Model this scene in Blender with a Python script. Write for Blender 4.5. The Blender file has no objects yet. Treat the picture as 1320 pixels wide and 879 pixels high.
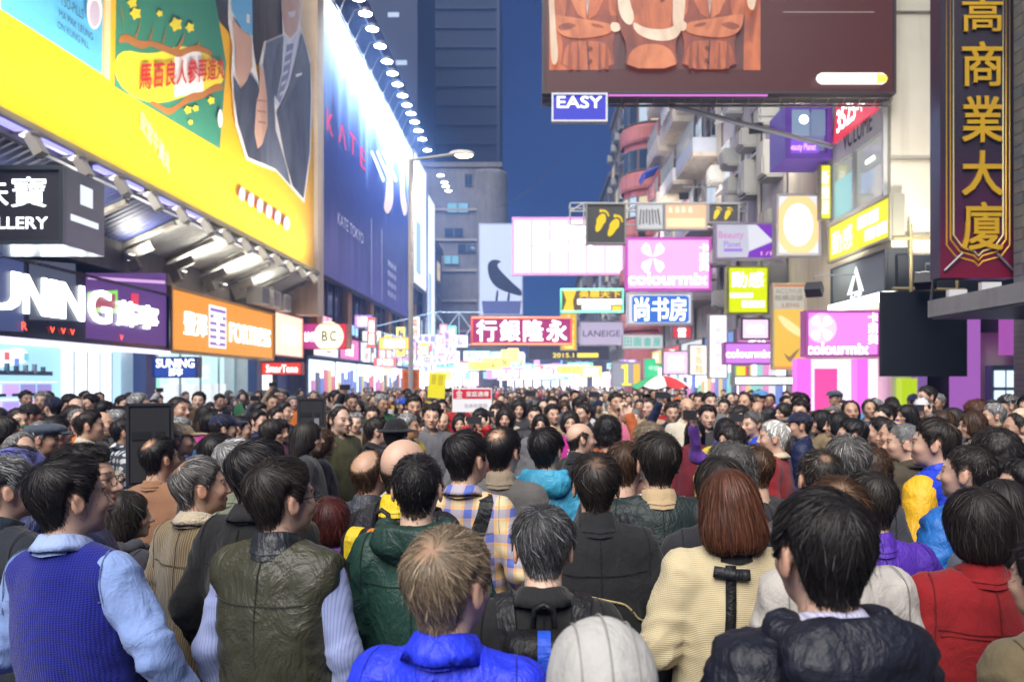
import bpy, math, random
import numpy as np
from mathutils import Matrix, Vector

random.seed(7); RNG = np.random.default_rng(7)
S = bpy.context.scene
COL = S.collection
R = math.radians

# ---------------------------------------------------------------- camera, sky, sun, exposure
CAMZ, F, VX, VY = 1.92, 1027.0, 687.0, 493.0     # eye height, focal length and vanishing point in photo pixels
cd = bpy.data.cameras.new('camera'); cam = bpy.data.objects.new('camera', cd); COL.objects.link(cam)
cam.location = (0, 0, CAMZ); cam.rotation_euler = (R(90), 0, 0)
cd.sensor_width = 36.0; cd.lens = 36.0 * F / 1320.0
cd.shift_x = (660.0 - VX) / 1320.0; cd.shift_y = (VY - 439.5) / 1320.0
cd.clip_start = 0.05; cd.clip_end = 2000
cd.dof.use_dof = True; cd.dof.focus_distance = 3.0; cd.dof.aperture_fstop = 3.4
S.camera = cam

SUN_EL, SUN_AZ = 50.0, 198.0        # soft light that the lit street behind the camera throws over the crowd
w = bpy.data.worlds.new('World'); S.world = w; w.use_nodes = True
nt = w.node_tree; bg = nt.nodes['Background']
sky = nt.nodes.new('ShaderNodeTexSky'); sky.sky_type = 'NISHITA'; sky.sun_disc = False
sky.sun_elevation = R(SUN_EL); sky.sun_rotation = R(SUN_AZ); sky.air_density = 1.0; sky.dust_density = 0.3; sky.ozone_density = 6.0
mx = nt.nodes.new('ShaderNodeMix'); mx.data_type = 'RGBA'; mx.blend_type = 'MULTIPLY'; mx.inputs[0].default_value = 1.0
mx.inputs[7].default_value = (0.26, 0.45, 1.0, 1)
nt.links.new(sky.outputs[0], mx.inputs[6]); nt.links.new(mx.outputs[2], bg.inputs[0])
bg.inputs[1].default_value = 0.012
ld = bpy.data.lights.new('sun', 'SUN'); ld.energy = 2.3; ld.angle = R(50); ld.color = (1.0, 0.95, 0.88)
sun = bpy.data.objects.new('sun', ld); COL.objects.link(sun)
_d = Vector((math.sin(R(SUN_AZ)) * math.cos(R(SUN_EL)), math.cos(R(SUN_AZ)) * math.cos(R(SUN_EL)), math.sin(R(SUN_EL))))
sun.rotation_euler = _d.to_track_quat('Z', 'Y').to_euler()
S.view_settings.view_transform = 'Standard'; S.view_settings.look = 'None'
S.view_settings.exposure = 1.55; S.view_settings.gamma = 1.0
S.cycles.use_denoising = True
S.cycles.max_bounces = 6; S.cycles.diffuse_bounces = 3; S.cycles.glossy_bounces = 2; S.cycles.transmission_bounces = 3
S.cycles.caustics_reflective = False; S.cycles.caustics_refractive = False
S.cycles.sample_clamp_indirect = 4.0

def PX(px, py, d):
    "photo pixel at street depth d -> world point"
    return ((px - VX) * d / F, d, CAMZ - (py - VY) * d / F)

# ---------------------------------------------------------------- object helpers
def link(o, parent=None):
    COL.objects.link(o)
    if parent is not None: o.parent = parent
    return o
def tag(o, label, cat, group=None, kind=None):
    if label: o['label'] = label
    if cat: o['category'] = cat
    if group: o['group'] = group
    if kind: o['kind'] = kind
    return o
def empty(name, loc=(0, 0, 0), rz=0, sc=1.0):
    o = bpy.data.objects.new(name, None); o.empty_display_size = 0.1
    o.location = loc; o.rotation_euler = (0, 0, rz); o.scale = (sc, sc, sc)
    return link(o)
def mesh_data(name, v, f, smooth=True, attr=None):
    me = bpy.data.meshes.new(name)
    v = np.asarray(v, np.float32); nv = len(v)
    if isinstance(f, np.ndarray):
        nf, k = f.shape
        me.vertices.add(nv); me.vertices.foreach_set('co', v.ravel())
        me.loops.add(nf * k); me.loops.foreach_set('vertex_index', f.astype(np.int32).ravel())
        me.polygons.add(nf); me.polygons.foreach_set('loop_start', np.arange(0, nf * k, k, dtype=np.int32))
        me.update(calc_edges=True)
    else:
        me.from_pydata([tuple(map(float, p)) for p in v], [], f); me.update()
    if attr is not None:
        a = me.attributes.new('tint', 'FLOAT_COLOR', 'POINT')
        c = np.ones((nv, 4), np.float32); c[:, :attr.shape[1]] = attr; a.data.foreach_set('color', c.ravel())
    me.polygons.foreach_set('use_smooth', np.full(len(me.polygons), bool(smooth)))
    return me
def mobj(name, me, mat=None, parent=None, color=None, loc=None):
    o = bpy.data.objects.new(name, me)
    if mat is not None:
        if not me.materials: me.materials.append(mat)
        elif me.materials[0] != mat:
            o_link = True
            link(o, parent); o.material_slots[0].link = 'OBJECT'; o.material_slots[0].material = mat
            if color is not None: o.color = (*color[:3], 1)
            if loc is not None: o.location = loc
            return o
    if color is not None: o.color = (*color[:3], 1)
    if loc is not None: o.location = loc
    return link(o, parent)
def copy_tree(o, parent=None):
    c = o.copy(); COL.objects.link(c); c.parent = parent
    for ch in o.children: copy_tree(ch, c)
    return c

# ---------------------------------------------------------------- materials
MATS = {}
def new_mat(name):
    m = bpy.data.materials.new(name); m.use_nodes = True
    n = m.node_tree.nodes; b = n['Principled BSDF']
    return m, m.node_tree, b
def N(t, kind, **kw):
    n = t.nodes.new('ShaderNode' + kind)
    for k, v in kw.items():
        if k.startswith('i_'):
            key = k[2:]
            key = int(key) if key.isdigit() else key
            n.inputs[key].default_value = v
        else: setattr(n, k, v)
    return n
def MIX(t, a, b, fac, mode='MIX'):
    m = t.nodes.new('ShaderNodeMix'); m.data_type = 'RGBA'; m.blend_type = mode
    for idx, v in ((0, fac), (6, a), (7, b)):
        if hasattr(v, 'links') or hasattr(v, 'is_linked'): t.links.new(v, m.inputs[idx])
        else: m.inputs[idx].default_value = v if not isinstance(v, tuple) or len(v) == 4 else (*v, 1)
    return m.outputs[2]
def MATH(t, op, a, b=None, c=None):
    m = t.nodes.new('ShaderNodeMath'); m.operation = op
    for i, v in enumerate((a, b, c)):
        if v is None: continue
        if hasattr(v, 'is_linked'): t.links.new(v, m.inputs[i])
        else: m.inputs[i].default_value = v
    return m.outputs[0]
def RAMP(t, fac, stops):
    r = t.nodes.new('ShaderNodeValToRGB'); t.links.new(fac, r.inputs[0])
    el = r.color_ramp.elements
    while len(el) < len(stops): el.new(0.5)
    for e, (p, c) in zip(el, stops): e.position = p; e.color = (*c, 1) if len(c) == 3 else c
    return r.outputs[0]
def COORD(t, scale=(1, 1, 1), out='Object'):
    tc = N(t, 'TexCoord'); mp = N(t, 'Mapping'); mp.inputs['Scale'].default_value = scale
    t.links.new(tc.outputs[out], mp.inputs[0]); return mp.outputs[0]
def NOISE(t, co, scale, detail=3.0, rough=0.55, dist=0.0):
    n = N(t, 'TexNoise'); n.inputs['Scale'].default_value = scale; n.inputs['Detail'].default_value = detail
    n.inputs['Roughness'].default_value = rough; n.inputs['Distortion'].default_value = dist
    t.links.new(co, n.inputs['Vector']); return n.outputs[0]
def WAVE(t, co, scale, axis='X', dist=0.0, prof='SIN'):
    n = N(t, 'TexWave'); n.bands_direction = axis; n.wave_profile = prof
    n.inputs['Scale'].default_value = scale; n.inputs['Distortion'].default_value = dist
    t.links.new(co, n.inputs['Vector']); return n.outputs['Fac']
def BUMP(t, b, h, strength=0.3, dist=0.01, prev=None):
    n = N(t, 'Bump'); n.inputs['Strength'].default_value = strength; n.inputs['Distance'].default_value = dist
    t.links.new(h, n.inputs['Height'])
    if prev is not None: t.links.new(prev, n.inputs['Normal'])
    t.links.new(n.outputs[0], b.inputs['Normal']); return n.outputs[0]
def OBJCOL(t): return N(t, 'ObjectInfo').outputs['Color']
def ATTR(t, name='tint'):
    a = N(t, 'Attribute'); a.attribute_name = name; return a.outputs['Color']

def mat_plain(name, col, rough=0.6, metal=0.0, var=0.12, nscale=6.0, bump=0.0, spec=0.5):
    if name in MATS: return MATS[name]
    m, t, b = new_mat(name)
    co = COORD(t); nz = NOISE(t, co, nscale, 4)
    c = MIX(t, tuple(x * (1 - var) for x in col), tuple(min(1, x * (1 + var)) for x in col), nz)
    t.links.new(c, b.inputs['Base Color']); b.inputs['Roughness'].default_value = rough; b.inputs['Metallic'].default_value = metal
    b.inputs['Specular IOR Level'].default_value = spec
    if bump: BUMP(t, b, nz, bump, 0.01)
    MATS[name] = m; return m
def mat_emit(name, col, strength, var=0.0, nscale=2.0):
    "a lit surface: lamp, backlit sign face, lit letters"
    if name in MATS: return MATS[name]
    m, t, b = new_mat(name)
    b.inputs['Base Color'].default_value = (*[min(0.8, x) * 0.12 for x in col], 1); b.inputs['Roughness'].default_value = 0.4
    if var:
        nz = NOISE(t, COORD(t), nscale, 2)
        c = MIX(t, tuple(x * (1 - var) for x in col), tuple(x * (1 + var) for x in col), nz)
        t.links.new(c, b.inputs['Emission Color'])
    else: b.inputs['Emission Color'].default_value = (*col, 1)
    b.inputs['Emission Strength'].default_value = strength
    MATS[name] = m; return m

def make_base_mats():
    # skin: object colour x painted lips, brows and eyes
    m, t, b = new_mat('skin'); oc = OBJCOL(t); at = ATTR(t)
    co = COORD(t); nz = NOISE(t, co, 45, 4)
    c = MIX(t, oc, at, 1.0, 'MULTIPLY'); c = MIX(t, c, (0.42, 0.13, 0.09), MATH(t, 'MULTIPLY', nz, 0.12))
    t.links.new(c, b.inputs['Base Color']); b.inputs['Roughness'].default_value = 0.48
    b.inputs['Subsurface Weight'].default_value = 0.12; b.inputs['Subsurface Radius'].default_value = (0.01, 0.004, 0.002)
    BUMP(t, b, NOISE(t, co, 160, 3), 0.12, 0.003); MATS['skin'] = m
    # hair: object colour, strand brightness in R, cover of the scalp in G
    m, t, b = new_mat('hair'); oc = OBJCOL(t); at = ATTR(t)
    sp = N(t, 'SeparateColor'); t.links.new(at, sp.inputs[0])
    br = N(t, 'CombineColor')
    for i in range(3): t.links.new(sp.outputs[0], br.inputs[i])
    c = MIX(t, oc, br.outputs[0], 1.0, 'MULTIPLY'); c = MIX(t, (0.46, 0.27, 0.17), c, sp.outputs[1])
    t.links.new(c, b.inputs['Base Color']); b.inputs['Roughness'].default_value = 0.5
    b.inputs['Specular IOR Level'].default_value = 0.32
    MATS['hair'] = m
    # woven cotton / wool
    def cloth(name, rough, bumps, sheen=0.0, spec=0.3, pattern=None, coat=0.0):
        m, t, b = new_mat(name); oc = OBJCOL(t); co = COORD(t)
        nz = NOISE(t, co, 9, 4)
        c = MIX(t, oc, MIX(t, oc, (0.72, 0.72, 0.74), 1.0, 'MULTIPLY'), nz)
        if pattern: c = pattern(t, co, c)
        t.links.new(c, b.inputs['Base Color']); b.inputs['Roughness'].default_value = rough
        b.inputs['Specular IOR Level'].default_value = spec; b.inputs['Sheen Weight'].default_value = sheen
        b.inputs['Coat Weight'].default_value = coat
        prev = None
        for h, s, dd in bumps(t, co): prev = BUMP(t, b, h, s, dd, prev)
        MATS[name] = m
    def fold(t, sc=7, st=0.5):
        mp = COORD(t, (1.0, 1.0, 0.55)); return (NOISE(t, mp, sc, 3, 0.5, 0.9), st, 0.03)
    def crease(t, sc=16, st=.5, stretch=(1, 1, .6)):
        n = NOISE(t, COORD(t, stretch), sc, 4, .55, 1.6); return (MATH(t, 'POWER', MATH(t, 'SUBTRACT', 1.0, MATH(t, 'ABSOLUTE', MATH(t, 'MULTIPLY', MATH(t, 'SUBTRACT', n, .5), 4.0))), 3.0), st, .012)
    cloth('cotton', 0.88, lambda t, co: [fold(t, 7, .6), crease(t, 9, .2), (NOISE(t, co, 420, 2), 0.4, 0.002)], 0.12)
    cloth('nylon', 0.5, lambda t, co: [fold(t, 9, .6), crease(t, 12, .28), (NOISE(t, co, 55, 4, 0.6, 1.2), 0.2, 0.008)], 0.0, 0.35)
    cloth('leather', 0.42, lambda t, co: [fold(t, 8, .6), crease(t, 9, .28), (NOISE(t, co, 90, 5, 0.65, 0.6), 0.3, 0.004)], 0.0, 0.42)
    def knit_h(t, co):
        mp = COORD(t, (1, 1, 1)); a = WAVE(t, mp, 38, 'X', 1.2); c2 = WAVE(t, mp, 46, 'Z', 2.0)
        return MATH(t, 'MULTIPLY', MATH(t, 'ADD', a, 0.3), MATH(t, 'ADD', c2, 0.5))
    cloth('knit', 0.92, lambda t, co: [fold(t, 5, .35), (knit_h(t, co), 0.5, 0.004), (NOISE(t, co, 300, 2), 0.3, 0.003)], 0.15)
    cloth('waffle', 0.92, lambda t, co: [fold(t, 5, .4), (WAVE(t, co, 52, 'Z', 0.8), 0.4, 0.003), (WAVE(t, co, 60, 'X', 0.8), 0.3, 0.003)], 0.2)
    def cord(t, co, c): return MIX(t, c, MIX(t, c, (0.55, 0.5, 0.42), 1.0, 'MULTIPLY'), WAVE(t, co, 30, 'X', 0.4))
    cloth('corduroy', 0.9, lambda t, co: [fold(t, 6, .5), (WAVE(t, co, 30, 'X', 0.4), 0.6, 0.004)], 0.4, 0.3, cord)
    def plaid(t, co, c):
        a = MATH(t, 'GREATER_THAN', WAVE(t, co, 3.4, 'X', 0.15), 0.72); z = MATH(t, 'GREATER_THAN', WAVE(t, co, 3.1, 'Z', 0.15), 0.72)
        a2 = MATH(t, 'GREATER_THAN', WAVE(t, co, 6.8, 'X', 0.2), 0.85); z2 = MATH(t, 'GREATER_THAN', WAVE(t, co, 6.2, 'Z', 0.2), 0.85)
        c = MIX(t, c, (0.78, 0.36, 0.10), MATH(t, 'MULTIPLY', MATH(t, 'ADD', a2, z2), 0.42))
        return MIX(t, c, (0.06, 0.12, 0.52), MATH(t, 'MULTIPLY', MATH(t, 'ADD', a, z), 0.46))
    cloth('plaid', 0.9, lambda t, co: [fold(t, 6, .5)], 0.1, 0.3, plaid)
    def check(t, co, c):
        a = WAVE(t, co, 5, 'X', 0.2); z = WAVE(t, co, 5, 'Z', 0.2)
        return MIX(t, c, (0.75, 0.76, 0.8), MATH(t, 'GREATER_THAN', MATH(t, 'ADD', a, z), 1.15))
    cloth('check', 0.9, lambda t, co: [fold(t, 6, .5)], 0.1, 0.3, check)
    def stripe(t, co, c): return MIX(t, c, (0.10, 0.16, 0.42), MATH(t, 'MULTIPLY', MATH(t, 'GREATER_THAN', WAVE(t, co, 32, 'X', 0.3), 0.72), 0.5))
    cloth('stripe', 0.85, lambda t, co: [fold(t, 6, .5)], 0.1, 0.3, stripe)
    cloth('fleece', 0.95, lambda t, co: [(NOISE(t, co, 90, 3), 1.0, 0.012)], 0.6)
make_base_mats()
# ---------------------------------------------------------------- signed-distance modelling (numpy) for bodies, hair and clothing
def sstep(a, b, x):
    t = np.clip((x - a) / (b - a), 0, 1); return t * t * (3 - 2 * t)
def smin(a, b, k):
    h = np.clip(0.5 + 0.5 * (b - a) / k, 0, 1); return b + (a - b) * h - k * h * (1 - h)
def smax(a, b, k): return -smin(-a, -b, k)
def ell(P, c, r):
    q = (P - np.asarray(c, np.float32)) / np.asarray(r, np.float32)
    k0 = np.sqrt((q * q).sum(1)); q2 = q / np.asarray(r, np.float32); k1 = np.sqrt((q2 * q2).sum(1)) + 1e-9
    return k0 * (k0 - 1) / k1
def cone(P, a, b, ra, rb):
    a = np.asarray(a, np.float32); b = np.asarray(b, np.float32); ab = b - a; L = float(ab @ ab) + 1e-12
    ap = P - a; t = np.clip(ap @ ab / L, 0, 1); q = ap - t[:, None] * ab
    return np.sqrt((q * q).sum(1)) - (ra + t * (rb - ra))
def rbox(P, c, h, r):
    q = np.abs(P - np.asarray(c, np.float32)) - (np.asarray(h, np.float32) - r)
    return np.sqrt((np.maximum(q, 0) ** 2).sum(1)) + np.minimum(q.max(1), 0) - r
def grid_mesh(f, lo, hi, res):
    "naive surface nets"
    lo = np.asarray(lo, np.float32); n = np.ceil((np.asarray(hi) - lo) / res).astype(int) + 1
    ax = [lo[i] + np.arange(n[i], dtype=np.float32) * res for i in range(3)]
    G = np.stack(np.meshgrid(*ax, indexing='ij'), -1).reshape(-1, 3)
    V = np.concatenate([f(G[i:i + 150000]) for i in range(0, len(G), 150000)]).reshape(n)
    ins = V < 0
    cor = [(i, j, k) for i in (0, 1) for j in (0, 1) for k in (0, 1)]
    sl = lambda A, c: A[c[0]:n[0] - 1 + c[0], c[1]:n[1] - 1 + c[1], c[2]:n[2] - 1 + c[2]]
    cnt = sum(sl(ins, c).astype(np.int8) for c in cor)
    cell = (cnt > 0) & (cnt < 8); idx = np.argwhere(cell); nv = len(idx)
    if nv == 0: return np.zeros((0, 3), np.float32), np.zeros((0, 4), np.int64)
    vid = np.full(cell.shape, -1, np.int64); vid[tuple(idx.T)] = np.arange(nv)
    cv = {c: V[idx[:, 0] + c[0], idx[:, 1] + c[1], idx[:, 2] + c[2]] for c in cor}
    acc = np.zeros((nv, 3), np.float32); m = np.zeros(nv, np.float32)
    for c in cor:
        for a in range(3):
            if c[a]: continue
            c2 = list(c); c2[a] = 1; v0, v1 = cv[c], cv[tuple(c2)]
            x = (v0 < 0) != (v1 < 0); t = np.where(x, v0 / np.where(x, v0 - v1, 1), 0)
            p = np.tile(np.asarray(c, np.float32), (nv, 1)); p[:, a] = t
            acc += p * x[:, None]; m += x
    verts = lo + (idx + acc / m[:, None]) * res
    quads = []
    for a in range(3):
        b, c = (a + 1) % 3, (a + 2) % 3
        s0 = [slice(None)] * 3; s1 = [slice(None)] * 3
        s0[a] = slice(0, n[a] - 1); s1[a] = slice(1, n[a])
        for q in (b, c): s0[q] = s1[q] = slice(1, n[q] - 1)
        A, B = ins[tuple(s0)], ins[tuple(s1)]
        e = np.argwhere(A != B)
        if not len(e): continue
        e2 = e.copy(); e2[:, b] += 1; e2[:, c] += 1
        flip = A[tuple(e.T)]
        def cid(db, dc):
            g = e2.copy(); g[:, b] -= db; g[:, c] -= dc; return vid[tuple(g.T)]
        q = np.stack([cid(1, 1), cid(0, 1), cid(0, 0), cid(1, 0)], 1)
        q[~flip] = q[~flip][:, ::-1]; quads.append(q)
    return verts.astype(np.float32), np.concatenate(quads)
def grad(f, P, e=0.004):
    g = np.stack([f(P + np.eye(3, dtype=np.float32)[i] * e) - f(P - np.eye(3, dtype=np.float32)[i] * e) for i in range(3)], 1)
    return g / (np.linalg.norm(g, axis=1, keepdims=True) + 1e-9)
def vnormals(v, q):
    n = np.zeros_like(v); fn = np.cross(v[q[:, 2]] - v[q[:, 0]], v[q[:, 3]] - v[q[:, 1]])
    for i in range(4): np.add.at(n, q[:, i], fn)
    return n / (np.linalg.norm(n, axis=1, keepdims=True) + 1e-9)
_H = RNG.random((32, 32, 32)).astype(np.float32)
def vnoise(P):
    i = np.floor(P).astype(int); f = (P - i).astype(np.float32); f = f * f * (3 - 2 * f); i &= 31; j = (i + 1) & 31
    def h(a, b, c): return _H[a[:, 0], b[:, 1], c[:, 2]]
    x, y, z = f.T
    a = h(i, i, i) * (1 - x) + h(j, i, i) * x; b = h(i, j, i) * (1 - x) + h(j, j, i) * x
    c = h(i, i, j) * (1 - x) + h(j, i, j) * x; d = h(i, j, j) * (1 - x) + h(j, j, j) * x
    return (a * (1 - y) + b * y) * (1 - z) + (c * (1 - y) + d * y) * z - 0.5
def rotm(yaw=0, pitch=0, roll=0):
    return np.array(Matrix.Rotation(yaw, 3, 'Z') @ Matrix.Rotation(pitch, 3, 'X') @ Matrix.Rotation(roll, 3, 'Y'), np.float32)
def joinm(parts):
    vs, fs, at, o = [], [], [], 0
    for v, f, a in parts:
        vs.append(v); fs.append(f + o); at.append(a); o += len(v)
    return np.concatenate(vs), np.concatenate(fs), np.concatenate(at)
def const(n, c): return np.tile(np.asarray(c, np.float32), (n, 1))

# ---- head: origin at its middle, face towards +Y, standard size (vertex at z=.12, chin at z=-.11)
def head_sdf(kind='m'):
    w = {'m': 1.0, 'b': 1.07, 'f': 0.95}[kind]; jaw = {'m': .050, 'b': .056, 'f': .043}[kind]; nk = {'m': .053, 'b': .061, 'f': .045}[kind]
    def f(P):
        Q = P.copy(); Q[:, 0] = np.abs(Q[:, 0]) / w
        d = ell(Q, (0, -.012, .032), (.076, .098, .088))
        d = smin(d, ell(Q, (0, .03, -.01), (.065, .066, .085)), .02)
        d = smin(d, ell(Q, (0, .038, -.062), (jaw, .048, .044)), .025)
        d = smin(d, ell(Q, (0, .074, -.092), (.020, .016, .016)), .02)
        d = smin(d, ell(Q, (.042, .058, -.022), (.024, .026, .022)), .02)
        d = smin(d, cone(Q, (0, .083, .024), (.036, .076, .026), .012, .011), .012)
        d = smax(d, -ell(Q, (.032, .101, .003), (.017, .014, .011)), .012)
        d = smin(d, ell(Q, (.032, .077, .002), (.0135, .013, .012)), .004)
        d = smin(d, cone(Q, (0, .088, .016), (0, .113, -.029), .007, .0125), .010)
        d = smin(d, ell(Q, (.012, .099, -.033), (.009, .010, .008)), .006)
        d = smin(d, ell(Q, (0, .091, -.055), (.024, .010, .0055)), .006)
        d = smin(d, ell(Q, (0, .090, -.064), (.020, .010, .006)), .006)
        d = smin(d, cone(Q, (0, -.022, -.045), (0, -.05, -.19), nk, nk + .006), .03)
        e = ell(Q, (.0815, -.016, -.003), (.009, .021, .033)); e = smax(e, -ell(Q, (.094, -.010, .002), (.009, .013, .022)), .006)
        return smin(d, e, .008)
    return f
HEADC = {}
def head_mesh(kind, res):
    if (kind, res) not in HEADC:
        f = head_sdf(kind); v, q = grid_mesh(f, (-.11, -.13, -.19), (.11, .14, .14), res)
        ax = np.abs(v[:, 0]); y, z = v[:, 1], v[:, 2]; c = np.ones((len(v), 3), np.float32)
        fr = y > .05
        lips = fr & (ax < .025) & (np.abs(z + .0595) < .0095 * (1 - (ax / .03) ** 2))
        c[lips] = (.80, .50, .48)
        c[fr & (ax < .02) & (np.abs(z + .059) < .0016)] = (.35, .2, .2)
        brow = fr & (ax > .014) & (ax < .053) & (np.abs(z - (.029 - 6 * (ax - .034) ** 2)) < .0045); c[brow] = (.16, .13, .12)
        eye = fr & (np.abs(ax - .032) < .0145) & (np.abs(z - .002) < .0062); c[eye] = (.55, .5, .48)
        c[eye & (np.abs(ax - .032) < .0075)] = (.06, .05, .05)
        lid = fr & (np.abs(ax - .032) < .017) & (np.abs(z - .0095) < .0028); c[lid] = (.3, .22, .2)
        ck = np.exp(-((ax - .045) ** 2 + (z + .03) ** 2) / .0006) * (y > 0); c *= 1 - ck[:, None] * np.array([0, .14, .14])
        beard = np.exp(-((z + .085) ** 2) / .0009) * (y > .02) * (kind != 'f'); c *= 1 - beard[:, None] * .10
        ear = (ax > .074) & (np.abs(y + .016) < .03); c[ear] *= (1.0, .86, .82)
        HEADC[(kind, res)] = (v, q, c)
    return HEADC[(kind, res)]

# ---- hand: wrist at origin, fingers towards -Z, palm towards -X (right hand), thumb towards +Y
def hand_mesh(side, grip=0.25, res=.0065):
    key = ('hand', side, grip, res)
    if key in HEADC: return HEADC[key]
    segs = []
    for i, (y, L) in enumerate(((.030, .070), (.010, .078), (-.011, .072), (-.030, .056))):
        p = np.array([0, y * .9, -.088]); a = grip * .5
        for j, fr in enumerate((.45, .32, .26)):
            a += grip * (0.55 if j == 0 else 0.9)
            q = p + np.array([-math.sin(a), y * .10, -math.cos(a)]) * L * fr
            segs.append((p.copy(), q.copy(), .0092 - .0009 * j, .0086 - .0009 * j)); p = q
    p = np.array([-.006, .026, -.030])
    for j, (dv, L, r) in enumerate((((-.35, .80, -.55), .036, .0125), ((-.45, .45, -.8), .030, .0105), ((-.45 - grip * .4, .1, -.9), .024, .0092))):
        dv = np.array(dv); q = p + dv / np.linalg.norm(dv) * L; segs.append((p.copy(), q.copy(), r, r * .9)); p = q
    def f(P):
        d = cone(P, (0, 0, .03), (0, 0, -.01), .026, .025)
        d = smin(d, rbox(P, (-.002, 0, -.052), (.0145, .040, .044), .013), .02)
        d = smin(d, ell(P, (-.010, .022, -.035), (.016, .022, .028)), .012)
        for a, b, ra, rb in segs: d = np.minimum(d, cone(P, a, b, ra, rb)) if ra < .0095 and a[2] < -.09 else smin(d, cone(P, a, b, ra, rb), .006)
        return d
    v, q = grid_mesh(f, (-.12, -.065, -.20), (.045, .10, .05), res)
    if side < 0: v = v * np.array([-1, 1, 1], np.float32); q = q[:, ::-1]
    HEADC[key] = (v, q, np.ones((len(v), 3), np.float32)); return HEADC[key]

# ---- skeleton of a 1.70 m person standing at the origin and facing +Y
ARMS = {  # elbow, wrist for the right arm (x > 0); mirrored for the left
    'down':   ((.238, -.035, 1.115), (.252, .045, .865)),
    'loose':  ((.262, -.055, 1.12), (.262, .075, .895)),
    'bent':   ((.255, -.045, 1.12), (.115, .185, 1.06)),
    'hips':   ((.330, -.075, 1.16), (.195, .03, 1.00)),
    'cross':  ((.235, .075, 1.125), (-.075, .195, 1.165)),
    'phone':  ((.250, .170, 1.250), (.105, .300, 1.50)),
    'high':   ((.285, .120, 1.430), (.190, .230, 1.690)),
    'out':    ((.400, .100, 1.270), (.480, .300, 1.420)),
    'wide':   ((.300, -.02, 1.13), (.330, .10, 0.93)),
}
SH = (.160, -.014, 1.364)
def arm_pts(name, side):
    e, wr = ARMS[name]; m = np.array([side, 1, 1], np.float32)
    if name == 'cross' and side < 0: wr = (-.06, .165, 1.135)
    return np.array(SH, np.float32) * m, np.array(e, np.float32) * m, np.array(wr, np.float32) * m
def torso(P, o=0.0, w=1.0, belly=0.0, z0=.80):
    Q = P.copy(); Q[:, 0] = np.abs(Q[:, 0]) / w
    d = ell(P, (0, -.012, 1.215), (.168 * w + o, .114 + o, .215 + o * .6))
    d = smin(d, cone(Q, (.03, -.030, 1.412), (.145, -.016, 1.360), .050 + o * .5, .050 + o), .05)
    d = smin(d, ell(P, (0, .012 + belly * .4, 1.04), (.160 * w + o + belly * .3, .118 + o + belly, .21 + o)), .06)
    d = smin(d, ell(P, (0, -.012, .89), (.172 * w + o, .125 + o, .15 + o)), .06)
    d = smin(d, cone(P, (0, -.035, 1.37), (0, -.036, 1.435), .08 + o * .5, .054 + o * .3), .045)
    return d
LEGS = (((.092, 0, .90), (.098, .015, .49), (.105, -.025, .08)),)
def body_mesh(pose, kind='m', hyaw=0, hpitch=0, hroll=0, hres=.0055, hands=True, grip=.25, handres=.0068):
    "one figure: coarse trunk and limbs under the clothing, fine head, neck and hands"
    pl, pr = pose
    def f(P):
        d = torso(P, -.022)
        for s, nm in ((1, pr), (-1, pl)):
            a, e, wq = arm_pts(nm, s)
            d = smin(d, cone(P, a, e, .042, .036), .02); d = smin(d, cone(P, e, wq, .036, .027), .012)
            L = np.array([s, 1, 1], np.float32)
            h, k, an = [np.array(q, np.float32) * L for q in LEGS[0]]
            d = smin(d, cone(P, h, k, .075, .052), .03); d = smin(d, cone(P, k, an, .05, .035), .02)
            d = smin(d, cone(P, an * np.array([1, 1, .6], np.float32), an + np.array([.01 * s, .13, -.045], np.float32), .036, .03), .02)
        return smin(d, cone(P, (0, -.03, 1.40), (0, -.03, 1.50), .05, .048), .03)
    v, q = grid_mesh(f, (-.56, -.2, -.02), (.56, .42, 1.78), .044)
    parts = [(v, q, np.ones((len(v), 3), np.float32))]
    hv, hq, hc = head_mesh(kind, hres)
    Rm = rotm(hyaw, hpitch, hroll); piv = np.array([0, -.03, -.10], np.float32)
    wgt = sstep(-.19, -.09, hv[:, 2])[:, None]
    hv2 = (hv - piv) @ Rm.T + piv; hv2 = hv * (1 - wgt) + hv2 * wgt
    parts.append((hv2 + np.array([0, .0, 1.58], np.float32), hq, hc))
    if hands:
        for s, nm in ((1, pr), (-1, pl)):
            a, e, wq = arm_pts(nm, s); dz = (wq - e); dz /= np.linalg.norm(dz)
            M = np.array(Vector((0, 0, -1)).rotation_difference(Vector(dz.tolist())).to_matrix(), np.float32)
            g = 1.0 if nm in ('phone', 'high') else (.75 if nm in ('bent', 'cross', 'hips') else grip)
            hv, hq, hc = hand_mesh(s, g, handres)
            parts.append((hv @ M.T + wq + dz * .015, hq, hc))
    return joinm(parts)
def head_matrix(hyaw=0, hpitch=0, hroll=0):
    piv = Vector((0, -.03, -.10)); M = Matrix.Rotation(hyaw, 4, 'Z') @ Matrix.Rotation(hpitch, 4, 'X') @ Matrix.Rotation(hroll, 4, 'Y')
    return Matrix.Translation(Vector((0, 0, 1.58)) + piv) @ M @ Matrix.Translation(-piv)

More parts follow.
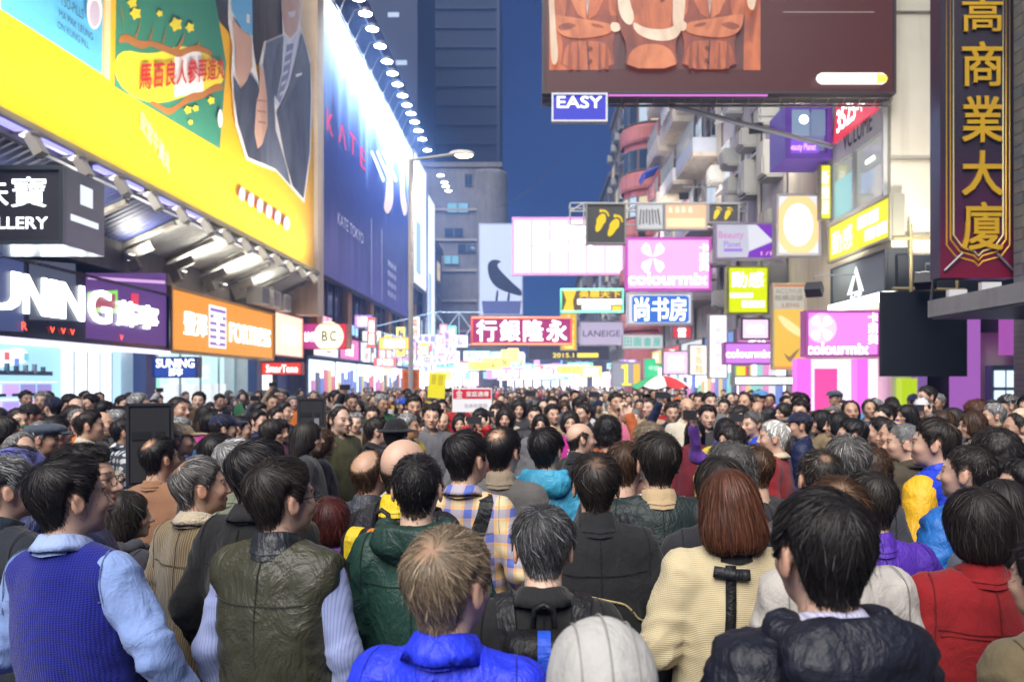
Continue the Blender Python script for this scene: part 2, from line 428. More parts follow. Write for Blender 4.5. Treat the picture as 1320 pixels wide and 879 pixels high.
# ---- clothing
def garment_sdf(pose, o=.012, w=1.0, belly=0.0, sleeves=True, sl=.041, hem=.82, vopen=0.0, crew=True, loose=0.0, short=0.0):
    pl, pr = pose
    def f(P):
        d = torso(P, o, w, belly)
        if loose: d = smin(d, ell(P, (0, -.005, .95), (.185 + o + loose, .125 + o + loose, .22)), .08)
        d = smax(d, hem - P[:, 2], .012)
        if sleeves:
            for s, nm in ((1, pr), (-1, pl)):
                a, e, wq = arm_pts(nm, s); a = a * np.array([w, 1, 1], np.float32)
                if short: wq = e + (wq - e) * short
                d = smin(d, cone(P, a, e, sl + .008 + o, sl + o), .03)
                d = smin(d, cone(P, e, wq, sl + o, sl * .78 + o * .8), .02)
        else:
            for s in (1, -1):
                d = smax(d, -cone(P, (s * .250 * w, -.012, 1.42), (s * .258 * w, -.012, 1.17), .050, .045), .02)
        if crew: d = smax(d, -cone(P, (0, -.03, 1.46), (0, -.02, 1.60), .060 + o * .5, .075), .012)
        if vopen: d = smax(d, -cone(P, (0, .16, 1.50), (0, .125 + belly, 1.50 - vopen), .085, .012), .01)
        return d
    return f
def garment_mesh(f, pose, res=.013, fold=.006, seed=0, quilt=0.0, qn=.055, hem=.82, top=1.56):
    lo = [-.36, -.22, hem - .04]; hi = [.36, .30, top]
    if any(p in ('phone', 'out', 'high') for p in pose): lo[0], hi[0], hi[1], hi[2] = -.58, .58, .40, 1.78
    if any(p in ('hips', 'wide') for p in pose): lo[0], hi[0] = -.44, .44
    v, q = grid_mesh(f, lo, hi, res); n = vnormals(v, q)
    o = np.array([seed * 3.7, seed * 1.3, seed * 2.1], np.float32)
    a = vnoise(v * np.array([9, 9, 6], np.float32) + o); wv = v + a[:, None] * .12
    rid = lambda k, off: np.clip(1 - 4.5 * np.abs(vnoise(wv * np.array(k, np.float32) + o + off)), -.6, 1) ** 1
    side = sstep(.09, .22, np.abs(v[:, 0])); low = sstep(1.34, 1.05, v[:, 2]); mid = 1 - side
    diag = v.copy(); diag[:, 2] += np.abs(v[:, 0]) * 1.1; dn = vnoise((diag + a[:, None] * .10) * np.array([6, 8, 19], np.float32) + o + 13)
    drape = rid([14, 9, 3.2], 5) * mid * (.25 + .75 * low) + rid([8, 8, 19], 2) * side * .9 + (1 - 4 * np.abs(dn)) * .45 * sstep(.02, .12, np.abs(v[:, 0])) + rid([9, 9, 15], 7) * low * mid * .4
    r2 = vnoise(wv * np.array([24, 24, 28], np.float32) + o + 9)
    disp = fold * (.95 * drape + .5 * r2 - .3)
    if quilt:
        u = v[:, 2] + .012 * a; g = np.abs(np.sin(np.pi * u / qn)) ** .5; disp += quilt * (g - .7) + quilt * .35 * r2
    return (v + n * disp[:, None]).astype(np.float32), q
def shoes_trousers():
    def f(P):
        Q = P.copy(); Q[:, 0] = np.abs(Q[:, 0])
        d = ell(P, (0, -.012, .90), (.178, .128, .13))
        d = smin(d, cone(Q, (.092, 0, .88), (.098, .015, .49), .092, .072), .04)
        d = smin(d, cone(Q, (.098, .015, .49), (.106, -.015, .07), .072, .062), .02)
        return smax(d, .045 - P[:, 2], .01)
    v, q = grid_mesh(f, (-.24, -.18, .0), (.24, .18, 1.05), .022)
    def g(P):
        Q = P.copy(); Q[:, 0] = np.abs(Q[:, 0])
        d = smin(ell(Q, (.108, -.02, .045), (.042, .07, .05)), ell(Q, (.115, .085, .035), (.045, .105, .035)), .03)
        return smax(d, .002 - P[:, 2], .004)
    v2, q2 = grid_mesh(g, (-.18, -.12, -.02), (.18, .22, .12), .015)
    n = vnormals(v, q); v = v + n * (vnoise(v * np.array([10, 10, 16], np.float32)) * .012)[:, None]
    return (v, q), (v2, q2)

# ---- thin sheets and bands laid on a surface
def ribbon(f, pts, width, thick=.003, off=.002, nseg=24, flat=False):
    "band of given width following points projected on the surface f=0"
    pts = np.asarray(pts, np.float32); t = np.linspace(0, len(pts) - 1, nseg); i = np.minimum(t.astype(int), len(pts) - 2); fr = (t - i)[:, None]
    P = pts[i] * (1 - fr) + pts[i + 1] * fr
    for _ in range(2): P = np.vstack([P[:1], (P[:-2] + 2 * P[1:-1] + P[2:]) / 4, P[-1:]])
    if f is not None:
        for _ in range(5):
            g = grad(f, P, .006); P = P - g * (f(P) - off)[:, None]
        n = grad(f, P, .012)
    T = np.gradient(P, axis=0); T /= np.linalg.norm(T, axis=1, keepdims=True) + 1e-9
    if f is None: n = np.cross(T, np.array([1, 0, 0], np.float32)); n /= np.linalg.norm(n, axis=1, keepdims=True) + 1e-9
    B = np.cross(n, T); B /= np.linalg.norm(B, axis=1, keepdims=True) + 1e-9
    wd = width if np.ndim(width) else np.full(nseg, width); wd = np.asarray(wd)[:, None] / 2
    ring = [P - B * wd, P - B * wd + n * thick, P + B * wd + n * thick, P + B * wd]
    v = np.stack(ring, 1).reshape(-1, 3); q = []
    for k in range(nseg - 1):
        for j in range(4):
            a, b = k * 4 + j, k * 4 + (j + 1) % 4; q.append((a, b, b + 4, a + 4))
    q += [(3, 2, 1, 0), ((nseg - 1) * 4, (nseg - 1) * 4 + 1, (nseg - 1) * 4 + 2, (nseg - 1) * 4 + 3)]
    return v.astype(np.float32), np.array(q)
def collar_mesh(kind='stand', gap=30, r=.064, h=.05, flap=.035, thick=.004, n=44, seed=0, lean=.012):
    "ring of cloth round the neck, open at the front; fold = turned-down shirt collar"
    A = np.linspace(R(gap), R(360 - gap), n); prof = []
    rs = np.random.default_rng(seed); wob = rs.normal(0, .0022, (n, 2)); wob = (wob + np.roll(wob, 1, 0) + np.roll(wob, -1, 0)) / 2
    for k, a in enumerate(A):
        s, c = math.sin(a), math.cos(a); back = (1 - c) / 2       # 0 front .. 1 back
        zb = 1.410 + .034 * back + .012 * abs(s); ht = h * (.70 + .30 * back)
        def at(rad, z): return (s * (r + rad) * 1.03, -.036 + c * (r + rad) * 1.05 - lean * back * 0 + (z - zb) * .28, z)
        w0, w1 = wob[k]
        ring = [at(.014, zb - .012), at(.0 + w0, zb + ht * .5), at(-.006 + w0, zb + ht), at(-.003 + w0, zb + ht + .003)]
        if kind == 'fold': ring += [at(.004 + w0, zb + ht), at(.018 + w1, zb + ht * .45), at(.03 + w1, zb + ht - flap - .014 * (1 - back)), at(.026 + w1, zb + ht - flap + .001)]
        else: ring += [at(.004 + w0, zb + ht), at(.007 + w1, zb + ht * .5), at(.012, zb - .03)]
        prof.append(ring)
    m = len(prof[0]); v = np.array(prof, np.float32).reshape(-1, 3); q = []
    for k in range(n - 1):
        for j in range(m - 1):
            a = k * m + j; q.append((a, a + m, a + m + 1, a + 1))
    return v, np.array(q)
def hood_mesh(res=.012, size=1.0, seed=0):
    def f(P):
        d = ell(P, (0, -.118, 1.425), (.150 * size, .070 * size, .080 * size))
        d = smin(d, cone(P, (-.10, -.03, 1.455), (-.045, .07, 1.41), .036, .026), .03); d = smin(d, cone(P, (.10, -.03, 1.455), (.045, .07, 1.41), .036, .026), .03)
        d = smax(d, -ell(P, (0, -.070, 1.520), (.092, .072, .075)), .018)
        return smax(d, -cone(P, (0, -.03, 1.40), (0, -.02, 1.60), .062, .075), .012)
    v, q = grid_mesh(f, (-.2, -.23, 1.30), (.2, .14, 1.56), res); n = vnormals(v, q)
    o = seed * 2.3; wv = v + vnoise(v * 11 + o)[:, None] * .06
    v = v + n * (.010 * (1 - 4 * np.abs(vnoise(wv * np.array([8, 14, 18], np.float32) + o))) + .005 * vnoise(wv * 30))[:, None]
    return v.astype(np.float32), q
# ---------------------------------------------------------------- hair: a fitted volume plus strand strips flowing from the crown
HL = {  # lower edge of the hair by azimuth (degrees from the front)
    'short':  [(0, .070), (30, .068), (48, .050), (62, .022), (76, -.002), (88, .016), (100, .034), (112, .020), (124, -.045), (145, -.072), (180, -.080)],
    'low':    [(0, .060), (30, .056), (50, .035), (64, .0), (80, -.02), (92, .0), (104, .024), (114, -.01), (126, -.07), (150, -.098), (180, -.105)],
    'recede': [(0, .100), (25, .098), (45, .075), (60, .035), (76, .0), (88, .016), (100, .034), (112, .020), (124, -.045), (145, -.070), (180, -.076)],
}
def hair_volume(style, kind='m'):
    hs = head_sdf(kind); S_ = dict(edge='short', T=.014, bald=0.0, baldw=.3, crown=(0.0, -.62, .78), form='short', soft=.05); S_.update(style)
    ph, zz = np.array(HL[S_['edge']]).T; cr = np.array(S_['crown'], np.float32); cr /= np.linalg.norm(cr)
    def dens(P):
        if not S_['bald']: return np.ones(len(P), np.float32)
        d = P - np.array([0, -.012, .02], np.float32); d = d / (np.linalg.norm(d, axis=1, keepdims=True) + 1e-9)
        ang = np.arccos(np.clip(d @ cr, -1, 1))
        if S_.get('front'): ang = np.minimum(ang, np.arccos(np.clip(d @ np.array([0, .42, .907], np.float32), -1, 1)))
        return sstep(S_['bald'] - S_['baldw'], S_['bald'] + S_['baldw'], ang) * (1 - S_.get('min', 0)) + S_.get('min', 0)
    def edge(P):
        a = np.degrees(np.arctan2(np.abs(P[:, 0]), P[:, 1] + .012)); return P[:, 2] - np.interp(a, ph, zz)
    form = S_['form']
    def vol(P):
        if form == 'short':
            e = edge(P); dn = dens(P)
            top = sstep(-.02, .09, P[:, 2])
            th = np.where(e > 0, .0025 + (S_['T'] * (.45 + .55 * top)) * sstep(0, S_['soft'], e) * (.15 + .85 * dn), -.007 - 0 * e)
            th = np.where(e > 0, -.005 + (th + .005) * sstep(.0, .40, dn), th)
            return hs(P) - th
        Q = P.copy(); Q[:, 0] = np.abs(Q[:, 0])
        if form == 'bob':
            d = ell(P, (0, -.018, .028), (.098, .118, .112)); d = smin(d, ell(P, (0, -.03, -.035), (.104, .098, .082)), .03)
            d = smax(d, -(P[:, 2] + .118), .03)
        elif form == 'crop':
            d = ell(P, (0, -.016, .032), (.095, .117, .108)); d = smin(d, ell(P, (0, -.045, -.03), (.084, .078, .078)), .03); d = smax(d, -(P[:, 2] + .098), .03)
        elif form == 'long':
            L = S_.get('L', .26); d = ell(P, (0, -.018, .028), (.095, .118, .110))
            d = smin(d, ell(P, (0, -.045, -.05), (.104, .092, .12)), .04)
            d = smin(d, ell(P, (0, -.088, -L * .62), (.100 * S_.get('W', 1), .052, L * .62)), .05); d = smax(d, -(P[:, 2] + L), .03)
        elif form == 'curly':
            d = ell(P, (0, -.022, .030), (.112, .130, .118)); d = smin(d, ell(P, (0, -.045, -.055), (.112, .100, .10)), .04); d = smax(d, -(P[:, 2] + S_.get('L', .14)), .04)
            d = d + .012 * vnoise(P * 55)
        # open the face and keep clear of the neck front
        d = smax(d, -ell(Q, (0, .125, -.035), (.070, .085, .105)), .02)
        d = smax(d, -ell(Q, (0, .085, -.15), (.16, .11, .09)), .02)
        return d
    return vol, dens, edge, S_
def hair_mesh(style, kind='m', n=1400, res=.0075, width=.0030, K=7, seed=0):
    vol, dens, edge, S_ = hair_volume(style, kind); form = S_['form']; rs = np.random.default_rng(seed + 11)
    zlo = -.14 if form in ('short', 'bob', 'crop') else -S_.get('L', .26) - .04
    v, q = grid_mesh(vol, (-.15, -.17, zlo), (.15, .13, .17), res)
    hs = head_sdf(kind)
    keep = hs(v) > (-.0005 if form == 'short' else -.004)
    q = q[keep[q].any(1)]; used = np.unique(q); mp = np.full(len(v), -1); mp[used] = np.arange(len(used)); v = v[used]; q = mp[q]
    nn = vnormals(v, q)
    cr = np.array(S_['crown'], np.float32); cr /= np.linalg.norm(cr); W = np.array([.012 * (1 if seed % 2 else -1), -.012, .02], np.float32) + cr * .10
    def flow(P, n_):
        t = P - W; t = t - n_ * (t * n_).sum(1)[:, None]; t /= np.linalg.norm(t, axis=1, keepdims=True) + 1e-6
        sw = np.cross(n_, t)
        g = np.array([0, 0, -1], np.float32) - n_ * (-n_[:, 2:3])
        k = S_.get('grav', .5 if form == 'short' else 1.6)
        return t * (1.0 if form != 'short' else 1.0) + sw * S_.get('swirl', .25) + g * k
    # streaky brightness of the volume itself, following the flow roughly
    fl = flow(v, nn); fl /= np.linalg.norm(fl, axis=1, keepdims=True) + 1e-6; bn = np.cross(nn, fl)
    st = vnoise(np.stack([(v * bn).sum(1) * 160, (v * fl).sum(1) * 14, v[:, 2] * 10], 1) + 3)
    v = v + nn * (st * .0012)[:, None]
    br = .72 + .35 * st; dn = dens(v); ed = np.clip(edge(v) / .02, 0, 1) if form == 'short' else np.ones(len(v))
    cov = np.clip(np.minimum(sstep(.0, .75, dn), .35 + .65 * ed), 0, 1)
    base = (v, q, np.stack([br, cov, br * 0], 1).astype(np.float32))
    # strands
    ids = rs.choice(len(v), n * 2); kp = rs.random(n * 2) < np.clip(dens(v[ids]) * 1.05, .03, 1); ids = ids[kp][:n]; m = len(ids)
    P = v[ids] + rs.normal(0, .004, (m, 3)).astype(np.float32)
    L = S_.get('len', .055 if form == 'short' else .13); Ls = L * rs.uniform(.55, 1.25, m)[:, None].astype(np.float32)
    lift = rs.uniform(-.001, S_.get('lift', .0042), m).astype(np.float32); jit = rs.normal(0, S_.get('jit', .22), (m, 3)).astype(np.float32)
    tipl = rs.uniform(0, S_.get('tip', .006), m).astype(np.float32); fly = rs.random(m) < .05; tipl = np.where(fly, tipl * 3.5 + .003, tipl).astype(np.float32)
    pts, nrm, drs = [], [], []
    for k in range(K):
        g = grad(vol, P, .006); off = lift + tipl * (k / (K - 1)) ** 2
        P = P - g * np.clip(vol(P) - off, -.02, .02)[:, None]
        d = flow(P, g); d /= np.linalg.norm(d, axis=1, keepdims=True) + 1e-6
        jj = jit if form != 'curly' else rs.normal(0, .8, (m, 3)).astype(np.float32)
        d = d + jj; d = d - g * (d * g).sum(1)[:, None] * .9; d /= np.linalg.norm(d, axis=1, keepdims=True) + 1e-6
        pts.append(P); nrm.append(g); drs.append(d)
        P = P + d * Ls / (K - 1)
    roll = rs.normal(0, .5, m)[:, None]
    vs = []
    for k in range(K):
        b = np.cross(nrm[k], drs[k]); b = b * np.cos(roll) + nrm[k] * np.sin(roll)
        wv = width * (1.0 if k < K - 1 else .25) * (.7 if k == 0 else 1) * rs.uniform(.8, 1.2) / 2
        vs.append(np.stack([pts[k] - b * wv, pts[k] + b * wv], 1))
    V = np.stack(vs, 1).reshape(-1, 3)        # m, K, 2, 3
    base_i = (np.arange(m) * K * 2)[:, None]; kk = np.arange(K - 1)[None] * 2
    a = (base_i + kk).ravel(); Q = np.stack([a, a + 1, a + 3, a + 2], 1)
    bs = np.clip(rs.lognormal(0, S_.get('var', .48), m), .35, 3.2)
    if S_.get('salt'): bs = np.where(rs.random(m) < S_['salt'], bs * S_.get('saltx', 5.0), bs)
    C = np.repeat(bs, K * 2); C = np.stack([C, np.ones_like(C), C], 1).astype(np.float32)
    return joinm([base, (V.astype(np.float32), Q, C)])

STY = {
    'black':   dict(T=.022, len=.06),
    'neat':    dict(T=.015, len=.045),
    'crew':    dict(T=.009, len=.022, tip=.005, jit=.35, soft=.07),
    'thin':    dict(T=.016, bald=.42, baldw=.34, min=.12, len=.06),
    'balding': dict(T=.011, bald=.78, baldw=.22, edge='recede', len=.05),
    'bald':    dict(T=.006, bald=1.15, baldw=.22, edge='recede', front=1, len=.03),
    'grey':    dict(T=.018, len=.05, salt=.35, saltx=2.6, var=.5),
    'bob':     dict(form='bob', len=.11, crown=(0, -.2, .98)),
    'crop':    dict(form='crop', len=.07, crown=(0, -.5, .86)),
    'long':    dict(form='long', len=.17, crown=(0, -.1, .99), L=.25, jit=.07),
    'wavy':    dict(form='long', len=.10, crown=(0, -.1, .99), L=.20, jit=.35, W=1.1, tip=.012),
    'curly':   dict(form='curly', len=.07, jit=.5, L=.15, tip=.012, lift=.008),
    'perm':    dict(form='curly', len=.05, jit=.5, L=.10, tip=.010, lift=.008),
}
# ---------------------------------------------------------------- worn things that are parts of a person
def tube(pts, r, n=8, closed=False):
    pts = np.asarray(pts, np.float32); m = len(pts); rr = np.full(m, r) if np.ndim(r) == 0 else np.asarray(r)
    T = np.gradient(pts, axis=0) if not closed else np.roll(pts, -1, 0) - np.roll(pts, 1, 0)
    T /= np.linalg.norm(T, axis=1, keepdims=True) + 1e-9
    up = np.array([0, 0, 1.0]) if abs(T[:, 2]).mean() < .8 else np.array([1.0, 0, 0])
    A = np.cross(T, up); A /= np.linalg.norm(A, axis=1, keepdims=True) + 1e-9; B = np.cross(T, A)
    an = np.linspace(0, 2 * math.pi, n, endpoint=False)
    v = (pts[:, None] + (A[:, None] * np.cos(an)[None, :, None] + B[:, None] * np.sin(an)[None, :, None]) * rr[:, None, None]).reshape(-1, 3)
    q = []
    for k in range(m if closed else m - 1):
        k2 = (k + 1) % m
        for j in range(n): q.append((k * n + j, k * n + (j + 1) % n, k2 * n + (j + 1) % n, k2 * n + j))
    if not closed: q = q + [tuple(range(n - 1, -1, -1)), tuple(range((m - 1) * n, m * n))] if n == 4 else q
    return v.astype(np.float32), np.array(q)
def joinq(parts):
    vs, fs, o = [], [], 0
    for v, f in parts: vs.append(v); fs.append(f + o); o += len(v)
    return np.concatenate(vs), np.concatenate(fs)
def glasses_mesh():
    ps = []
    for s in (-1, 1):
        a = np.linspace(0, 2 * math.pi, 16, endpoint=False)
        ps.append(tube(np.stack([s * .033 + .025 * np.cos(a), .107 - .10 * np.abs(.033 * s + .025 * np.cos(a)) ** 1.0 * .12, .0 + .018 * np.sin(a)], 1), .0017, 5, True))
        ps.append(tube([(s * .058, .100, .008), (s * .076, .07, .010), (s * .083, .0, .012), (s * .084, -.022, .006), (s * .080, -.036, -.012)], .0019, 5))
    ps.append(tube([(-.009, .107, .004), (0, .110, .007), (.009, .107, .004)], .0017, 5))
    return joinq(ps)
def cap_mesh(kind='cap', res=.008):
    if kind == 'cap':
        def f(P):
            d = ell(P, (0, -.012, .045), (.092, .116, .092)); d = smax(d, .042 - P[:, 2] - .0 * P[:, 1], .01)
            b = ell(P, (0, .125, .048), (.075, .085, .012)); b = smax(b, -(P[:, 1] - .07), .01); return smin(d, b, .008)
    elif kind == 'flat':
        def f(P):
            d = ell(P, (0, .012, .075), (.108, .142, .050)); d = smin(d, ell(P, (0, -.015, .05), (.090, .112, .05)), .02); d = smax(d, .04 - P[:, 2], .01)
            b = ell(P, (0, .14, .048), (.07, .05, .010)); return smin(d, b, .012)
    elif kind == 'fedora':
        def f(P):
            d = ell(P, (0, -.010, .06), (.090, .112, .105)); d = smax(d, .05 - P[:, 2], .01); d = smax(d, -ell(P, (0, -.01, .185), (.03, .09, .035)), .02)
            b = ell(P, (0, -.005, .058), (.150, .175, .012)); b = smax(b, -ell(P, (0, -.005, .25), (.18, .2, .185)), .01); return smin(d, b, .01)
    else:  # beanie
        def f(P): return smax(ell(P, (0, -.014, .04), (.091, .113, .100)), .018 - P[:, 2], .012)
    return grid_mesh(f, (-.17, -.2, -.02), (.17, .22, .19), res)
def hoodup_mesh(res=.009):
    def f(P):
        d = ell(P, (0, -.03, .02), (.112, .135, .128)); d = smin(d, ell(P, (0, -.05, -.11), (.12, .105, .09)), .06)
        d = smax(d, -ell(P, (0, .10, -.01), (.082, .10, .105)), .015); return smax(d, -.19 - P[:, 2], .02)
    v, q = grid_mesh(f, (-.16, -.2, -.22), (.16, .14, .17), res); n = vnormals(v, q)
    seam = np.exp(-(v[:, 0] / .004) ** 2) + np.exp(-((np.abs(v[:, 0]) - .05) / .004) ** 2) * .8
    wv = v + vnoise(v * 9)[:, None] * .06
    return v + n * (.006 * vnoise(wv * np.array([9, 9, 22], np.float32)) - .002 * seam)[:, None], q
def phone_mesh():
    return box_vf((0, 0, 0), (.075, .009, .15))
def box_vf(c, s):
    x, y, z = [k / 2 for k in s]; v = np.array([(i * x, j * y, k * z) for i in (-1, 1) for j in (-1, 1) for k in (-1, 1)], np.float32) + np.asarray(c, np.float32)
    return v, np.array([(0, 1, 3, 2), (4, 6, 7, 5), (0, 4, 5, 1), (2, 3, 7, 6), (0, 2, 6, 4), (1, 5, 7, 3)])

# ---------------------------------------------------------------- a person: Empty > body, hair, garments
CACHE = {}
def cached(key, fn):
    if key not in CACHE:
        CACHE[key] = fn()
    return CACHE[key]
TR = None
def legs_of(p, col):
    global TR
    if TR is None:
        a, b = shoes_trousers(); TR = (mesh_data('trousers', *a), mesh_data('shoes', *b))
    mobj('trousers', TR[0], MATS['cotton'], p, col); mobj('shoes', TR[1], MATS['leather'], p, (.03, .028, .026))
HAIRC = dict(black=(.012, .010, .010), soft=(.022, .017, .014), brown=(.055, .028, .014), auburn=(.09, .032, .016), dark=(.018, .014, .013), grey=(.20, .20, .20),
             mid=(.085, .08, .078), white=(.50, .49, .47), red=(.075, .016, .012), ash=(.20, .15, .10))
SKIN = [(.62, .41, .30), (.57, .36, .25), (.68, .47, .35), (.50, .31, .21), (.61, .42, .32)]
def place(o, px, top, d, yaw):
    x, y, ztop = PX(px, top, d); s = ztop / 1.715
    o.location = (x, y, 0); o.rotation_euler = (0, 0, yaw); o.scale = (s, s, s); return s
PERSON_N = [0]
def person(px, top, d, yaw, label, head=(0, 0, 0), kind='m', hair='black', hc='black', skin=0, pose=('down', 'down'), wear=(), trousers=(.02, .022, .028),
           n=3000, hres=.0060, gres=.0125, hw=.0016, glasses=None, extra=None, group=None, seams=True, lean=0):
    """one figure; wear = list of dicts: part, mat, col, and garment or collar options"""
    PERSON_N[0] += 1; sd = PERSON_N[0]
    p = empty('person'); s = place(p, px, top, d, R(yaw)); tag(p, label, 'person', group)
    p.rotation_euler[1] = R(lean)
    hy, hp, hr = [R(a) for a in head]
    v, f, c = body_mesh(pose, kind, hy, hp, hr, hres if d < 2.75 else .0072 if d < 3.7 else .0082, True, .25, .009 if d < 2.5 else .0125)
    mobj('body', mesh_data('body', v, f, True, c), MATS['skin'], p, SKIN[skin])
    HM = head_matrix(hy, hp, hr)
    if hair:
        st = dict(STY[hair]) if isinstance(hair, str) else dict(hair)
        n, hw, K, hr_ = (4200, .0013, 6, .0078) if d < 2.0 else (2700, .0015, 6, .0085) if d < 2.75 else (1350, .0022, 5, .0100) if d < 3.7 else (800, .0030, 5, .0112)
        v, f, c = hair_mesh(st, kind, n, hr_, hw, K, sd)
        o = mobj('hair', mesh_data('hair', v, f, True, c), MATS['hair'], p, HAIRC[hc] if isinstance(hc, str) else hc); o.matrix_local = HM
    fs = {}; wear_w = {g['part']: g.get('w', 1.0) for g in wear}
    for g in wear:
        g = dict(g); part = g.pop('part'); mat = g.pop('mat', 'cotton'); col = g.pop('col'); kd = g.pop('type', 'garment')
        if kd == 'garment':
            fold = g.pop('fold', .007); quilt = g.pop('quilt', 0); qn = g.pop('qn', .055); res = g.pop('res', gres if d < 2.75 else .0165); hem = g.get('hem', .82)
            gp = g.pop('pose', pose); fn = garment_sdf(gp, **g); fs[part] = fn; fs['last'] = fn
            v, f = garment_mesh(fn, gp, res, fold, sd, quilt, qn, hem)
        elif kd == 'collar': v, f = collar_mesh(seed=sd, **g)
        elif kd == 'hood': v, f = hood_mesh(seed=sd, **g)
        elif kd == 'ribbon':
            on = g.pop('on', 'last'); v, f = ribbon(fs[on], **g)
        elif kd == 'cap': v, f = cap_mesh(g.get('kind', 'cap'))
        elif kd == 'hoodup': v, f = hoodup_mesh()
        elif kd == 'raw': v, f = g['fn']()
        o = mobj(part, mesh_data(part, v, f), MATS[mat], p, col)
        if kd in ('cap', 'hoodup') or g.get('onhead'): o.matrix_local = HM
    if d < 3.7 and seams:
        for part, fn in list(fs.items()):
            if part not in ('jacket', 'coat', 'windbreaker', 'shirt', 'leather_waistcoat', 'puffer_jacket'): continue
            o0 = next(c for c in p.children if c.name.split('.')[0] == part); sc_ = tuple(k * .45 for k in o0.color[:3]); W = wear_w.get(part, 1.0)
            lines = [[(0, -.13, 1.42), (0, -.15, 1.25), (.004, -.15, 1.05), (0, -.15, .86)]] if part != 'shirt' else []
            lines += [[(-.17 * W, -.09, 1.29), (-.08, -.15, 1.285), (.08, -.15, 1.285), (.17 * W, -.09, 1.29)]]
            if part != 'leather_waistcoat': lines += [[(sx * .158 * W, -.02, 1.44), (sx * .172 * W, -.075, 1.40), (sx * .178 * W, -.10, 1.32), (sx * .180 * W, -.10, 1.25)] for sx in (1, -1)]
            for pl_ in lines:
                v, f = ribbon(fn, pl_, .0032, .0014, .0030, 26); mobj('seam', mesh_data('seam', v, f, False), MATS['cotton'], p, sc_)
    if glasses:
        v, f = cached('glasses', glasses_mesh); o = mobj('glasses', cached('glassesme', lambda: mesh_data('glasses', v, f)), mat_plain('glasses_black', (.02, .02, .022), .3), p); o.matrix_local = HM
    legs_of(p, trousers)
    if extra: extra(p, fs, s)
    return p
def G(part, mat, col, **k): return dict(part=part, mat=mat, col=col, **k)

def backpack(p, fs, label, main=(.012, .012, .014), accent=None, accent2=None, small=False):
    off = Vector((0, -.2, 1.0)); b = empty('backpack'); s = p.scale[0]
    b.matrix_world = Matrix.LocRotScale(Vector(p.location) + Matrix.Rotation(p.rotation_euler[2], 3, 'Z') @ (off * s), p.rotation_euler, p.scale)
    tag(b, label, 'backpack'); o3 = np.array(off, np.float32)
    hx, hz, zc = (.135, .20, 1.19) if not small else (.115, .17, 1.235)
    def bag(P):
        d = rbox(P, (0, -.205, zc), (hx, .062, hz), .05); d = smin(d, rbox(P, (0, -.275, zc - .06), (hx * .8, .035, hz * .55), .03), .015)
        return d + .004 * vnoise(P * 22)
    v, f = grid_mesh(bag, (-.2, -.36, .9), (.2, -.1, 1.46), .012)
    mobj('bag', mesh_data('bag', v - o3, f), MATS['nylon'], b, main)
    g = fs['last']
    for sx in (1, -1):
        v, f = ribbon(g, [(sx * .075, -.15, 1.20), (sx * .092, -.14, 1.32), (sx * .105, -.06, 1.44), (sx * .110, .05, 1.40), (sx * .120, .11, 1.26), (sx * .15, .10, 1.10)], .052, .010, .003, 30)
        mobj('strap', mesh_data('strap', v - o3, f, False), MATS['nylon'], b, tuple(x * 1.3 for x in main))
    v, f = tube([(-.03, -.16, zc + hz - .01), (-.025, -.17, zc + hz + .05), (0, -.172, zc + hz + .065), (.025, -.17, zc + hz + .05), (.03, -.16, zc + hz - .01)], .009, 8)
    mobj('handle', mesh_data('handle', v - o3, f), MATS['nylon'], b, main)
    for i, (ac, x, wd) in enumerate(((accent, .0, .035), (accent2, -.07, .05))):
        if ac is None: continue
        v, f = ribbon(bag, [(x, -.21, zc + hz + .01), (x, -.27, zc + hz - .04), (x, -.33, zc), (x - .02 * i, -.33, zc - hz * .8)], wd, .003, .002, 18)
        mobj('coloured_panel', mesh_data('coloured_panel', v - o3, f, False), MATS['nylon'], b, ac)
    return b
def shoulder_strap(p, fs, name, label, cat, pts, width, col, bag=None):
    b = empty(name); off = Vector((0, 0, .9)); s = p.scale[0]
    b.matrix_world = Matrix.LocRotScale(Vector(p.location) + off * s, p.rotation_euler, p.scale); tag(b, label, cat)
    v, f = ribbon(fs['last'], pts, width, .006, .003, 30); o3 = np.array(off, np.float32)
    mobj('strap', mesh_data('strap', v - o3, f, False), MATS['nylon'], b, col)
    c = bag or (.28, .02, .88); v, f = grid_mesh(lambda P: rbox(P, c, (.06, .15, .12), .035) + .004 * vnoise(P * 20), (c[0] - .1, c[1] - .2, c[2] - .16), (c[0] + .1, c[1] + .2, c[2] + .16), .014)
    mobj('bag', mesh_data('bag', v - o3, f), MATS['nylon'], b, col)
    return b
# ---------------------------------------------------------------- street, buildings, signs
EM = {}
def E(col, s=1.0):
    s = s * .54 if s < 1.22 else (s * .72 if s < 3 else s)
    k = (tuple(round(c, 3) for c in col), round(s, 2))
    if k not in EM: EM[k] = mat_emit('lit_%d' % len(EM), col, s)
    return EM[k]
PMAT = {}
def P(col, rough=.6, metal=0.0, var=.12, ns=4.0):
    k = (tuple(round(c, 3) for c in col), rough, metal)
    if k not in PMAT: PMAT[k] = mat_plain('paint_%d' % len(PMAT), col, rough, metal, var, ns)
    return PMAT[k]
def boxes_mesh(name, bs):
    vs, fs, o = [], [], 0
    for c, s in bs:
        v, f = box_vf(c, s); vs.append(v); fs.append(f + o); o += 8
    return mesh_data(name, np.concatenate(vs), np.concatenate(fs), False)
def box(name, c, s, mat, parent=None): return mobj(name, boxes_mesh(name, [(c, s)]), mat, parent)
def boxes(name, bs, mat, parent=None): return mobj(name, boxes_mesh(name, bs), mat, parent)
def bbox(name, x0, x1, y0, y1, z0, z1, mat, parent=None): return box(name, ((x0 + x1) / 2, (y0 + y1) / 2, (z0 + z1) / 2), (x1 - x0, y1 - y0, z1 - z0), mat, parent)
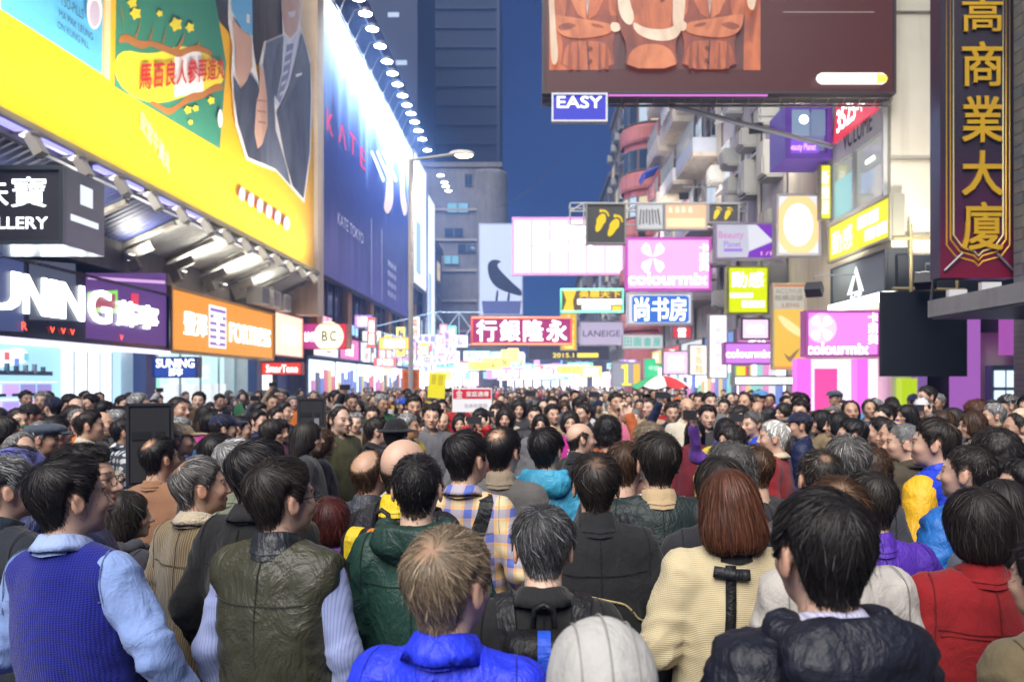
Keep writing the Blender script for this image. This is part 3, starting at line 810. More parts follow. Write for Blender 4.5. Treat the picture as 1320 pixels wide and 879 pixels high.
def tubes(name, paths, r, mat, parent=None, n=6):
    return mobj(name, mesh_data(name, *joinq([tube(p, r, n) for p in paths])), mat, parent)
def slabpoly(pts, y0, y1):
    "flat outline in local XZ given thickness from y0 (front) to y1"
    n = len(pts); v = [(x, y0, z) for x, z in pts] + [(x, y1, z) for x, z in pts]
    A = sum(pts[i][0] * pts[(i + 1) % n][1] - pts[(i + 1) % n][0] * pts[i][1] for i in range(n))
    if A < 0: v = [(x, y0, z) for x, z in pts[::-1]] + [(x, y1, z) for x, z in pts[::-1]]
    return v, [tuple(range(n)), tuple(range(2 * n - 1, n - 1, -1))] + [(i, i + n, (i + 1) % n + n, (i + 1) % n) for i in range(n)]
TXT = {}
def text_me(s, bold=0.0):
    k = (s, bold)
    if k in TXT: return TXT[k]
    cu = bpy.data.curves.new('lettering', 'FONT'); cu.body = s; cu.size = 1; cu.resolution_u = 3; cu.extrude = 0.0; cu.offset = bold; cu.align_x = 'LEFT'
    o = bpy.data.objects.new('lettering', cu); COL.objects.link(o)
    dg = bpy.context.evaluated_depsgraph_get(); me = bpy.data.meshes.new_from_object(o.evaluated_get(dg), depsgraph=dg)
    bpy.data.objects.remove(o); n = len(me.vertices); co = np.zeros(n * 3, np.float32); me.vertices.foreach_get('co', co); co = co.reshape(-1, 3)
    fs = [tuple(p.vertices) for p in me.polygons]; bpy.data.meshes.remove(me)
    lo, hi = co.min(0), co.max(0); co = (co - lo) / np.maximum(hi - lo, 1e-6); TXT[k] = (co[:, :2], fs, (hi - lo)[:2]); return TXT[k]
class Sign:
    """a board: local X along the board, Z up, front towards -Y; 'cam' faces down the street to us, 'L' / 'R' hang on the left / right facades"""
    def __init__(self, name, label, cat, px0, py0, px1, py1, d=None, a=None, side='cam', depth=.25, frame=None, fw=.0, face=None, group=None):
        self.side = side; self.k = 0
        if side == 'cam':
            self.d = d; (x0, _, z1), (x1, _, z0) = PX(px0, py0, d), PX(px1, py1, d); loc = ((x0 + x1) / 2, d, z0); rz = 0; self.w, self.h = x1 - x0, z1 - z0
        else:
            sg = -1 if side == 'L' else 1; self.a = a; X = sg * a
            y0 = X * F / (px0 - VX); y1 = X * F / (px1 - VX)
            z1 = CAMZ + (VY - py0) / abs(px0 - VX) * a; z0 = CAMZ + (VY - py1) / abs(px1 - VX) * a
            loc = (X, (y0 + y1) / 2, z0); rz = R(90) if side == 'L' else R(-90); self.w, self.h = abs(y1 - y0), z1 - z0
        self.o = empty(name, loc, rz); tag(self.o, label, cat, group); self.loc = loc; self.depth = depth
        if frame is not None: box('housing', (0, depth / 2, self.h / 2), (self.w, depth, self.h), frame, self.o)
        if face is not None: self.rect(fw / self.w, fw / self.h, 1 - fw / self.w, 1 - fw / self.h, face, 'face')
        if fw and frame is not None:
            t = min(fw, .12); W, H = self.w, self.h
            boxes('rim', [((-W / 2 + t / 2, -.02, H / 2), (t, .06, H)), ((W / 2 - t / 2, -.02, H / 2), (t, .06, H)), ((0, -.02, t / 2), (W - 2 * t, .06, t)), ((0, -.02, H - t / 2), (W - 2 * t, .06, t))], frame, self.o)
    def uv(self, u, v): return (-self.w / 2 + u * self.w, v * self.h)
    def at(self, px, py):
        "photo pixel -> local x, z on the board"
        if self.side == 'cam': x, _, z = PX(px, py, self.d); return x - self.loc[0], z - self.loc[2]
        X = self.loc[0]; y = X * F / (px - VX); z = CAMZ + (VY - py) / abs(px - VX) * self.a
        return (y - self.loc[1]) * (1 if self.side == 'L' else -1), z - self.loc[2]
    def layer(self): self.k += 1; return -.004 - .002 * self.k
    def poly(self, pts, mat, name='printed_shape', px=True, thick=.0016, sm=0):
        y = self.layer(); q = [self.at(*p) for p in pts] if px else [self.uv(*p) for p in pts]
        for _ in range(sm):
            q = [r for i in range(len(q)) for a, b in [(q[i], q[(i + 1) % len(q)])] for r in ((a[0] * .75 + b[0] * .25, a[1] * .75 + b[1] * .25), (a[0] * .25 + b[0] * .75, a[1] * .25 + b[1] * .75))]
        v, f = slabpoly(q, y, y + thick); return mobj(name, mesh_data(name, v, f, False), mat, self.o)
    def rect(self, u0, v0, u1, v1, mat, name='panel'): return self.poly([(u0, v0), (u1, v0), (u1, v1), (u0, v1)], mat, name, False)
    def disc(self, u, v, r, mat, name='disc', ry=None, n=24):
        ry = ry or r; return self.poly([(u + r / self.w * math.cos(t), v + ry / self.h * math.sin(t)) for t in [2 * math.pi * i / n for i in range(n)]], mat, name, False)
    def text(self, s, u0, v0, u1, v1, mat, bold=.0, fit=True, name='lettering', thick=0.0, corners=None):
        co, fs, (tw, th) = text_me(s); y = self.layer(); (x0, z0), (x1, z1) = self.uv(u0, v0), self.uv(u1, v1)
        n = len(co); lines = s.count('\n') + 1; e = bold * .75 * (z1 - z0) / lines
        if corners: q0, q1, q2 = [np.array(self.at(*p)) for p in corners]; xz = q0 + co[:, :1] * (q1 - q0) + co[:, 1:2] * (q2 - q0); e = bold * .75 * abs(q2 - q0)[1]
        else: xz = np.stack([x0 + co[:, 0] * (x1 - x0), z0 + co[:, 1] * (z1 - z0)], 1)
        vs, F_ = [], []; ed = {}
        if thick:
            for f in fs:
                for i in range(len(f)): ed[(f[i], f[(i + 1) % len(f)])] = 1
            ed = [(a, b) for a, b in ed if (b, a) not in ed]
        sh = [(.8, .8), (-.8, .8), (.8, -.8), (-.8, -.8)] if bold else [(0, 0)]
        for k, (dx, dz) in enumerate(sh):
            yy = y - .0003 * k; v = np.stack([xz[:, 0] + dx * e, np.full(n, yy - thick), xz[:, 1] + dz * e], 1); o = len(vs) and sum(len(a) for a in vs)
            vs.append(v); F_ += [tuple(i + o for i in f) for f in fs]
            if thick:
                v2 = v.copy(); v2[:, 1] = y; vs.append(v2); F_ += [(b + o, a + o, a + o + n, b + o + n) for a, b in ed]
        return mobj(name, mesh_data(name, np.concatenate(vs), F_, False), mat, self.o)
STEEL = None
def lamp_spot(o, loc, target, power, size=R(100), col=(1, .97, .92), blend=.8, radius=.12):
    l = bpy.data.lights.new('lamp_light', 'SPOT'); l.energy = power; l.spot_size = size; l.spot_blend = blend; l.color = col; l.shadow_soft_size = radius
    b = bpy.data.objects.new('lamp_light', l); COL.objects.link(b); b.location = loc
    b.rotation_euler = (Vector(target) - Vector(loc)).to_track_quat('-Z', 'Y').to_euler(); b.parent = o; b.matrix_parent_inverse = o.matrix_world.inverted() if False else Matrix.Translation(-Vector(o.location)); return b

def mat_asphalt():
    m, t, b = new_mat('asphalt'); co = COORD(t); n = NOISE(t, co, 3, 6); c = RAMP(t, n, [(.3, (.03, .03, .032)), (.7, (.065, .063, .06))]); t.links.new(c, b.inputs['Base Color'])
    b.inputs['Roughness'].default_value = .55; BUMP(t, b, NOISE(t, co, 90, 3), .4, .01); return m
def mat_wall(name, c1, c2, scale=.6, stain=.5):
    "plaster with rain streaks and patches"
    if name in MATS: return MATS[name]
    m, t, b = new_mat(name); co = COORD(t); n = NOISE(t, co, scale, 6, .65); st = NOISE(t, COORD(t, (1.6, 1.6, .12)), 2.2, 5, .6)
    c = MIX(t, c1, c2, RAMP(t, n, [(.35, (0, 0, 0)), (.65, (1, 1, 1))])); c = MIX(t, c, tuple(x * .45 for x in c1), MATH(t, 'MULTIPLY', RAMP(t, st, [(.5, (0, 0, 0)), (.75, (1, 1, 1))]), stain))
    t.links.new(c, b.inputs['Base Color']); b.inputs['Roughness'].default_value = .85; BUMP(t, b, NOISE(t, co, 14, 4), .25, .02); MATS[name] = m; return m
def mat_tiles(name, c, scale=8):
    m, t, b = new_mat(name); tc = N(t, 'TexCoord'); br = N(t, 'TexBrick'); mp = N(t, 'Mapping'); mp.inputs['Rotation'].default_value = (R(90), 0, 0); t.links.new(tc.outputs['Object'], mp.inputs[0])
    t.links.new(mp.outputs[0], br.inputs['Vector']); br.inputs['Scale'].default_value = scale; br.offset = 0; br.inputs['Mortar Size'].default_value = .012
    br.inputs['Color1'].default_value = (*c, 1); br.inputs['Color2'].default_value = (*[x * .8 for x in c], 1); br.inputs['Mortar'].default_value = (*[x * .4 for x in c], 1)
    t.links.new(br.outputs[0], b.inputs['Base Color']); b.inputs['Roughness'].default_value = .35; return m
def mat_glass(name='window_glass', c=(.03, .05, .08), rough=.08):
    if name in MATS: return MATS[name]
    m, t, b = new_mat(name); b.inputs['Base Color'].default_value = (*c, 1); b.inputs['Roughness'].default_value = rough; b.inputs['Specular IOR Level'].default_value = .8; MATS[name] = m; return m
def mat_clear(name='clear_glass'):
    if name in MATS: return MATS[name]
    m, t, b = new_mat(name); tr = N(t, 'BsdfTransparent'); gl = N(t, 'BsdfGlossy'); gl.inputs['Roughness'].default_value = .03; mi = N(t, 'MixShader'); mi.inputs[0].default_value = .10
    t.links.new(tr.outputs[0], mi.inputs[1]); t.links.new(gl.outputs[0], mi.inputs[2]); t.links.new(mi.outputs[0], t.nodes['Material Output'].inputs[0]); MATS[name] = m; return m

def ground():
    def sheet(name, x0, x1, y0, y1, z, mat):
        o = mobj(name, mesh_data(name, [(x0, y0, z), (x1, y0, z), (x1, y1, z), (x0, y1, z)], [(0, 1, 2, 3)], False), mat); o['kind'] = 'structure'; return o
    sheet('ground', -400, 400, -200, 900, -.02, P((.12, .12, .12), .9))
    sheet('road', -6.5, 4.6, -30, 220, 0, mat_asphalt())
    pv = mat_tiles('paving', (.22, .2, .19), 2.5)
    for nm, x0, x1 in (('pavement', -10.5, -6.5), ('pavement', 4.6, 7.2)):
        o = bbox(nm, x0, x1, -30, 220, -.01, .004, pv); o['kind'] = 'structure'

def window_grid(b, X, sgn, y0, y1, z0, z1, ny, nz, fr, panes, sill=True, ac=0.0):
    "recessed windows with frame, mullion, pane and sill on a wall that faces -sgn X"
    wy = (y1 - y0) / ny; wz = (z1 - z0) / nz; out = -sgn
    fm = cached(('wf', round(wy, 2), round(wz, 2)), lambda: boxes_mesh('window_frame', [((0, -wy * .33, 0), (.10, .06, wz * .6)), ((0, wy * .33, 0), (.10, .06, wz * .6)), ((0, 0, wz * .3), (.10, wy * .66 + .06, .06)), ((0, 0, -wz * .3), (.10, wy * .66 + .06, .06)), ((0, 0, 0), (.07, .045, wz * .58)), ((.0, 0, wz * .1), (.07, wy * .62, .04)), ((out * .12, 0, -wz * .3 - .07), (.3, wy * .74, .07))]))
    pm = cached(('wp', round(wy, 2), round(wz, 2)), lambda: boxes_mesh('pane', [((0, 0, 0), (.03, wy * .62, wz * .57))]))
    am = cached(('ac',), lambda: boxes_mesh('air_conditioner', [((0, 0, 0), (.5, .75, .5)), ((out * .27, 0, 0), (.06, .5, .4)), ((0, 0, -.3), (.6, .8, .04))]))
    for i in range(ny):
        for j in range(nz):
            c = (X + out * .03, y0 + (i + .5) * wy, z0 + (j + .5) * wz)
            w_ = mobj('window', fm, fr, b, loc=c); mobj('pane', pm, random.choice(panes), w_)
            if random.random() < ac: mobj('air_conditioner', am, P((.34, .34, .33), .6), b, loc=(X + out * .3, c[1] + wy * .05, c[2] - wz * .45))
def building(name, label, x0, x1, y0, y1, h, mat, group=None):
    b = empty(name); tag(b, label, 'building', group); bbox('wall', x0, x1, y0, y1, 0, h, mat, b)
    bbox('parapet', x0 - .15, x1 + .15, y0 - .15, y1 + .15, h, h + .5, mat, b); return b
LIT = lambda: [mat_glass(), mat_glass(), mat_glass(), E((1.0, .78, .45), .5), E((.7, .85, 1.0), .45), mat_glass('dusk_glass', (.06, .09, .14))]

def left_side():
    steel = P((.28, .29, .31), .45, .6); dark = P((.02, .022, .035), .5); wht = E((1, 1, 1), 1.6)
    # --- building behind the yellow billboard
    b = building('commercial_building', 'block behind the yellow billboard with shops on its ground floor', -22, -14.2, 4, 33, 21, mat_wall('wall_grey', (.24, .23, .22), (.33, .31, .29)))
    bbox('upper_wall', -14.2, -10.0, 4, 32.9, 4.6, 20.6, MATS['wall_grey'], b)
    for yy in (4.1, 12.5, 20.9, 29.2, 32.6): bbox('pillar', -10.35, -10.02, yy - .28, yy + .28, 0, 4.6, P((.05, .08, .25), .4), b)
    for yy in (12.5, 20.9, 29.2): bbox('party_wall', -14.2, -10.35, yy - .1, yy + .1, 0, 4.6, P((.7, .72, .74), .7), b)
    # --- yellow billboard
    Y1 = P((.86, .46, .008), .45, 0, .05)
    s = Sign('billboard', 'huge yellow medicine billboard with a suited figure above the electronics shop', 'billboard', -90, -400, 404, 350, a=8.6, side='L', depth=.35, frame=P((.5, .5, .48), .5), face=Y1)
    z_at = lambda px, py: s.at(px, py)
    blue = P((.10, .42, .75), .5); gold = P((.80, .42, .03), .5); grn = P((.045, .24, .15), .5); red = P((.55, .03, .02), .5); navy = P((.02, .03, .06), .5); brn = P((.42, .16, .03), .6); wh = P((.82, .80, .80), .6); skin = P((.72, .45, .33), .6); suit = P((.055, .065, .095), .7); yel = P((.93, .75, .03), .5); lil = P((.42, .25, .60), .6)
    pale = P((.80, .62, .30), .6, 0, .2, .5)
    s.poly([(0, -260), (136, -260), (131, 96), (0, 12)], blue, 'blue_pill_box')
    s.poly([(139, -260), (146, -260), (141, 105), (133, 98)], P((.85, .62, .35), .5), 'box_edge')
    s.poly([(155, -260), (233, -260), (291, 82), (283, 192), (147, 112)], grn, 'green_pill_box')
    s.poly([(148, 62), (196, 72), (240, 55), (290, 84), (287, 112), (246, 122), (196, 138), (147, 110)], yel, 'yellow_band', sm=2)
    s.poly([(224, 68), (258, 62), (262, 118), (224, 126)], wh, 'white_glow')
    random.seed(21)
    def branch(pts, w):
        top = [(x, y - w * random.uniform(.5, 1.3)) for x, y in pts]; bot = [(x, y + w * random.uniform(.5, 1.3)) for x, y in pts[::-1]]
        s.poly(top + bot, brn, 'branch', sm=2)
    branch([(152, 52), (162, 48), (172, 55), (183, 58), (194, 56), (205, 62), (217, 66), (230, 70), (245, 64), (258, 62), (274, 70)], 5); branch([(193, 132), (204, 138), (217, 146), (230, 136), (245, 126), (260, 124), (275, 112), (287, 114)], 5)
    for i, (x, y, x2, y2) in enumerate([(158, 48, 154, 8), (172, 52, 180, 18), (190, 55, 196, 22), (206, 60, 212, 30), (225, 66, 236, 44), (250, 64, 256, 50)]): branch([(x, y), ((x + x2) / 2 + 3, (y + y2) / 2), (x2, y2)], 3)
    for x, y, r in [(173, 18, 9), (204, 18, 5), (225, 32, 10), (243, 36, 7), (168, 4, 8), (240, 142, 6), (250, 140, 5), (270, 130, 6), (243, 158, 4)]:
        s.poly([(x + r * (1 if i % 2 else .55) * math.cos(i * math.pi / 5), y + r * 1.1 * (1 if i % 2 else .55) * math.sin(i * math.pi / 5)) for i in range(10)], yel, 'blossom', sm=1)
    def ptext(t_, p0, p1, p2, mat, bold=.02): s.text(t_, 0, 0, 1, 1, mat, bold, corners=(p0, p1, p2))
    ptext('馬百良人參再造丸', (176, 117), (287, 101), (178, 82), red, .03)
    ptext('TSO-PILLS', (74, 6), (104, 26), (74, -8), navy, .0); ptext('MA PAK LEUNG', (72, 22), (116, 53), (72, 12), navy, .0); ptext('ON KUNG PILL', (70, 36), (111, 64), (70, 27), navy, .0)
    s.poly([(118 + 10 * math.cos(t), 14 + 24 * math.sin(t)) for t in np.linspace(0, 6.28, 20)[:-1]], wh, 'portrait_oval'); s.poly([(118 + 7 * math.cos(t), 18 + 17 * math.sin(t)) for t in np.linspace(0, 6.28, 16)[:-1]], P((.5, .42, .55), .7), 'portrait')
    s.poly([(281 + 3.4 * math.cos(t), 153 + 12 * math.sin(t)) for t in np.linspace(0, 6.28, 16)[:-1]], wh, 'seal')
    ptext('安宮牛黃丸', (176, 165), (215, 225), (178, 140), pale, .02)
    # suited figure on the print
    def pm(name, c1, c2, sc=.8):
        m, t, b = new_mat(name); n = NOISE(t, COORD(t, (1, 1, .5)), sc, 5, .6, 1.2); t.links.new(RAMP(t, n, [(.3, c1), (.65, c2)]), b.inputs['Base Color']); b.inputs['Roughness'].default_value = .5; return m
    suit = pm('print_suit', (.035, .042, .065), (.10, .115, .16)); suit2 = pm('print_suit2', (.06, .07, .105), (.14, .16, .215)); sk2 = pm('print_hand', (.50, .28, .19), (.74, .48, .36), .5); sht = pm('print_white', (.5, .55, .68), (.74, .78, .86))
    body = [(358, -60), (387, -60), (386, 34), (390, 50), (397, 76), (400, 122), (398, 200), (390, 262), (376, 246), (354, 222), (332, 214), (314, 206), (300, 160), (295, 96), (297, 60), (291, 30), (292, -60), (321, -60), (323, 56), (327, 88), (334, 118), (331, 84), (338, 54), (362, 44)]
    s.poly(body, wh, 'cutout_edge')
    s.poly([(361, -60), (385, -60), (384, 22), (380, 40), (372, 50), (364, 42), (361, 20)], sk2, 'face_print'); s.poly([(368, 16), (379, 14), (377, 22), (371, 23)], P((.75, .72, .72), .5), 'teeth_print')
    s.poly([(363, 46), (372, 54), (384, 40), (386, 62), (372, 108), (356, 146), (350, 128), (358, 84)], sht, 'shirt_print')
    s.poly([(367, 58), (376, 56), (370, 96), (358, 134), (354, 128), (362, 92)], P((.22, .25, .42), .6), 'tie_print')
    for k in range(5): s.poly([(366 - k * 2, 68 + k * 13), (374 - k * 2.6, 64 + k * 13), (373 - k * 2.6, 68 + k * 13), (365 - k * 2, 73 + k * 13)], P((.6, .62, .72), .6), 'tie_stripe_print')
    s.poly([(340, 56), (362, 47), (357, 96), (350, 128), (352, 168), (366, 214), (372, 240), (352, 218), (334, 210), (326, 190), (336, 150), (340, 120), (336, 84)], suit2, 'suit_print')
    s.poly([(386, 42), (392, 62), (397, 84), (398, 124), (396, 198), (388, 256), (374, 240), (364, 204), (353, 146), (372, 108)], suit, 'suit_print')
    s.poly([(362, 50), (360, 92), (353, 128), (347, 112), (350, 84), (354, 62)], suit, 'lapel_print'); s.poly([(386, 46), (390, 80), (380, 106), (356, 146), (370, 110)], suit2, 'lapel_print'); s.poly([(378, 96), (386, 94), (386, 97), (378, 100)], wh, 'pocket_square_print')
    s.poly([(297, 98), (306, 116), (318, 94), (328, 108), (334, 128), (331, 180), (333, 210), (316, 203), (303, 160), (298, 126)], suit, 'sleeve_print')
    s.poly([(295, 26), (310, 40), (320, 48), (321, 86), (314, 104), (306, 114), (300, 98), (299, 60)], sk2, 'hand_print'); s.poly([(331, 84), (336, 92), (340, 126), (341, 162), (334, 186), (328, 192), (324, 172), (326, 136), (330, 118)], sk2, 'hand_print')
    for k in range(3): s.poly([(326 + k, 128 + k * 14), (339, 130 + k * 14), (339, 132 + k * 14), (326 + k, 130 + k * 14)], P((.38, .2, .13), .6), 'finger_line_print')
    s.poly([(294, -60), (320, -60), (321, 47), (307, 38), (294, 14)], P((.15, .45, .75), .5), 'held_box_print'); s.poly([(294, -60), (320, -60), (320, -6), (294, -18)], red, 'held_box_top_print'); s.poly([(313, 18), (317, 20), (317, 31), (313, 29)], wh, 'seal')
    for i in range(6):
        x, y = 307 + i * 11.5, 250 + i * 7.6; s.poly([(x + 4.2 * math.cos(t), y + 9 * math.sin(t)) for t in np.linspace(0, 6.28, 14)[:-1]], lil, 'seal')
        q = '香港馬百良藥'[i]; ptext(q, (x - 2.6, y + 4), (x + 2.6, y + 7), (x - 2.6, y - 7), wh, .0)
    # grey edge strip, bottom rail
    x0, _ = s.at(404, 0); bbox_y = s.loc[1] + s.w / 2
    o = bbox('concrete_pier', -9.6, -8.5, bbox_y + .25, bbox_y + 1.15, 4.6, 19.5, mat_wall('wall_warm', (.55, .42, .30), (.65, .52, .38))); tag(o, 'pale orange concrete pier between the yellow and the blue billboards', 'pier')
    bbox('bottom_rail', -s.w / 2, s.w / 2, -.25, .3, -.16, -.012, P((.22, .20, .12), .6), s.o)
    # --- canopy under the billboard
    ya, yb = s.loc[1] - s.w / 2, s.loc[1] + s.w / 2
    c = empty('canopy', (-9.2, ya, 5.3)); tag(c, 'corrugated awning on steel brackets under the yellow billboard', 'awning')
    n = 120; pr = []
    cor = mat_wall('corrugated', (.74, .74, .66), (.82, .82, .74), 1.5, .3); dkc = P((.05, .06, .16), .5)
    for k, (p0, p1, mt) in enumerate(((0, 19.6 - ya, dkc), (19.6 - ya, yb - ya, cor))):
        ys = np.arange(p0, p1, .055); vv = []; 
        for i, yy in enumerate(ys):
            dz = .018 * math.sin(i * math.pi / 2); vv += [(-.85, yy, .0 + dz), (.62, yy, .70 + dz)]
        q = [(2 * i, 2 * i + 1, 2 * i + 3, 2 * i + 2) for i in range(len(ys) - 1)]; mobj('corrugated_sheet', mesh_data('corrugated_sheet', vv, q), mt, c)
    brm = mat_wall('bracket_steel', (.34, .31, .26), (.46, .42, .36), 3, .6)
    br = boxes_mesh('bracket', [((-.12, 0, .28), (1.5, .16, .10)), ((-.7, 0, -.12), (.25, .18, .5)), ((-.35, 0, .02), (.5, .12, .22))])
    for yy in np.arange(ya + 1.2, yb, 2.3): o = mobj('bracket', br, brm, c, loc=(0, yy - ya, 0)); o.rotation_euler = (0, R(-24), 0)
    bbox('fascia', .60, .72, 0, yb - ya, .60, .78, P((.2, .2, .22), .5), c)
    for yy in np.arange(13.4, 30, 2.9):
        f = empty('wall_lamp', (-9.75, yy, 4.98)); tag(f, 'small round wall lamp shining up at the corrugated awning', 'lamp', 'wall lamps under the awning')
        v_, f_ = tube([(0, 0, -.12), (0, 0, -.10), (.02, 0, .0), (.03, 0, .03)], [.03, .09, .13, .13], 12); mobj('lamp_head', mesh_data('lamp_head', v_, f_), P((.5, .5, .5), .4), f); mobj('lens', mesh_data('lens', [(.03 + .12 * math.cos(a), .12 * math.sin(a), .02) for a in np.linspace(0, 6.283, 13)[:-1]], [tuple(range(12))], False), E((1, .97, .9), 4), f)
        lamp_spot(f, (-9.45, yy, 5.0), (-9.0, yy, 5.9), 85, R(170), (1, .96, .88), 1.0, .3)
    # --- lamps under the billboard; the farther ones are added to light it evenly
    hd = boxes_mesh('lamp_head', [((0, 0, 0), (.16, .20, .34)), ((0, 0, .2), (.10, .12, .08))]); lens = boxes_mesh('lens', [((-.06, 0, .245), (.14, .17, .02))])
    for i, yy in enumerate(list(np.arange(10.2, 30.6, 1.36))):
        f = empty('floodlight', (-8.05, yy, 5.75)); tag(f, 'small pale floodlight clamped below the yellow billboard', 'floodlight', 'floodlights below the yellow billboard')
        h = mobj('lamp_head', hd, P((.62, .60, .52), .5), f); h.rotation_euler = (0, R(-30), 0); mobj('bracket_arm', cached('flarm', lambda: boxes_mesh('bracket_arm', [((-.25, 0, .22), (.6, .04, .04)), ((0, 0, .18), (.05, .26, .03))])), P((.3, .3, .3), .5, .5), f)
        mobj('lens', lens, E((1, .95, .85), 1.2), h)
        lamp_spot(f, (-7.2, yy, 6.1), (-8.6, yy + .4, 10.6), 165, R(155), (1, .90, .74), 1.0, .4)
    for y0, y1 in ((11.6, 14.4), (15.2, 17.0), (17.6, 20.0)):
        t_ = empty('tube_light', (-8.35, (y0 + y1) / 2, 6.02)); tag(t_, 'violet fluorescent tube light fixed along the dark soffit', 'tube light', 'tube lights under the awning')
        box('tube', (0, 0, 0), (.10, y1 - y0, .08), E((.42, .40, 1.0), .9), t_); box('batten', (-.03, 0, .07), (.16, y1 - y0 + .1, .05), P((.1, .1, .3), .5), t_)
    for yy in (27.0, 28.2, 29.4):
        a_ = empty('air_conditioner', (-9.3, yy, 4.55)); tag(a_, 'white outdoor air conditioning unit above the orange appliance shop', 'air conditioner', 'air conditioners under the awning')
        box('case', (0, 0, .3), (.5, .85, .6), P((.66, .66, .62), .5), a_); boxes('grille', [((.26, 0, .1 + .07 * i), (.03, .7, .02)) for i in range(7)], P((.12, .12, .13), .5), a_)
    # --- shop signs
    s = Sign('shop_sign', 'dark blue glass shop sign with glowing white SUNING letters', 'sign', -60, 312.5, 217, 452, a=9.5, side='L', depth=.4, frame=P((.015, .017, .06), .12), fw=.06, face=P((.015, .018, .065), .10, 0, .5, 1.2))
    gl = E((.95, 1.0, 1.0), 2.4); x = s.at
    s.poly([(110, 352), (214, 352), (214, 446), (110, 436)], E((.075, .018, .16), .8), 'purple_reflection'); s.poly([(-40, 330), (30, 334), (30, 428), (-40, 424)], E((.03, .05, .15), .8), 'blue_reflection'); s.poly([(112, 377), (151, 374), (151, 404), (112, 402)], E((.25, .75, .10), .7), 'green_reflection'); s.poly([(116, 381), (148, 379), (148, 398), (116, 397)], E((.30, .05, .08), .8), 'poster_reflection'); s.poly([(168, 378), (178, 379), (178, 402), (168, 401)], E((.7, .03, .08), .7), 'red_reflection'); s.poly([(112, 356), (212, 362), (212, 366), (112, 360)], E((.7, .4, .8), .7), 'reflected_tube')  # glowing patches painted on the dark glass as reflections of signs opposite
    s.poly([(36, 335), (96, 340), (98, 414), (36, 412)], E((.045, .06, .10), .7), 'poster_reflection')
    for ch, a0, a1 in (('S', -52, -42), ('U', -36, 22), ('N', 28, 56), ('I', 62, 70), ('N', 75, 104), ('G', 112, 139)):
        (xa, zb), (xb, zt) = x(a0, 0), x(a1, 0); u0, u1 = (xa + s.w / 2) / s.w, (xb + s.w / 2) / s.w; s.text(ch, u0, .32, u1, .80, gl, .03, name='letter', thick=.05)
    for ch, a0, a1 in (('蘇', 148, 173), ('寧', 175, 200)):
        (xa, _), (xb, _) = x(a0, 0), x(a1, 0); s.text(ch, (xa + s.w / 2) / s.w, .33, (xb + s.w / 2) / s.w, .72, gl, .02, name='letter', thick=.05)
    for i, a0 in enumerate((62, 76, 88, 25, 152)): (xa, z_) = x(a0, 422); s.text('R' if i == 3 else 'v', (xa + s.w / 2) / s.w, .10, (xa + s.w / 2) / s.w + .02, .18 if i != 3 else .2, E((1, .08, .03), 1.5), .03)
    bbox('under_light', -s.w / 2, s.w / 2, -.06, .3, -.10, -.012, E((.75, .70, 1.0), 1.1), s.o)
    s = Sign('shop_sign', 'orange appliance shop sign reading FORTRESS with a purple tower emblem', 'sign', 219, 368, 352, 465, a=9.5, side='L', depth=.35, frame=P((.6, .35, .1), .4), fw=.08, face=E((1.0, .36, .015), .62))
    w1 = E((1, .98, .95), 1.7); s.text('豐澤', .10, .30, .28, .66, w1, .03, thick=.02)
    s.rect(.30, .14, .46, .86, E((.95, .95, 1), .9), 'emblem_plate')
    for i in range(6): s.rect(.31, .18 + i * .115, .45, .235 + i * .115, E((.30, .16, .62), .6), 'emblem_bar')
    s.text('T', .345, .22, .415, .66, w1, .06); s.text('FORTRESS', .49, .28, .95, .62, w1, .03, thick=.02)
    s = Sign('hanging_sign', 'small blue SUNING sign hanging at right angles to the shops', 'sign', 197, 460, 255, 487, d=19.5, frame=P((.02, .04, .2), .3), fw=.03, face=E((.02, .07, .42), .6)); s.text('SUNING', .08, .5, .92, .9, E((1, 1, 1), 1.8), .03); s.text('蘇寧', .36, .1, .66, .46, E((1, 1, 1), 1.8), .02)
    s = Sign('jewellery_sign', 'boxy steel-framed JEWELLERY sign with Chinese characters', 'sign', -75, 214, 84, 316, d=12.6, depth=1.15, frame=P((.30, .34, .38), .22, .8), fw=.07, face=P((.085, .085, .10), .25, 0, .3, .8)); w2 = E((.9, .95, 1), 1.4)
    s.text('珠寶', .24, .48, .85, .86, w2, .01); s.text('JEWELLERY', .08, .16, .86, .35, w2, .03); boxes('side_window', [((s.w / 2 + .004, .6, s.h * .72), (.012, .35, .32)), ((s.w / 2 + .004, .55, s.h * .38), (.012, .8, .10))], E((.85, .9, 1), .7), s.o)
    s = Sign('shop_sign', 'glowing peach shop sign beside the orange appliance shop', 'sign', 353, 400, 390, 462, a=9.5, side='L', depth=.3, frame=P((.7, .3, .2), .4), fw=.05, face=E((1.0, .62, .48), 1.0)); s.text('電訊', .25, .3, .8, .75, E((1, 1, 1), 1.7), .02)
    s = Sign('shop_sign', 'red telephone shop sign with white script lettering', 'sign', 337, 467, 389, 483, d=27, depth=.3, frame=P((.5, .03, .02), .4), fw=.03, face=E((.95, .05, .02), .8)); s.text('SmarTone', .12, .2, .9, .8, E((1, 1, 1), 1.9), .01)
    s = Sign('hanging_sign', 'red and magenta sign with a round cream disc reading BC', 'sign', 389, 417, 447, 450, d=33, depth=.4, frame=P((.5, .03, .05), .4), fw=.03, face=E((.85, .04, .07), .65)); s.rect(.01, .02, .36, .98, E((.62, .04, .30), .6)); s.disc(.60, .5, .62, E((1, .88, .55), 1.1)); s.text('B', .45, .32, .57, .70, P((.02, .05, .06), .5), .02); s.text('C', .63, .32, .76, .70, P((.02, .05, .06), .5), .02); s.text('診所', .06, .28, .32, .68, E((1, .9, .95), 1.4), .02)
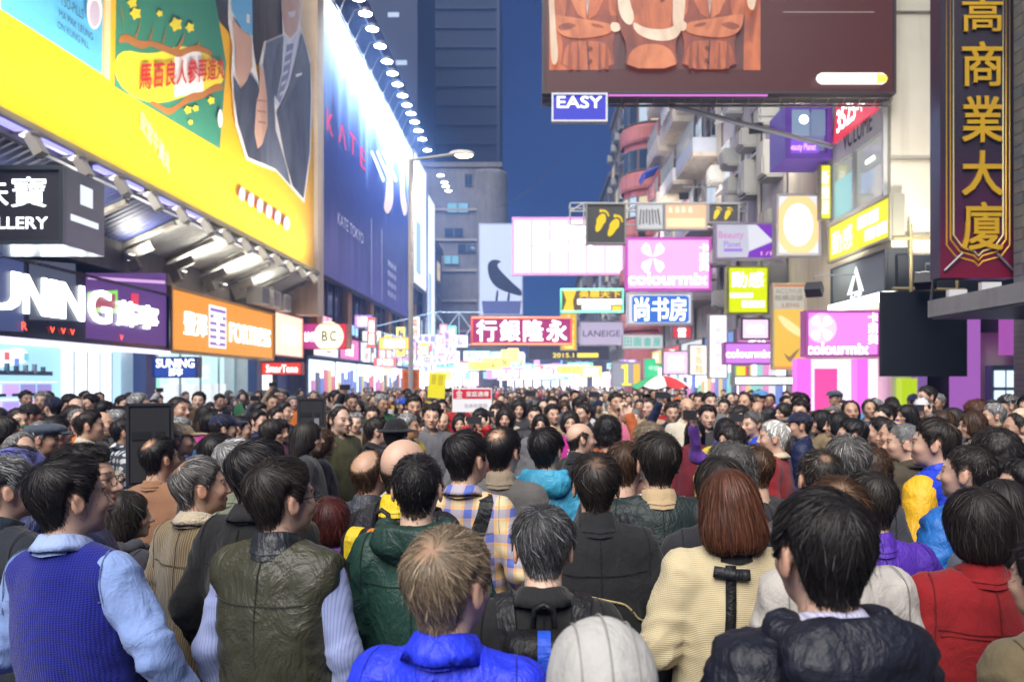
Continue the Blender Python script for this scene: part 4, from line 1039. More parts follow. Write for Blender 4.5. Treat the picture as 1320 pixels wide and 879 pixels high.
    # --- shop interiors, ground floor behind the pillars
    def shop(y0, y1, wall, light, name, label, screens=None, floor=(.5, .5, .5)):
        r = empty(name, (-12.2, (y0 + y1) / 2, 0)); tag(r, label, 'shop'); L = y1 - y0
        bbox('back_wall', -1.95, -1.85, -L / 2, L / 2, .01, 4.5, wall, r); bbox('ceiling', -1.84, 1.85, -L / 2, L / 2, 3.05, 3.15, P((.8, .8, .8), .7), r)
        for i in range(int(L / 1.3)): box('ceiling_lamp', (.2, -L / 2 + .8 + i * 1.3, 3.03), (2.6, .35, .03), light, r)
        bbox('floor_tiles', -1.84, 1.85, -L / 2, L / 2, .011, .03, P(floor, .3), r); return r, L
    r, L = shop(4.3, 12.3, P((.45, .68, .8), .5), E((.8, .93, 1), 1.7), 'shop', 'pale blue shop interior beside the electronics displays')
    r, L = shop(12.7, 20.7, P((.22, .55, .75), .5), E((.8, .93, 1), 1.7), 'shop', 'bright cyan electronics shop interior with rows of screens')
    bbox('display_wall', 1.30, 1.36, -L / 2, 1.6, .03, 3.0, E((.38, .72, .95), .75), r); bbox('header_light', 1.38, 1.55, -L / 2, L / 2, 2.72, 2.80, E((.8, .9, 1), 1.6), r)
    bb = E((.92, .95, 1), .95)
    for i in range(9): v_, f_ = slabpoly([(.34 * math.cos(t) * (1 + .3 * (i % 2)), .17 * math.sin(t)) for t in np.linspace(0, 6.28, 15)[:-1]], -.01, .01); o_ = mobj('cloud_board', mesh_data('cloud_board', v_, f_, False), bb, r, loc=(1.40 + .004 * i, -2.6 + i * .32, 2.38 + .05 * (i % 3))); o_.rotation_euler = (0, 0, R(90))
    for i in range(10): box('sticker', (1.46, -2.6 + i * .31, 2.34 + .12 * (i % 2)), (.012, .14, .16), E(random.choice([(.8, .15, .15), (.15, .3, .75), (.2, .22, .3), (.2, .6, .7)]), .7), r)
    box('dark_shelf_row', (1.42, -1.4, 2.12), (.10, 5.0, .09), P((.08, .12, .16), .5), r)
    for i in range(16): box('bottle', (1.47, -3.75 + i * .3, 2.215), (.07, .07, .10 + .05 * (i % 3)), P(random.choice([(.1, .15, .2), (.5, .5, .55), (.15, .3, .4)]), .4), r)
    for j in range(4):
        box('shelf', (1.46, -1.4, 1.93 - j * .36), (.24, 5.0, .03), E((.9, .8, 1), .8), r)
        for i in range(9): box('screen', (1.45, -3.65 + i * .56, 1.76 - j * .36), (.05, .44, .25), E(random.choice([(.55, .35, .85), (.75, .62, 1), (.9, .45, .7), (.28, .22, .55), (.95, .9, 1), (.4, .3, .75)]), .85), r)
        for i in range(9): box('device', (1.56, -3.65 + i * .56 + .1 * (i % 2), 1.985 - .18 - j * .36 - .14), (.05, .2, .06), P((.03, .03, .05), .4), r)
    bbox('white_booth', 1.2, 1.62, 1.65, 3.3, .03, 2.7, E((.86, .95, 1), 1.1), r); boxes('booth_panel_joint', [((1.63, 1.65 + k * .55, 1.35), (.02, .02, 2.6)) for k in range(4)], P((.4, .5, .55), .5), r); bbox('booth_shadow_gap', 1.3, 1.6, 3.32, 3.8, .03, 2.75, E((.5, .75, .95), .8), r)
    r, L = shop(21.1, 29.0, P((.62, .80, .84), .5), E((.88, .97, 1), 1.5), 'shop', 'white and pale cyan appliance shop interior')
    bbox('display_wall', .9, .96, -L / 2, L / 2, .03, 3.0, E((.62, .88, .92), .85), r); bbox('glass_partition', 1.3, 1.34, -L / 2 + .3, L / 2 - .3, .03, 2.9, mat_clear(), r); boxes('partition_frame', [((1.35, -L / 2 + .4 + k * 1.5, 1.5), (.05, .05, 2.9)) for k in range(6)], P((.35, .45, .5), .4), r)
    bbox('poster', 1.38, 1.40, -3.0, -2.0, 1.3, 2.05, E((.30, .75, .62), .8), r); bbox('poster_centre', 1.405, 1.415, -2.75, -2.25, 1.45, 1.9, E((.7, .95, .9), .8), r); bbox('side_shelf', 1.2, 1.5, -3.85, -3.2, .03, 2.4, P((.55, .6, .7), .5), r)
    for i in range(6): box('package', (1.52, -3.55 + .02 * i, .5 + i * .33), (.06, .5, .24), E(random.choice([(.9, .8, .3), (.8, .85, .9), (.3, .5, .8), (.85, .4, .3)]), .7), r)
    for i in range(4): box('appliance', (1.1, -1.2 + i * 1.3, .95), (.5, .8, 1.85), E((.85, .9, .93), .7), r); box('appliance_door_line', (1.36, -1.2 + i * 1.3, 1.2), (.012, .76, .02), P((.3, .33, .36), .4), r)
    for i in range(7): box('downlight', (1.5, -L / 2 + .6 + i * 1.1, 2.93), (.25, .3, .04), E((1, 1, 1), 2.6), r)
    r, L = shop(29.4, 32.6, P((.85, .75, .7), .5), E((1, .9, .82), 1.6), 'shop', 'warm lit telephone shop interior with orange panels')
    bbox('orange_panel', 1.5, 1.6, -1.4, 0, 1.2, 2.4, E((1, .5, .05), .8), r); bbox('white_panel', 1.5, 1.6, .1, 1.4, 1.2, 2.4, E((1, .95, .9), 1.0), r)
    # --- blue billboard and the building that carries it
    b = building('commercial_building', 'building with orange pillars and glazed first floor under the blue billboard', -22, -9.5, 33.4, 62, 23, mat_wall('wall_blue', (.10, .12, .20), (.16, .18, .28)))
    for yy in np.arange(33.8, 62, 5.6): bbox('pillar', -9.5, -9.15, yy, yy + .9, 3.6, 8, P((.55, .27, .10), .5), b)
    for i, yy in enumerate(np.arange(34.9, 60, 5.6)):
        w_ = bbox('shop_window', -9.49, -9.42, yy, yy + 4.3, 4.3, 6.9, mat_glass('violet_glass', (.10, .08, .18)), b); boxes('window_bar', [((-9.38, yy + 1.4 * k, 5.6), (.06, .07, 2.6)) for k in range(4)], P((.12, .11, .13), .5), w_)
        bbox('lit_panel', -9.40, -9.37, yy + .4, yy + 2.2, 4.4, 4.9, E(random.choice([(1, .75, .1), (.3, .6, 1), (1, .4, .5)]), 1.0), w_)
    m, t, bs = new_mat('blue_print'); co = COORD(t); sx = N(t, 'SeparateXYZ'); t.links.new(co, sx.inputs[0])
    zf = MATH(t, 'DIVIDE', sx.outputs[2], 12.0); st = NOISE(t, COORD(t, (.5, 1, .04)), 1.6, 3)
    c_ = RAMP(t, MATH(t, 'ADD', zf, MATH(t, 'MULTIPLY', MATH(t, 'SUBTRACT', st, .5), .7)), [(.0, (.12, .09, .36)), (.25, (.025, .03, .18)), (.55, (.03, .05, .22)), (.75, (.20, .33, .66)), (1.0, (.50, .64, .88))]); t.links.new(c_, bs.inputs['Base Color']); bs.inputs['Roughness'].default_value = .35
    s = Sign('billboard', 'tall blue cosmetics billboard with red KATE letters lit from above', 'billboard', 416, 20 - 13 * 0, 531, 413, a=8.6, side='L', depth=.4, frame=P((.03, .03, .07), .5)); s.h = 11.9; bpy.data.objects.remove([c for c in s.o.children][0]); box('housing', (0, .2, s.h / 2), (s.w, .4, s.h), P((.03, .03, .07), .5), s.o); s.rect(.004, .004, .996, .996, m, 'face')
    rd = E((1.0, .04, .16), .7)
    for ch, (a0, b0, a1, b1) in (('K', (421, 142, 429, 168)), ('Λ', (436, 160, 446, 182)), ('T', (450, 172, 459, 194)), ('E', (464, 189, 471, 213))):
        (xa, zb), (xb, zt) = s.at(a0, b1), s.at(a1, b0 + 8); co_, fs_, _ = text_me(ch, .0); y = s.layer(); v = np.stack([xa + co_[:, 0] * (xb - xa), np.full(len(co_), y), zb + co_[:, 1] * (zt - zb)], 1); mobj('letter', mesh_data('letter', v, fs_, False), rd, s.o)
    sk = P((.75, .48, .38), .6)
    s.poly([(497, 186), (503, 190), (506, 232), (507, 262), (500, 278), (494, 270), (496, 255), (499, 232)], sk, 'hand_print', sm=2); s.poly([(514, 196), (519, 200), (521, 250), (525, 270), (521, 282), (516, 262), (515, 232)], sk, 'hand_print', sm=2)
    for i in range(3): s.poly([(477 + i * 7, 196), (480 + i * 7, 194), (496 + i * 8, 232), (493 + i * 8, 236)], P((.7, .78, .95), .5), 'light_streak')
    s.text('KATE TOKYO', .10, .215, .32, .26, P((.75, .70, .85), .5), .0)
    for u in (.40, .52): s.rect(u, .02, u + .008, .36, P((.5, .45, .62), .5), 'text_line')
    for i in range(4): s.text('眼線液', .60, .06 + i * .05, .72, .09 + i * .05, P((.75, .72, .82), .5), .0)
    zt = s.loc[2] + s.h
    frp = [[(-8.6, 33, zt + .2), (-8.6, 58, zt + .2)]]; fr = empty('lamp_rail', (-8.6, 45, zt)); tag(fr, 'thin steel rail along the top edge of the blue billboard', 'rail'); tubes('rail', [[(0, -12, .12), (0, 12, .12)]], .05, steel, fr); tubes('rail', [[(.75, -12, .75), (.75, 12, .75)]], .04, steel, fr)
    hd = mesh_data('lamp_head', *tube([(0, 0, .22), (0, 0, .20), (0, 0, .0), (0, 0, -.02)], [.05, .22, .30, .30], 14)); ln = mesh_data('lens', [(.29 * math.cos(a), .29 * math.sin(a), 0) for a in np.linspace(0, 6.283, 15)[:-1]], [tuple(range(14))], False)
    for i, px in enumerate([462, 471, 480, 490, 499, 506, 512.5, 519, 524.5, 529.5, 534.5, 539.5, 544.5, 551]):
        a = 7.75; d = a * F / (VX - px); z = zt + .75
        f = empty('floodlight', (-a, d, z)); tag(f, 'round white floodlight on an arm above the blue billboard', 'floodlight', 'floodlights above the blue billboard')
        mobj('lamp_head', hd, P((.3, .31, .34), .4, .6), f).rotation_euler = (0, R(0), 0); mobj('lens', ln, E((.92, .97, 1), 14), f, loc=(0, 0, -.03)); tubes('arm', [[(-.85, 0, -.6), (-.5, 0, .15), (0, 0, .2)]], .025, steel, f)
        lamp_spot(f, (-a + .0, d, z - .1), (-8.75, d, zt - 6.0), 1500, R(125), (.70, .84, 1.0))
    for px, py, d in ((568, 226, 66), (573, 235, 69), (574.5, 240, 72), (578, 246, 75)):
        x_, y_, z_ = PX(px, py, d); f = empty('floodlight', (x_, y_, z_)); tag(f, 'distant round floodlight beyond the blue billboard', 'floodlight', 'floodlights beyond the blue billboard'); mobj('lamp_head', hd, P((.3, .31, .34), .4, .6), f); mobj('lens', ln, E((.92, .97, 1), 14), f, loc=(0, 0, -.03))
    for i, (p0, p1, t0, b0) in enumerate(((533, 549, 192, 378), (551, 560, 248, 452))):
        s = Sign('billboard', ('white lit billboard with a pale blue figure' if i == 0 else 'narrow white lit billboard') + ' beyond the blue one', 'billboard', p0, t0, p1, b0, a=8.6, side='L', depth=.4, frame=P((.4, .42, .5), .5), fw=.1, face=E((.80, .88, 1.0), 1.0)); s.rect(.2, .1, .55, .5, E((.35, .48, .85), .8), 'printed_figure')
    # lower shop signs further along
    random.seed(5); cols = [((.85, .80, 1), 1.0, '冰室'), ((.75, .12, .45), .8, '美容'), ((.6, .75, 1), 1.1, '時裝'), ((.8, .45, .75), .8, '珠寶'), ((.95, .95, 1), 1.2, '藥房'), ((.3, .5, .95), .8, '眼鏡'), ((.9, .35, .5), .9, '鐘錶'), ((.8, .85, 1), 1.1, '手機')]
    words = ['pale lilac', 'magenta', 'pale blue', 'mauve', 'white', 'strong blue', 'rose', 'ice blue']
    for i in range(8):
        y0 = 33.6 + i * 4.6; s = Sign('shop_sign', '%s lit fascia sign among the shops under the blue billboard' % words[i], 'sign', VX - 9.3 * F / y0, VY - (4.15 - CAMZ) * F / y0, VX - 9.3 * F / (y0 + 4.4), VY - (3.05 - CAMZ) * F / (y0 + 4.4), a=9.3, side='L', depth=.3, frame=P((.2, .2, .25), .5), fw=.05, face=E(cols[i][0], cols[i][1]), group='fascia signs'); s.text(cols[i][2], .3, .2, .7, .8, E((1, 1, 1), 1.8) if cols[i][1] < 1 else P((.1, .1, .3), .5), .02)
        f = empty('shop', (-9.45, y0 + 2.2, 0)); tag(f, 'lit shop front below the %s sign' % words[i], 'shop', 'far shops'); bbox('lit_interior', -.02, .0, -2.1, 2.1, .02, 2.9, E(random.choice([(.75, .8, 1), (1, .85, .9), (.8, .95, 1)]), 1.24), f)
        for k in range(6): bbox('display', .02, .10, -2.0 + k * .68, -1.5 + k * .68, .2 + random.random() * .4, 1.7 + random.random() * .9, E(random.choice([(.9, .2, .3), (.2, .3, .8), (.05, .06, .1), (.9, .7, .3), (.1, .12, .2), (.8, .3, .7)]), .5), f)
    # trusses carrying the hanging sign
    x0, _, z1 = PX(560, 402, 40); x1, _, z0 = PX(622, 444, 40); tr = empty('steel_truss', (x0, 40.3, z0)); tag(tr, 'pale blue steel truss reaching from the left facade to the bank sign', 'truss'); W, H = x1 - x0, z1 - z0
    pb = P((.45, .62, .75), .5); ps = [[(0, 0, 0), (W, 0, 0)], [(0, 0, H), (W, 0, H)], [(-3.6, .3, H * .5), (0, 0, H)], [(-3.6, .3, H * .5), (0, 0, 0)]]
    for i in range(3): xx = i * W / 2; ps += [[(xx, 0, 0), (xx, 0, H)]] + ([[(xx, 0, 0), (xx + W / 2, 0, H)], [(xx, 0, H), (xx + W / 2, 0, 0)]] if i < 2 else [])
    tubes('lattice', ps, .03, pb, tr)
    # street lamp
    xl, yl, zl = PX(529.5, 205, 27); l = empty('street_lamp', (xl, yl, 0)); tag(l, 'tall street lamp with a single warm lit lantern on a curved arm', 'street lamp')
    tubes('pole', [[(0, 0, 0), (0, 0, 3), (0, 0, zl)]], .085, P((.42, .43, .45), .5, .3), l, 10); x2, _, z2 = PX(584, 199, 27); tubes('arm', [[(0, 0, zl - .05), (.3, 0, zl), (x2 - xl, 0, z2)]], .045, P((.42, .43, .45), .5, .3), l)
    v, f = grid_mesh(lambda Q: smax(ell(Q, (.34, 0, 0), (.44, .16, .15)), -.03 - Q[:, 2], .01), (-.2, -.2, -.2), (.9, .2, .2), .03); ld_ = mobj('lantern', mesh_data('lantern', v, f), P((.6, .6, .58), .5), l, loc=(x2 - xl - .05, 0, z2)); v, f = grid_mesh(lambda Q: ell(Q, (.42, 0, -.03), (.30, .12, .10)), (0, -.2, -.2), (.9, .2, .1), .03); mobj('lens', mesh_data('lens', v, f), E((1, .78, .40), 6), ld_)
    lamp_spot(l, (x2 + .3, yl, z2 - .2), (x2 + .3, yl, 0), 500, R(150), (1, .85, .6))

def far_end():
    # tall tower and the lit block at the end of the street
    b = building('tower_block', 'very tall dark tower with faint floor lines rising at the end of the street', -19.5, -5.7, 128, 150, 67, P((.008, .013, .034), .8)); 
    for k in range(20): bbox('floor_band', -19.6, -5.6, 127.7, 127.99, 6 + k * 3.1, 6.22 + k * 3.1, P((.013, .021, .05), .7), b)
    boxes('corner_pier', [((-5.6, 127.8, 33), (.5, .6, 66))], P((.02, .03, .066), .7), b)
    b = building('tower_block', 'dark slab tower behind the row of floodlights', -34, -14.5, 100, 118, 62, P((.022, .032, .075), .7))
    for k in range(5): box('lit_window', (-16.5 - k % 2, 99.95, 30 + k * 6), (1.4, .06, .6), E((.6, .75, 1), .5), b)
    b = building('apartment_building', 'grey-beige corner block with a few lit windows beyond the blue billboard', -14, -3.4, 84, 98, 24.6, mat_wall('wall_beige', (.14, .135, .14), (.20, .19, .19)))
    x, _, z = PX(590, 268, 83.9); 
    for (px, py, w_, h_, lit) in ((590, 268, 2.3, 1.1, 1), (622, 266, .9, 1.5, 0), (604, 232, .8, 1.3, 0), (585, 300, 2.0, 1.0, 0), (602, 320, 2.0, 1.0, 0), (582, 335, 1.6, 1.0, 1)):
        x, _, z = PX(px, py, 83.9); o = box('window', (x, 83.94, z), (w_, .12, h_), P((.1, .1, .11), .5), b); boxes('pane', [((x - w_ * .25, 83.86, z), (w_ * .42, .05, h_ * .86)), ((x + w_ * .25, 83.86, z), (w_ * .42, .05, h_ * .86))], E((.25, .6, .75), .5) if lit else mat_glass(), o)
    for k in range(5): bbox('lit_shop', -13.6 + k * 2.1, -11.7 + k * 2.1, 83.7, 83.85, .05, 3.0, E([(1, .85, .9), (.8, .9, 1), (1, .95, .8), (.95, .6, .85), (.85, .95, 1)][k], 1.9), b); bbox('shop_fascia', -13.6 + k * 2.1, -11.7 + k * 2.1, 83.6, 83.85, 3.15, 4.1, E([(.9, .15, .2), (.2, .4, .95), (.1, .7, .4), (1, .8, .2), (.9, .3, .7)][k], 1.24), b)
    for k in range(6): bbox('ledge', -14.1, -3.3, 83.8, 83.99, 4 + k * 3.2, 4.25 + k * 3.2, P((.3, .27, .25), .7), b)
    v, f = grid_mesh(lambda Q: smax(np.sqrt((Q[:, 0] + 4.6) ** 2 + (Q[:, 1] - 85.2) ** 2) - 1.9, np.abs(Q[:, 2] - 12.2) - 12.2, .05), (-7, 83, -.3), (-2.3, 87.5, 24.8), .35); mobj('rounded_corner', mesh_data('rounded_corner', v, f), MATS['wall_beige'], b)
    # bird billboard
    s = Sign('billboard', 'white fashion billboard with a large black bird perched on a handbag', 'billboard', 617, 288, 674, 406, d=70, depth=.4, frame=P((.35, .37, .45), .5), fw=.1, face=E((.66, .74, 1.0), .62))
    bk = P((.012, .014, .03), .5); s.poly([(628.5, 346), (629, 340), (633, 335.5), (639, 334.5), (645.5, 336.5), (646, 338), (641, 340), (642, 345), (647, 351), (654, 358), (662, 366), (673, 375), (673, 382), (664, 380), (655, 377), (646, 374), (638, 369), (632, 361), (629.5, 353)], bk, 'bird_print', sm=2); s.poly([(640, 374), (643, 374), (641, 392), (638, 392)], bk, 'handle_print', sm=1); s.poly([(655, 376), (658, 378), (656, 392), (653, 392)], bk, 'handle_print', sm=1); s.poly([(621, 388), (672, 388), (670, 406), (623, 406)], P((.10, .12, .28), .5), 'handbag_print')
    # random far signs down the street
    random.seed(12)
    pal = [('white', (1, 1, 1), 1.2), ('pink', (1, .55, .85), 1.0), ('red', (.95, .1, .08), .9), ('yellow', (1, .8, .1), 1.0), ('green', (.1, .75, .35), .8), ('blue', (.15, .3, .95), .9), ('lilac', (.7, .62, 1), .9), ('cyan', (.35, .85, .95), .9), ('orange', (1, .45, .08), .9), ('cream', (1, .9, .7), 1.0), ('violet', (.42, .15, .75), .8)]
    tx = ['金行', '麵家', '酒家', '大押', '眼鏡', '電器', '茶餐廳', '藥房', '時裝', '海味', '鐘錶', '餅店', '書店', '髮型', '補習']; te = dict(zip(tx, ['goldsmith', 'noodle', 'restaurant', 'pawnshop', 'optician', 'appliance', 'cafe', 'pharmacy', 'fashion', 'seafood', 'watch', 'bakery', 'bookshop', 'hairdresser', 'tutoring']))
    KEEP = [(806, 306, 917, 375), (808, 377, 893, 419), (747, 414, 804, 445), (722, 372, 804, 403), (607, 408, 738, 445), (937, 343, 991, 405), (995, 365, 1039, 477), (933, 441, 995, 470), (921, 287, 1006, 335), (913, 405, 938, 488), (660, 280, 805, 355), (617, 288, 674, 405),
            (755, 262, 807, 315), (820, 262, 953, 297), (802, 431, 855, 450), (681, 446, 786, 464), (854, 452, 888, 483), (888, 444, 914, 484), (825, 480, 885, 500), (389, 417, 447, 450)]
    used = {}
    for i in range(460):
        zone = random.choice([0, 0, 1, 1, 1, 2, 3, 4]); ver = random.random() < .3
        if zone < 2: d = random.uniform(52, 120); X = random.uniform(-7.5, 6.3); z = random.uniform(2.0, 2.4 + d * .035)
        elif zone < 4: d = random.uniform(22.5, 48); X = random.uniform(3.3, 6.4); z = random.uniform(2.45, 4.9 if X < 5 else 7.5)
        else: d = random.uniform(35, 64); X = random.uniform(-8.9, -5.6); z = random.uniform(2.6, 4.6)
        px = VX + X * F / d; py = VY - (z - CAMZ) * F / d; kk = F / d
        w_, h_ = (random.uniform(.35, .6) * kk, random.uniform(.9, 1.6) * kk) if ver else (random.uniform(.7, 1.7) * kk, random.uniform(.35, .65) * kk); w_, h_ = (w_ * 1.7, h_ * 1.6) if zone < 2 else (w_, h_); nm, c, st = random.choice(pal); t_ = random.choice(tx); st = 1.24 if zone >= 2 else 1.9
        if any(px + w_ / 2 > a_ - 2 and px - w_ / 2 < c_ + 2 and py > b_ - 2 and py - h_ < e_ + 2 for a_, b_, c_, e_ in KEEP): continue
        key = (nm, t_, ver); n_ = used.get(key, 0); used[key] = n_ + 1
        if n_: continue
        sg = Sign('hanging_sign', '%s %s %s sign hung over the far street' % (('upright' if ver else 'wide'), nm, te[t_]), 'sign', px - w_ / 2, py - h_, px + w_ / 2, py, d=d, depth=.2, frame=P((.45, .45, .5), .5), fw=.04, face=E(c, st), group='signs down the far street')
        ink = E((1, 1, 1), 1.6) if nm in ('red', 'blue', 'green', 'violet', 'orange') else P((.45, .04, .05) if i % 2 else (.05, .08, .35), .5)
        if ver: sg.text('\n'.join(t_), .2, .1, .8, .9, ink, .02)
        else: sg.text(t_, .15, .15, .85, .85, ink, .02)
    # buildings that close the view on both sides
    cw = [((.16, .15, .17), (.22, .2, .22)), ((.2, .17, .15), (.28, .24, .2)), ((.12, .13, .17), (.18, .19, .24))]
    for i, (x0, x1, y0, y1, h) in enumerate(((-20, -9.4, 63, 82, 15), (-20, -7.6, 99, 125, 14), (7.2, 18, 74, 96, 21), (6.6, 18, 97, 124, 17), (5.6, 18, 125, 150, 14), (-16, 16, 168, 180, 11))):
        b = building('tenement', ['low block beyond the narrow white billboard', 'low block past the rounded corner block', 'tall far tenement beyond the pink rounded house', 'far tenement past the tall one', 'farthest right tenement, lowest of the row', 'block closing the end of the street'][i], x0, x1, y0, y1, h, mat_wall('wall_far%d' % (i % 3), *cw[i % 3]), 'far tenements')
        if i == 5:
            for k in range(16): bbox('lit_window', -15 + k * 1.9, -13.6 + k * 1.9, 167.8, 167.98, .3, 3.6, E(random.choice([(1, .9, .95), (.85, .92, 1), (1, .75, .6), (.9, .6, .9)]), 1.9), b); bbox('lit_sign', -15 + k * 1.9, -13.8 + k * 1.9, 167.6, 167.98, 4.0 + (k % 3) * .9, 4.8 + (k % 3) * 1.2, E(random.choice([(.9, .2, .2), (.2, .5, 1), (1, .8, .3), (.9, .4, .8)]), 1.24), b)
        if i < 5:
            left = x1 < 0
            if y0 > 98: bbox('lit_end_shop', max(x0, -7.5) if not left else max(x0, -14), x1 if left else x0 + 6, y0 - .2, y0 - .02, .05, 3.4, E((1, .86, .95), 1.6), b)
            window_grid(b, x1 if left else x0, -1 if left else 1, y0 + 1, y1 - 1, 4.5, h - .5, max(2, int((y1 - y0) / 4)), max(2, int((h - 5) / 3)), P((.3, .3, .3), .5), LIT(), ac=.3)
            for k in range(2): bbox('lit_shop', (x1 if left else x0) - .1, (x1 if left else x0) + .1, y0 + 1 + k * (y1 - y0) / 2, y0 + (k + .9) * (y1 - y0) / 2, .1, 2.9, E(random.choice([(.8, .85, 1), (1, .8, .9), (.75, .95, 1)]), 2.2), b)

def right_side():
    steel = P((.28, .29, .31), .45, .6); w1 = E((1, 1, 1), 1.7); blk = P((.012, .012, .014), .4)
    # --- near building with grey tiles, canopy and the tall black and gold sign
    b = building('tiled_building', 'grey tiled building beside the tall black and gold sign', 7.0, 14, 1.5, 11.6, 18, mat_tiles('grey_tiles', (.17, .18, .19), 3.2))
    tl = boxes_mesh('tile', [((0, 0, 0), (.02, .19, .16))]); tm = [P((.17, .18, .19), .3), P((.13, .14, .155), .3), P((.21, .215, .22), .3)]
    for i in range(6):
        for j in range(36): mobj('tile', tl, tm[(i * 5 + j * 3 + i * j) % 3], b, loc=(6.993, 11.48 - i * .2, 3.2 + j * .17))
    c = empty('concrete_canopy', (6.3, 8, 2.84)); tag(c, 'grey concrete canopy slab jutting out below the black and gold sign', 'canopy'); bbox('slab', -.70, .69, -5, 3.3, 0, .235, mat_wall('canopy_grey', (.26, .26, .28), (.33, .33, .35)), c); bbox('soffit', -.66, .68, -4.9, 3.26, -.03, -.004, P((.09, .13, .20), .5), c)
    boxes('bracket', [((-.45, 2.2, .30), (.25, .08, .12)), ((-.45, 3.0, .30), (.25, .08, .12))], P((.6, .6, .6), .5), c); box('downlight', (.35, 2.9, .28), (.3, .18, .06), E((1, 1, 1), 2.5), c)
    s = Sign('upright_sign', 'tall black upright sign with gold Chinese building name and gold border', 'sign', 1212, -60, 1309, 358, d=11.75, depth=.3, frame=P((.05, .03, .06), .35), face=None)
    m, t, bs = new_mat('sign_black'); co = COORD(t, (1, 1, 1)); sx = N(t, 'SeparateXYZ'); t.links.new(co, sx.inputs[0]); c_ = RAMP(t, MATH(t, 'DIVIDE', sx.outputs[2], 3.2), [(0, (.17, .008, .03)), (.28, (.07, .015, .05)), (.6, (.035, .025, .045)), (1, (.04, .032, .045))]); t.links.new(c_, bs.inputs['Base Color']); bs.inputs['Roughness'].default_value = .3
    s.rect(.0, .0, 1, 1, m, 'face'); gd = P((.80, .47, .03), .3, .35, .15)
    def ring(i, mat):
        H = s.h; y = s.layer(); pts = [(.08 + i, 1.0), (.08 + i, .10 + i * .35), (.20 + i, .065 + i * .3), (.44, .05 + i * .35), (.5, .035 + i * .35), (.56, .05 + i * .35), (.80 - i, .065 + i * .3), (.92 - i, .10 + i * .35), (.92 - i, 1.0)]
        q = [s.uv(*p) for p in pts]; v, f = tube([(x, y, z) for x, z in q], .013, 6); mobj('gold_border', mesh_data('gold_border', v, f), mat, s.o)
    ring(0, gd); ring(.05, gd); ring(.09, P((.9, .8, .4), .4, .3))
    for ch, y0, y1 in (('高', 0, 42), ('商', 56, 112), ('業', 126, 184), ('大', 196, 252), ('廈', 262, 322)):
        (xa, zb), (xb, zt) = s.at(1239, y1), s.at(1290, y0); s.text(ch, (xa + s.w / 2) / s.w, zb / s.h, (xb + s.w / 2) / s.w, zt / s.h, gd, .022, name='character', thick=.03)
    [tubes('stay_wire', [q_], .018, steel, s.o) for q_ in ([(-s.w / 2 + .05, -.03, .1), (-s.w / 2 + .3, -.05, .35)], [(s.w / 2 - .05, -.03, .1), (s.w / 2 - .3, -.05, .35)], [(-s.w / 2 + .05, .3, 0), (-s.w / 2 + .15, .6, -.45)])]
    # --- cream corner building
    b = building('corner_building', 'cream plaster corner building carrying the big brown billboard', 7.06, 16, 15.7, 22, 24, mat_wall('wall_cream', (.70, .66, .54), (.78, .74, .63), .8, .35))
    for z in (4.75, 6.3, 9.2): bbox('wall_joint', 7.04, 16, 15.66, 15.695, z, z + .025, P((.3, .28, .22), .8), b)
    tubes('bamboo_pole', [[(7.35, 15.5, 3.2), (7.35, 15.5, 5.0)], [(8.25, 15.5, 3.4), (8.25, 15.5, 5.0)], [(7.0, 15.5, 4.72), (8.5, 15.5, 4.75)], [(7.0, 15.52, 3.75), (8.4, 15.5, 3.72)]], .035, P((.35, .28, .14), .6), b)
    bbox('dark_cladding', 7.1, 9.4, 15.5, 15.69, 2.9, 4.4, P((.025, .03, .04), .4), b)
    o = bbox('black_board', 6.30, 7.85, 14.4, 14.5, 2.03, 3.56, P((.010, .013, .02), .85, 0, .5, 1.0)); tag(o, 'large plain black board hung between the purple shop and the canopy', 'board')
    # ground floor around the corner: columns, posters
    for x0, x1, col, st in ((8.15, 8.65, (.48, .16, .62), .5), (7.45, 7.62, (.35, .18, .55), .4)): bbox('shop_column', x0, x1, 15.4, 15.68, 0, 3.45, E(col, st), b)
    bbox('dark_doorway', 7.62, 8.15, 15.6, 15.69, .02, 2.4, blk, b); bbox('lime_panel', 7.15, 7.45, 15.45, 15.68, .05, 2.0, E((.55, .75, .02), .6), b); bbox('poster_frame', 8.85, 9.35, 15.35, 15.6, .6, 2.25, P((.1, .14, .22), .4), b)
    for i in range(4):
        for j in range(2): box('poster', (8.98 + j * .24, 15.33, .85 + i * .38), (.2, .02, .32), E((.75, .9, 1), .8), b)
    bbox('purple_poster', 9.0, 9.5, 15.3, 15.4, 2.45, 3.35, E((.42, .10, .45), .6), b); bbox('shutter', 9.6, 11.5, 15.2, 15.6, .05, 2.35, P((.10, .17, .22), .4), b)
    # signs on the street face of the corner building
    a = 7.0
    s = Sign('shop_sign', 'bright yellow fascia sign with white characters on the cream corner building', 'sign', 1069, 292, 1150, 308, a=a, side='R', depth=.25, frame=P((.3, .3, .25), .5), fw=.05, face=E((1, .86, .01), .68)); s.h = s.h; s.text('動感', .06, .18, .42, .78, E((1, .97, .75), 1.2), .02); [s.rect(u_, .54, u_ + .15, .84, E((1, .95, .7), 1.2), 'washed_out_character') for u_ in (.50, .67)]; [s.rect(u_, .18, u_ + .15, .46, E((1, .95, .7), 1.2), 'washed_out_character') for u_ in (.62, .79)]
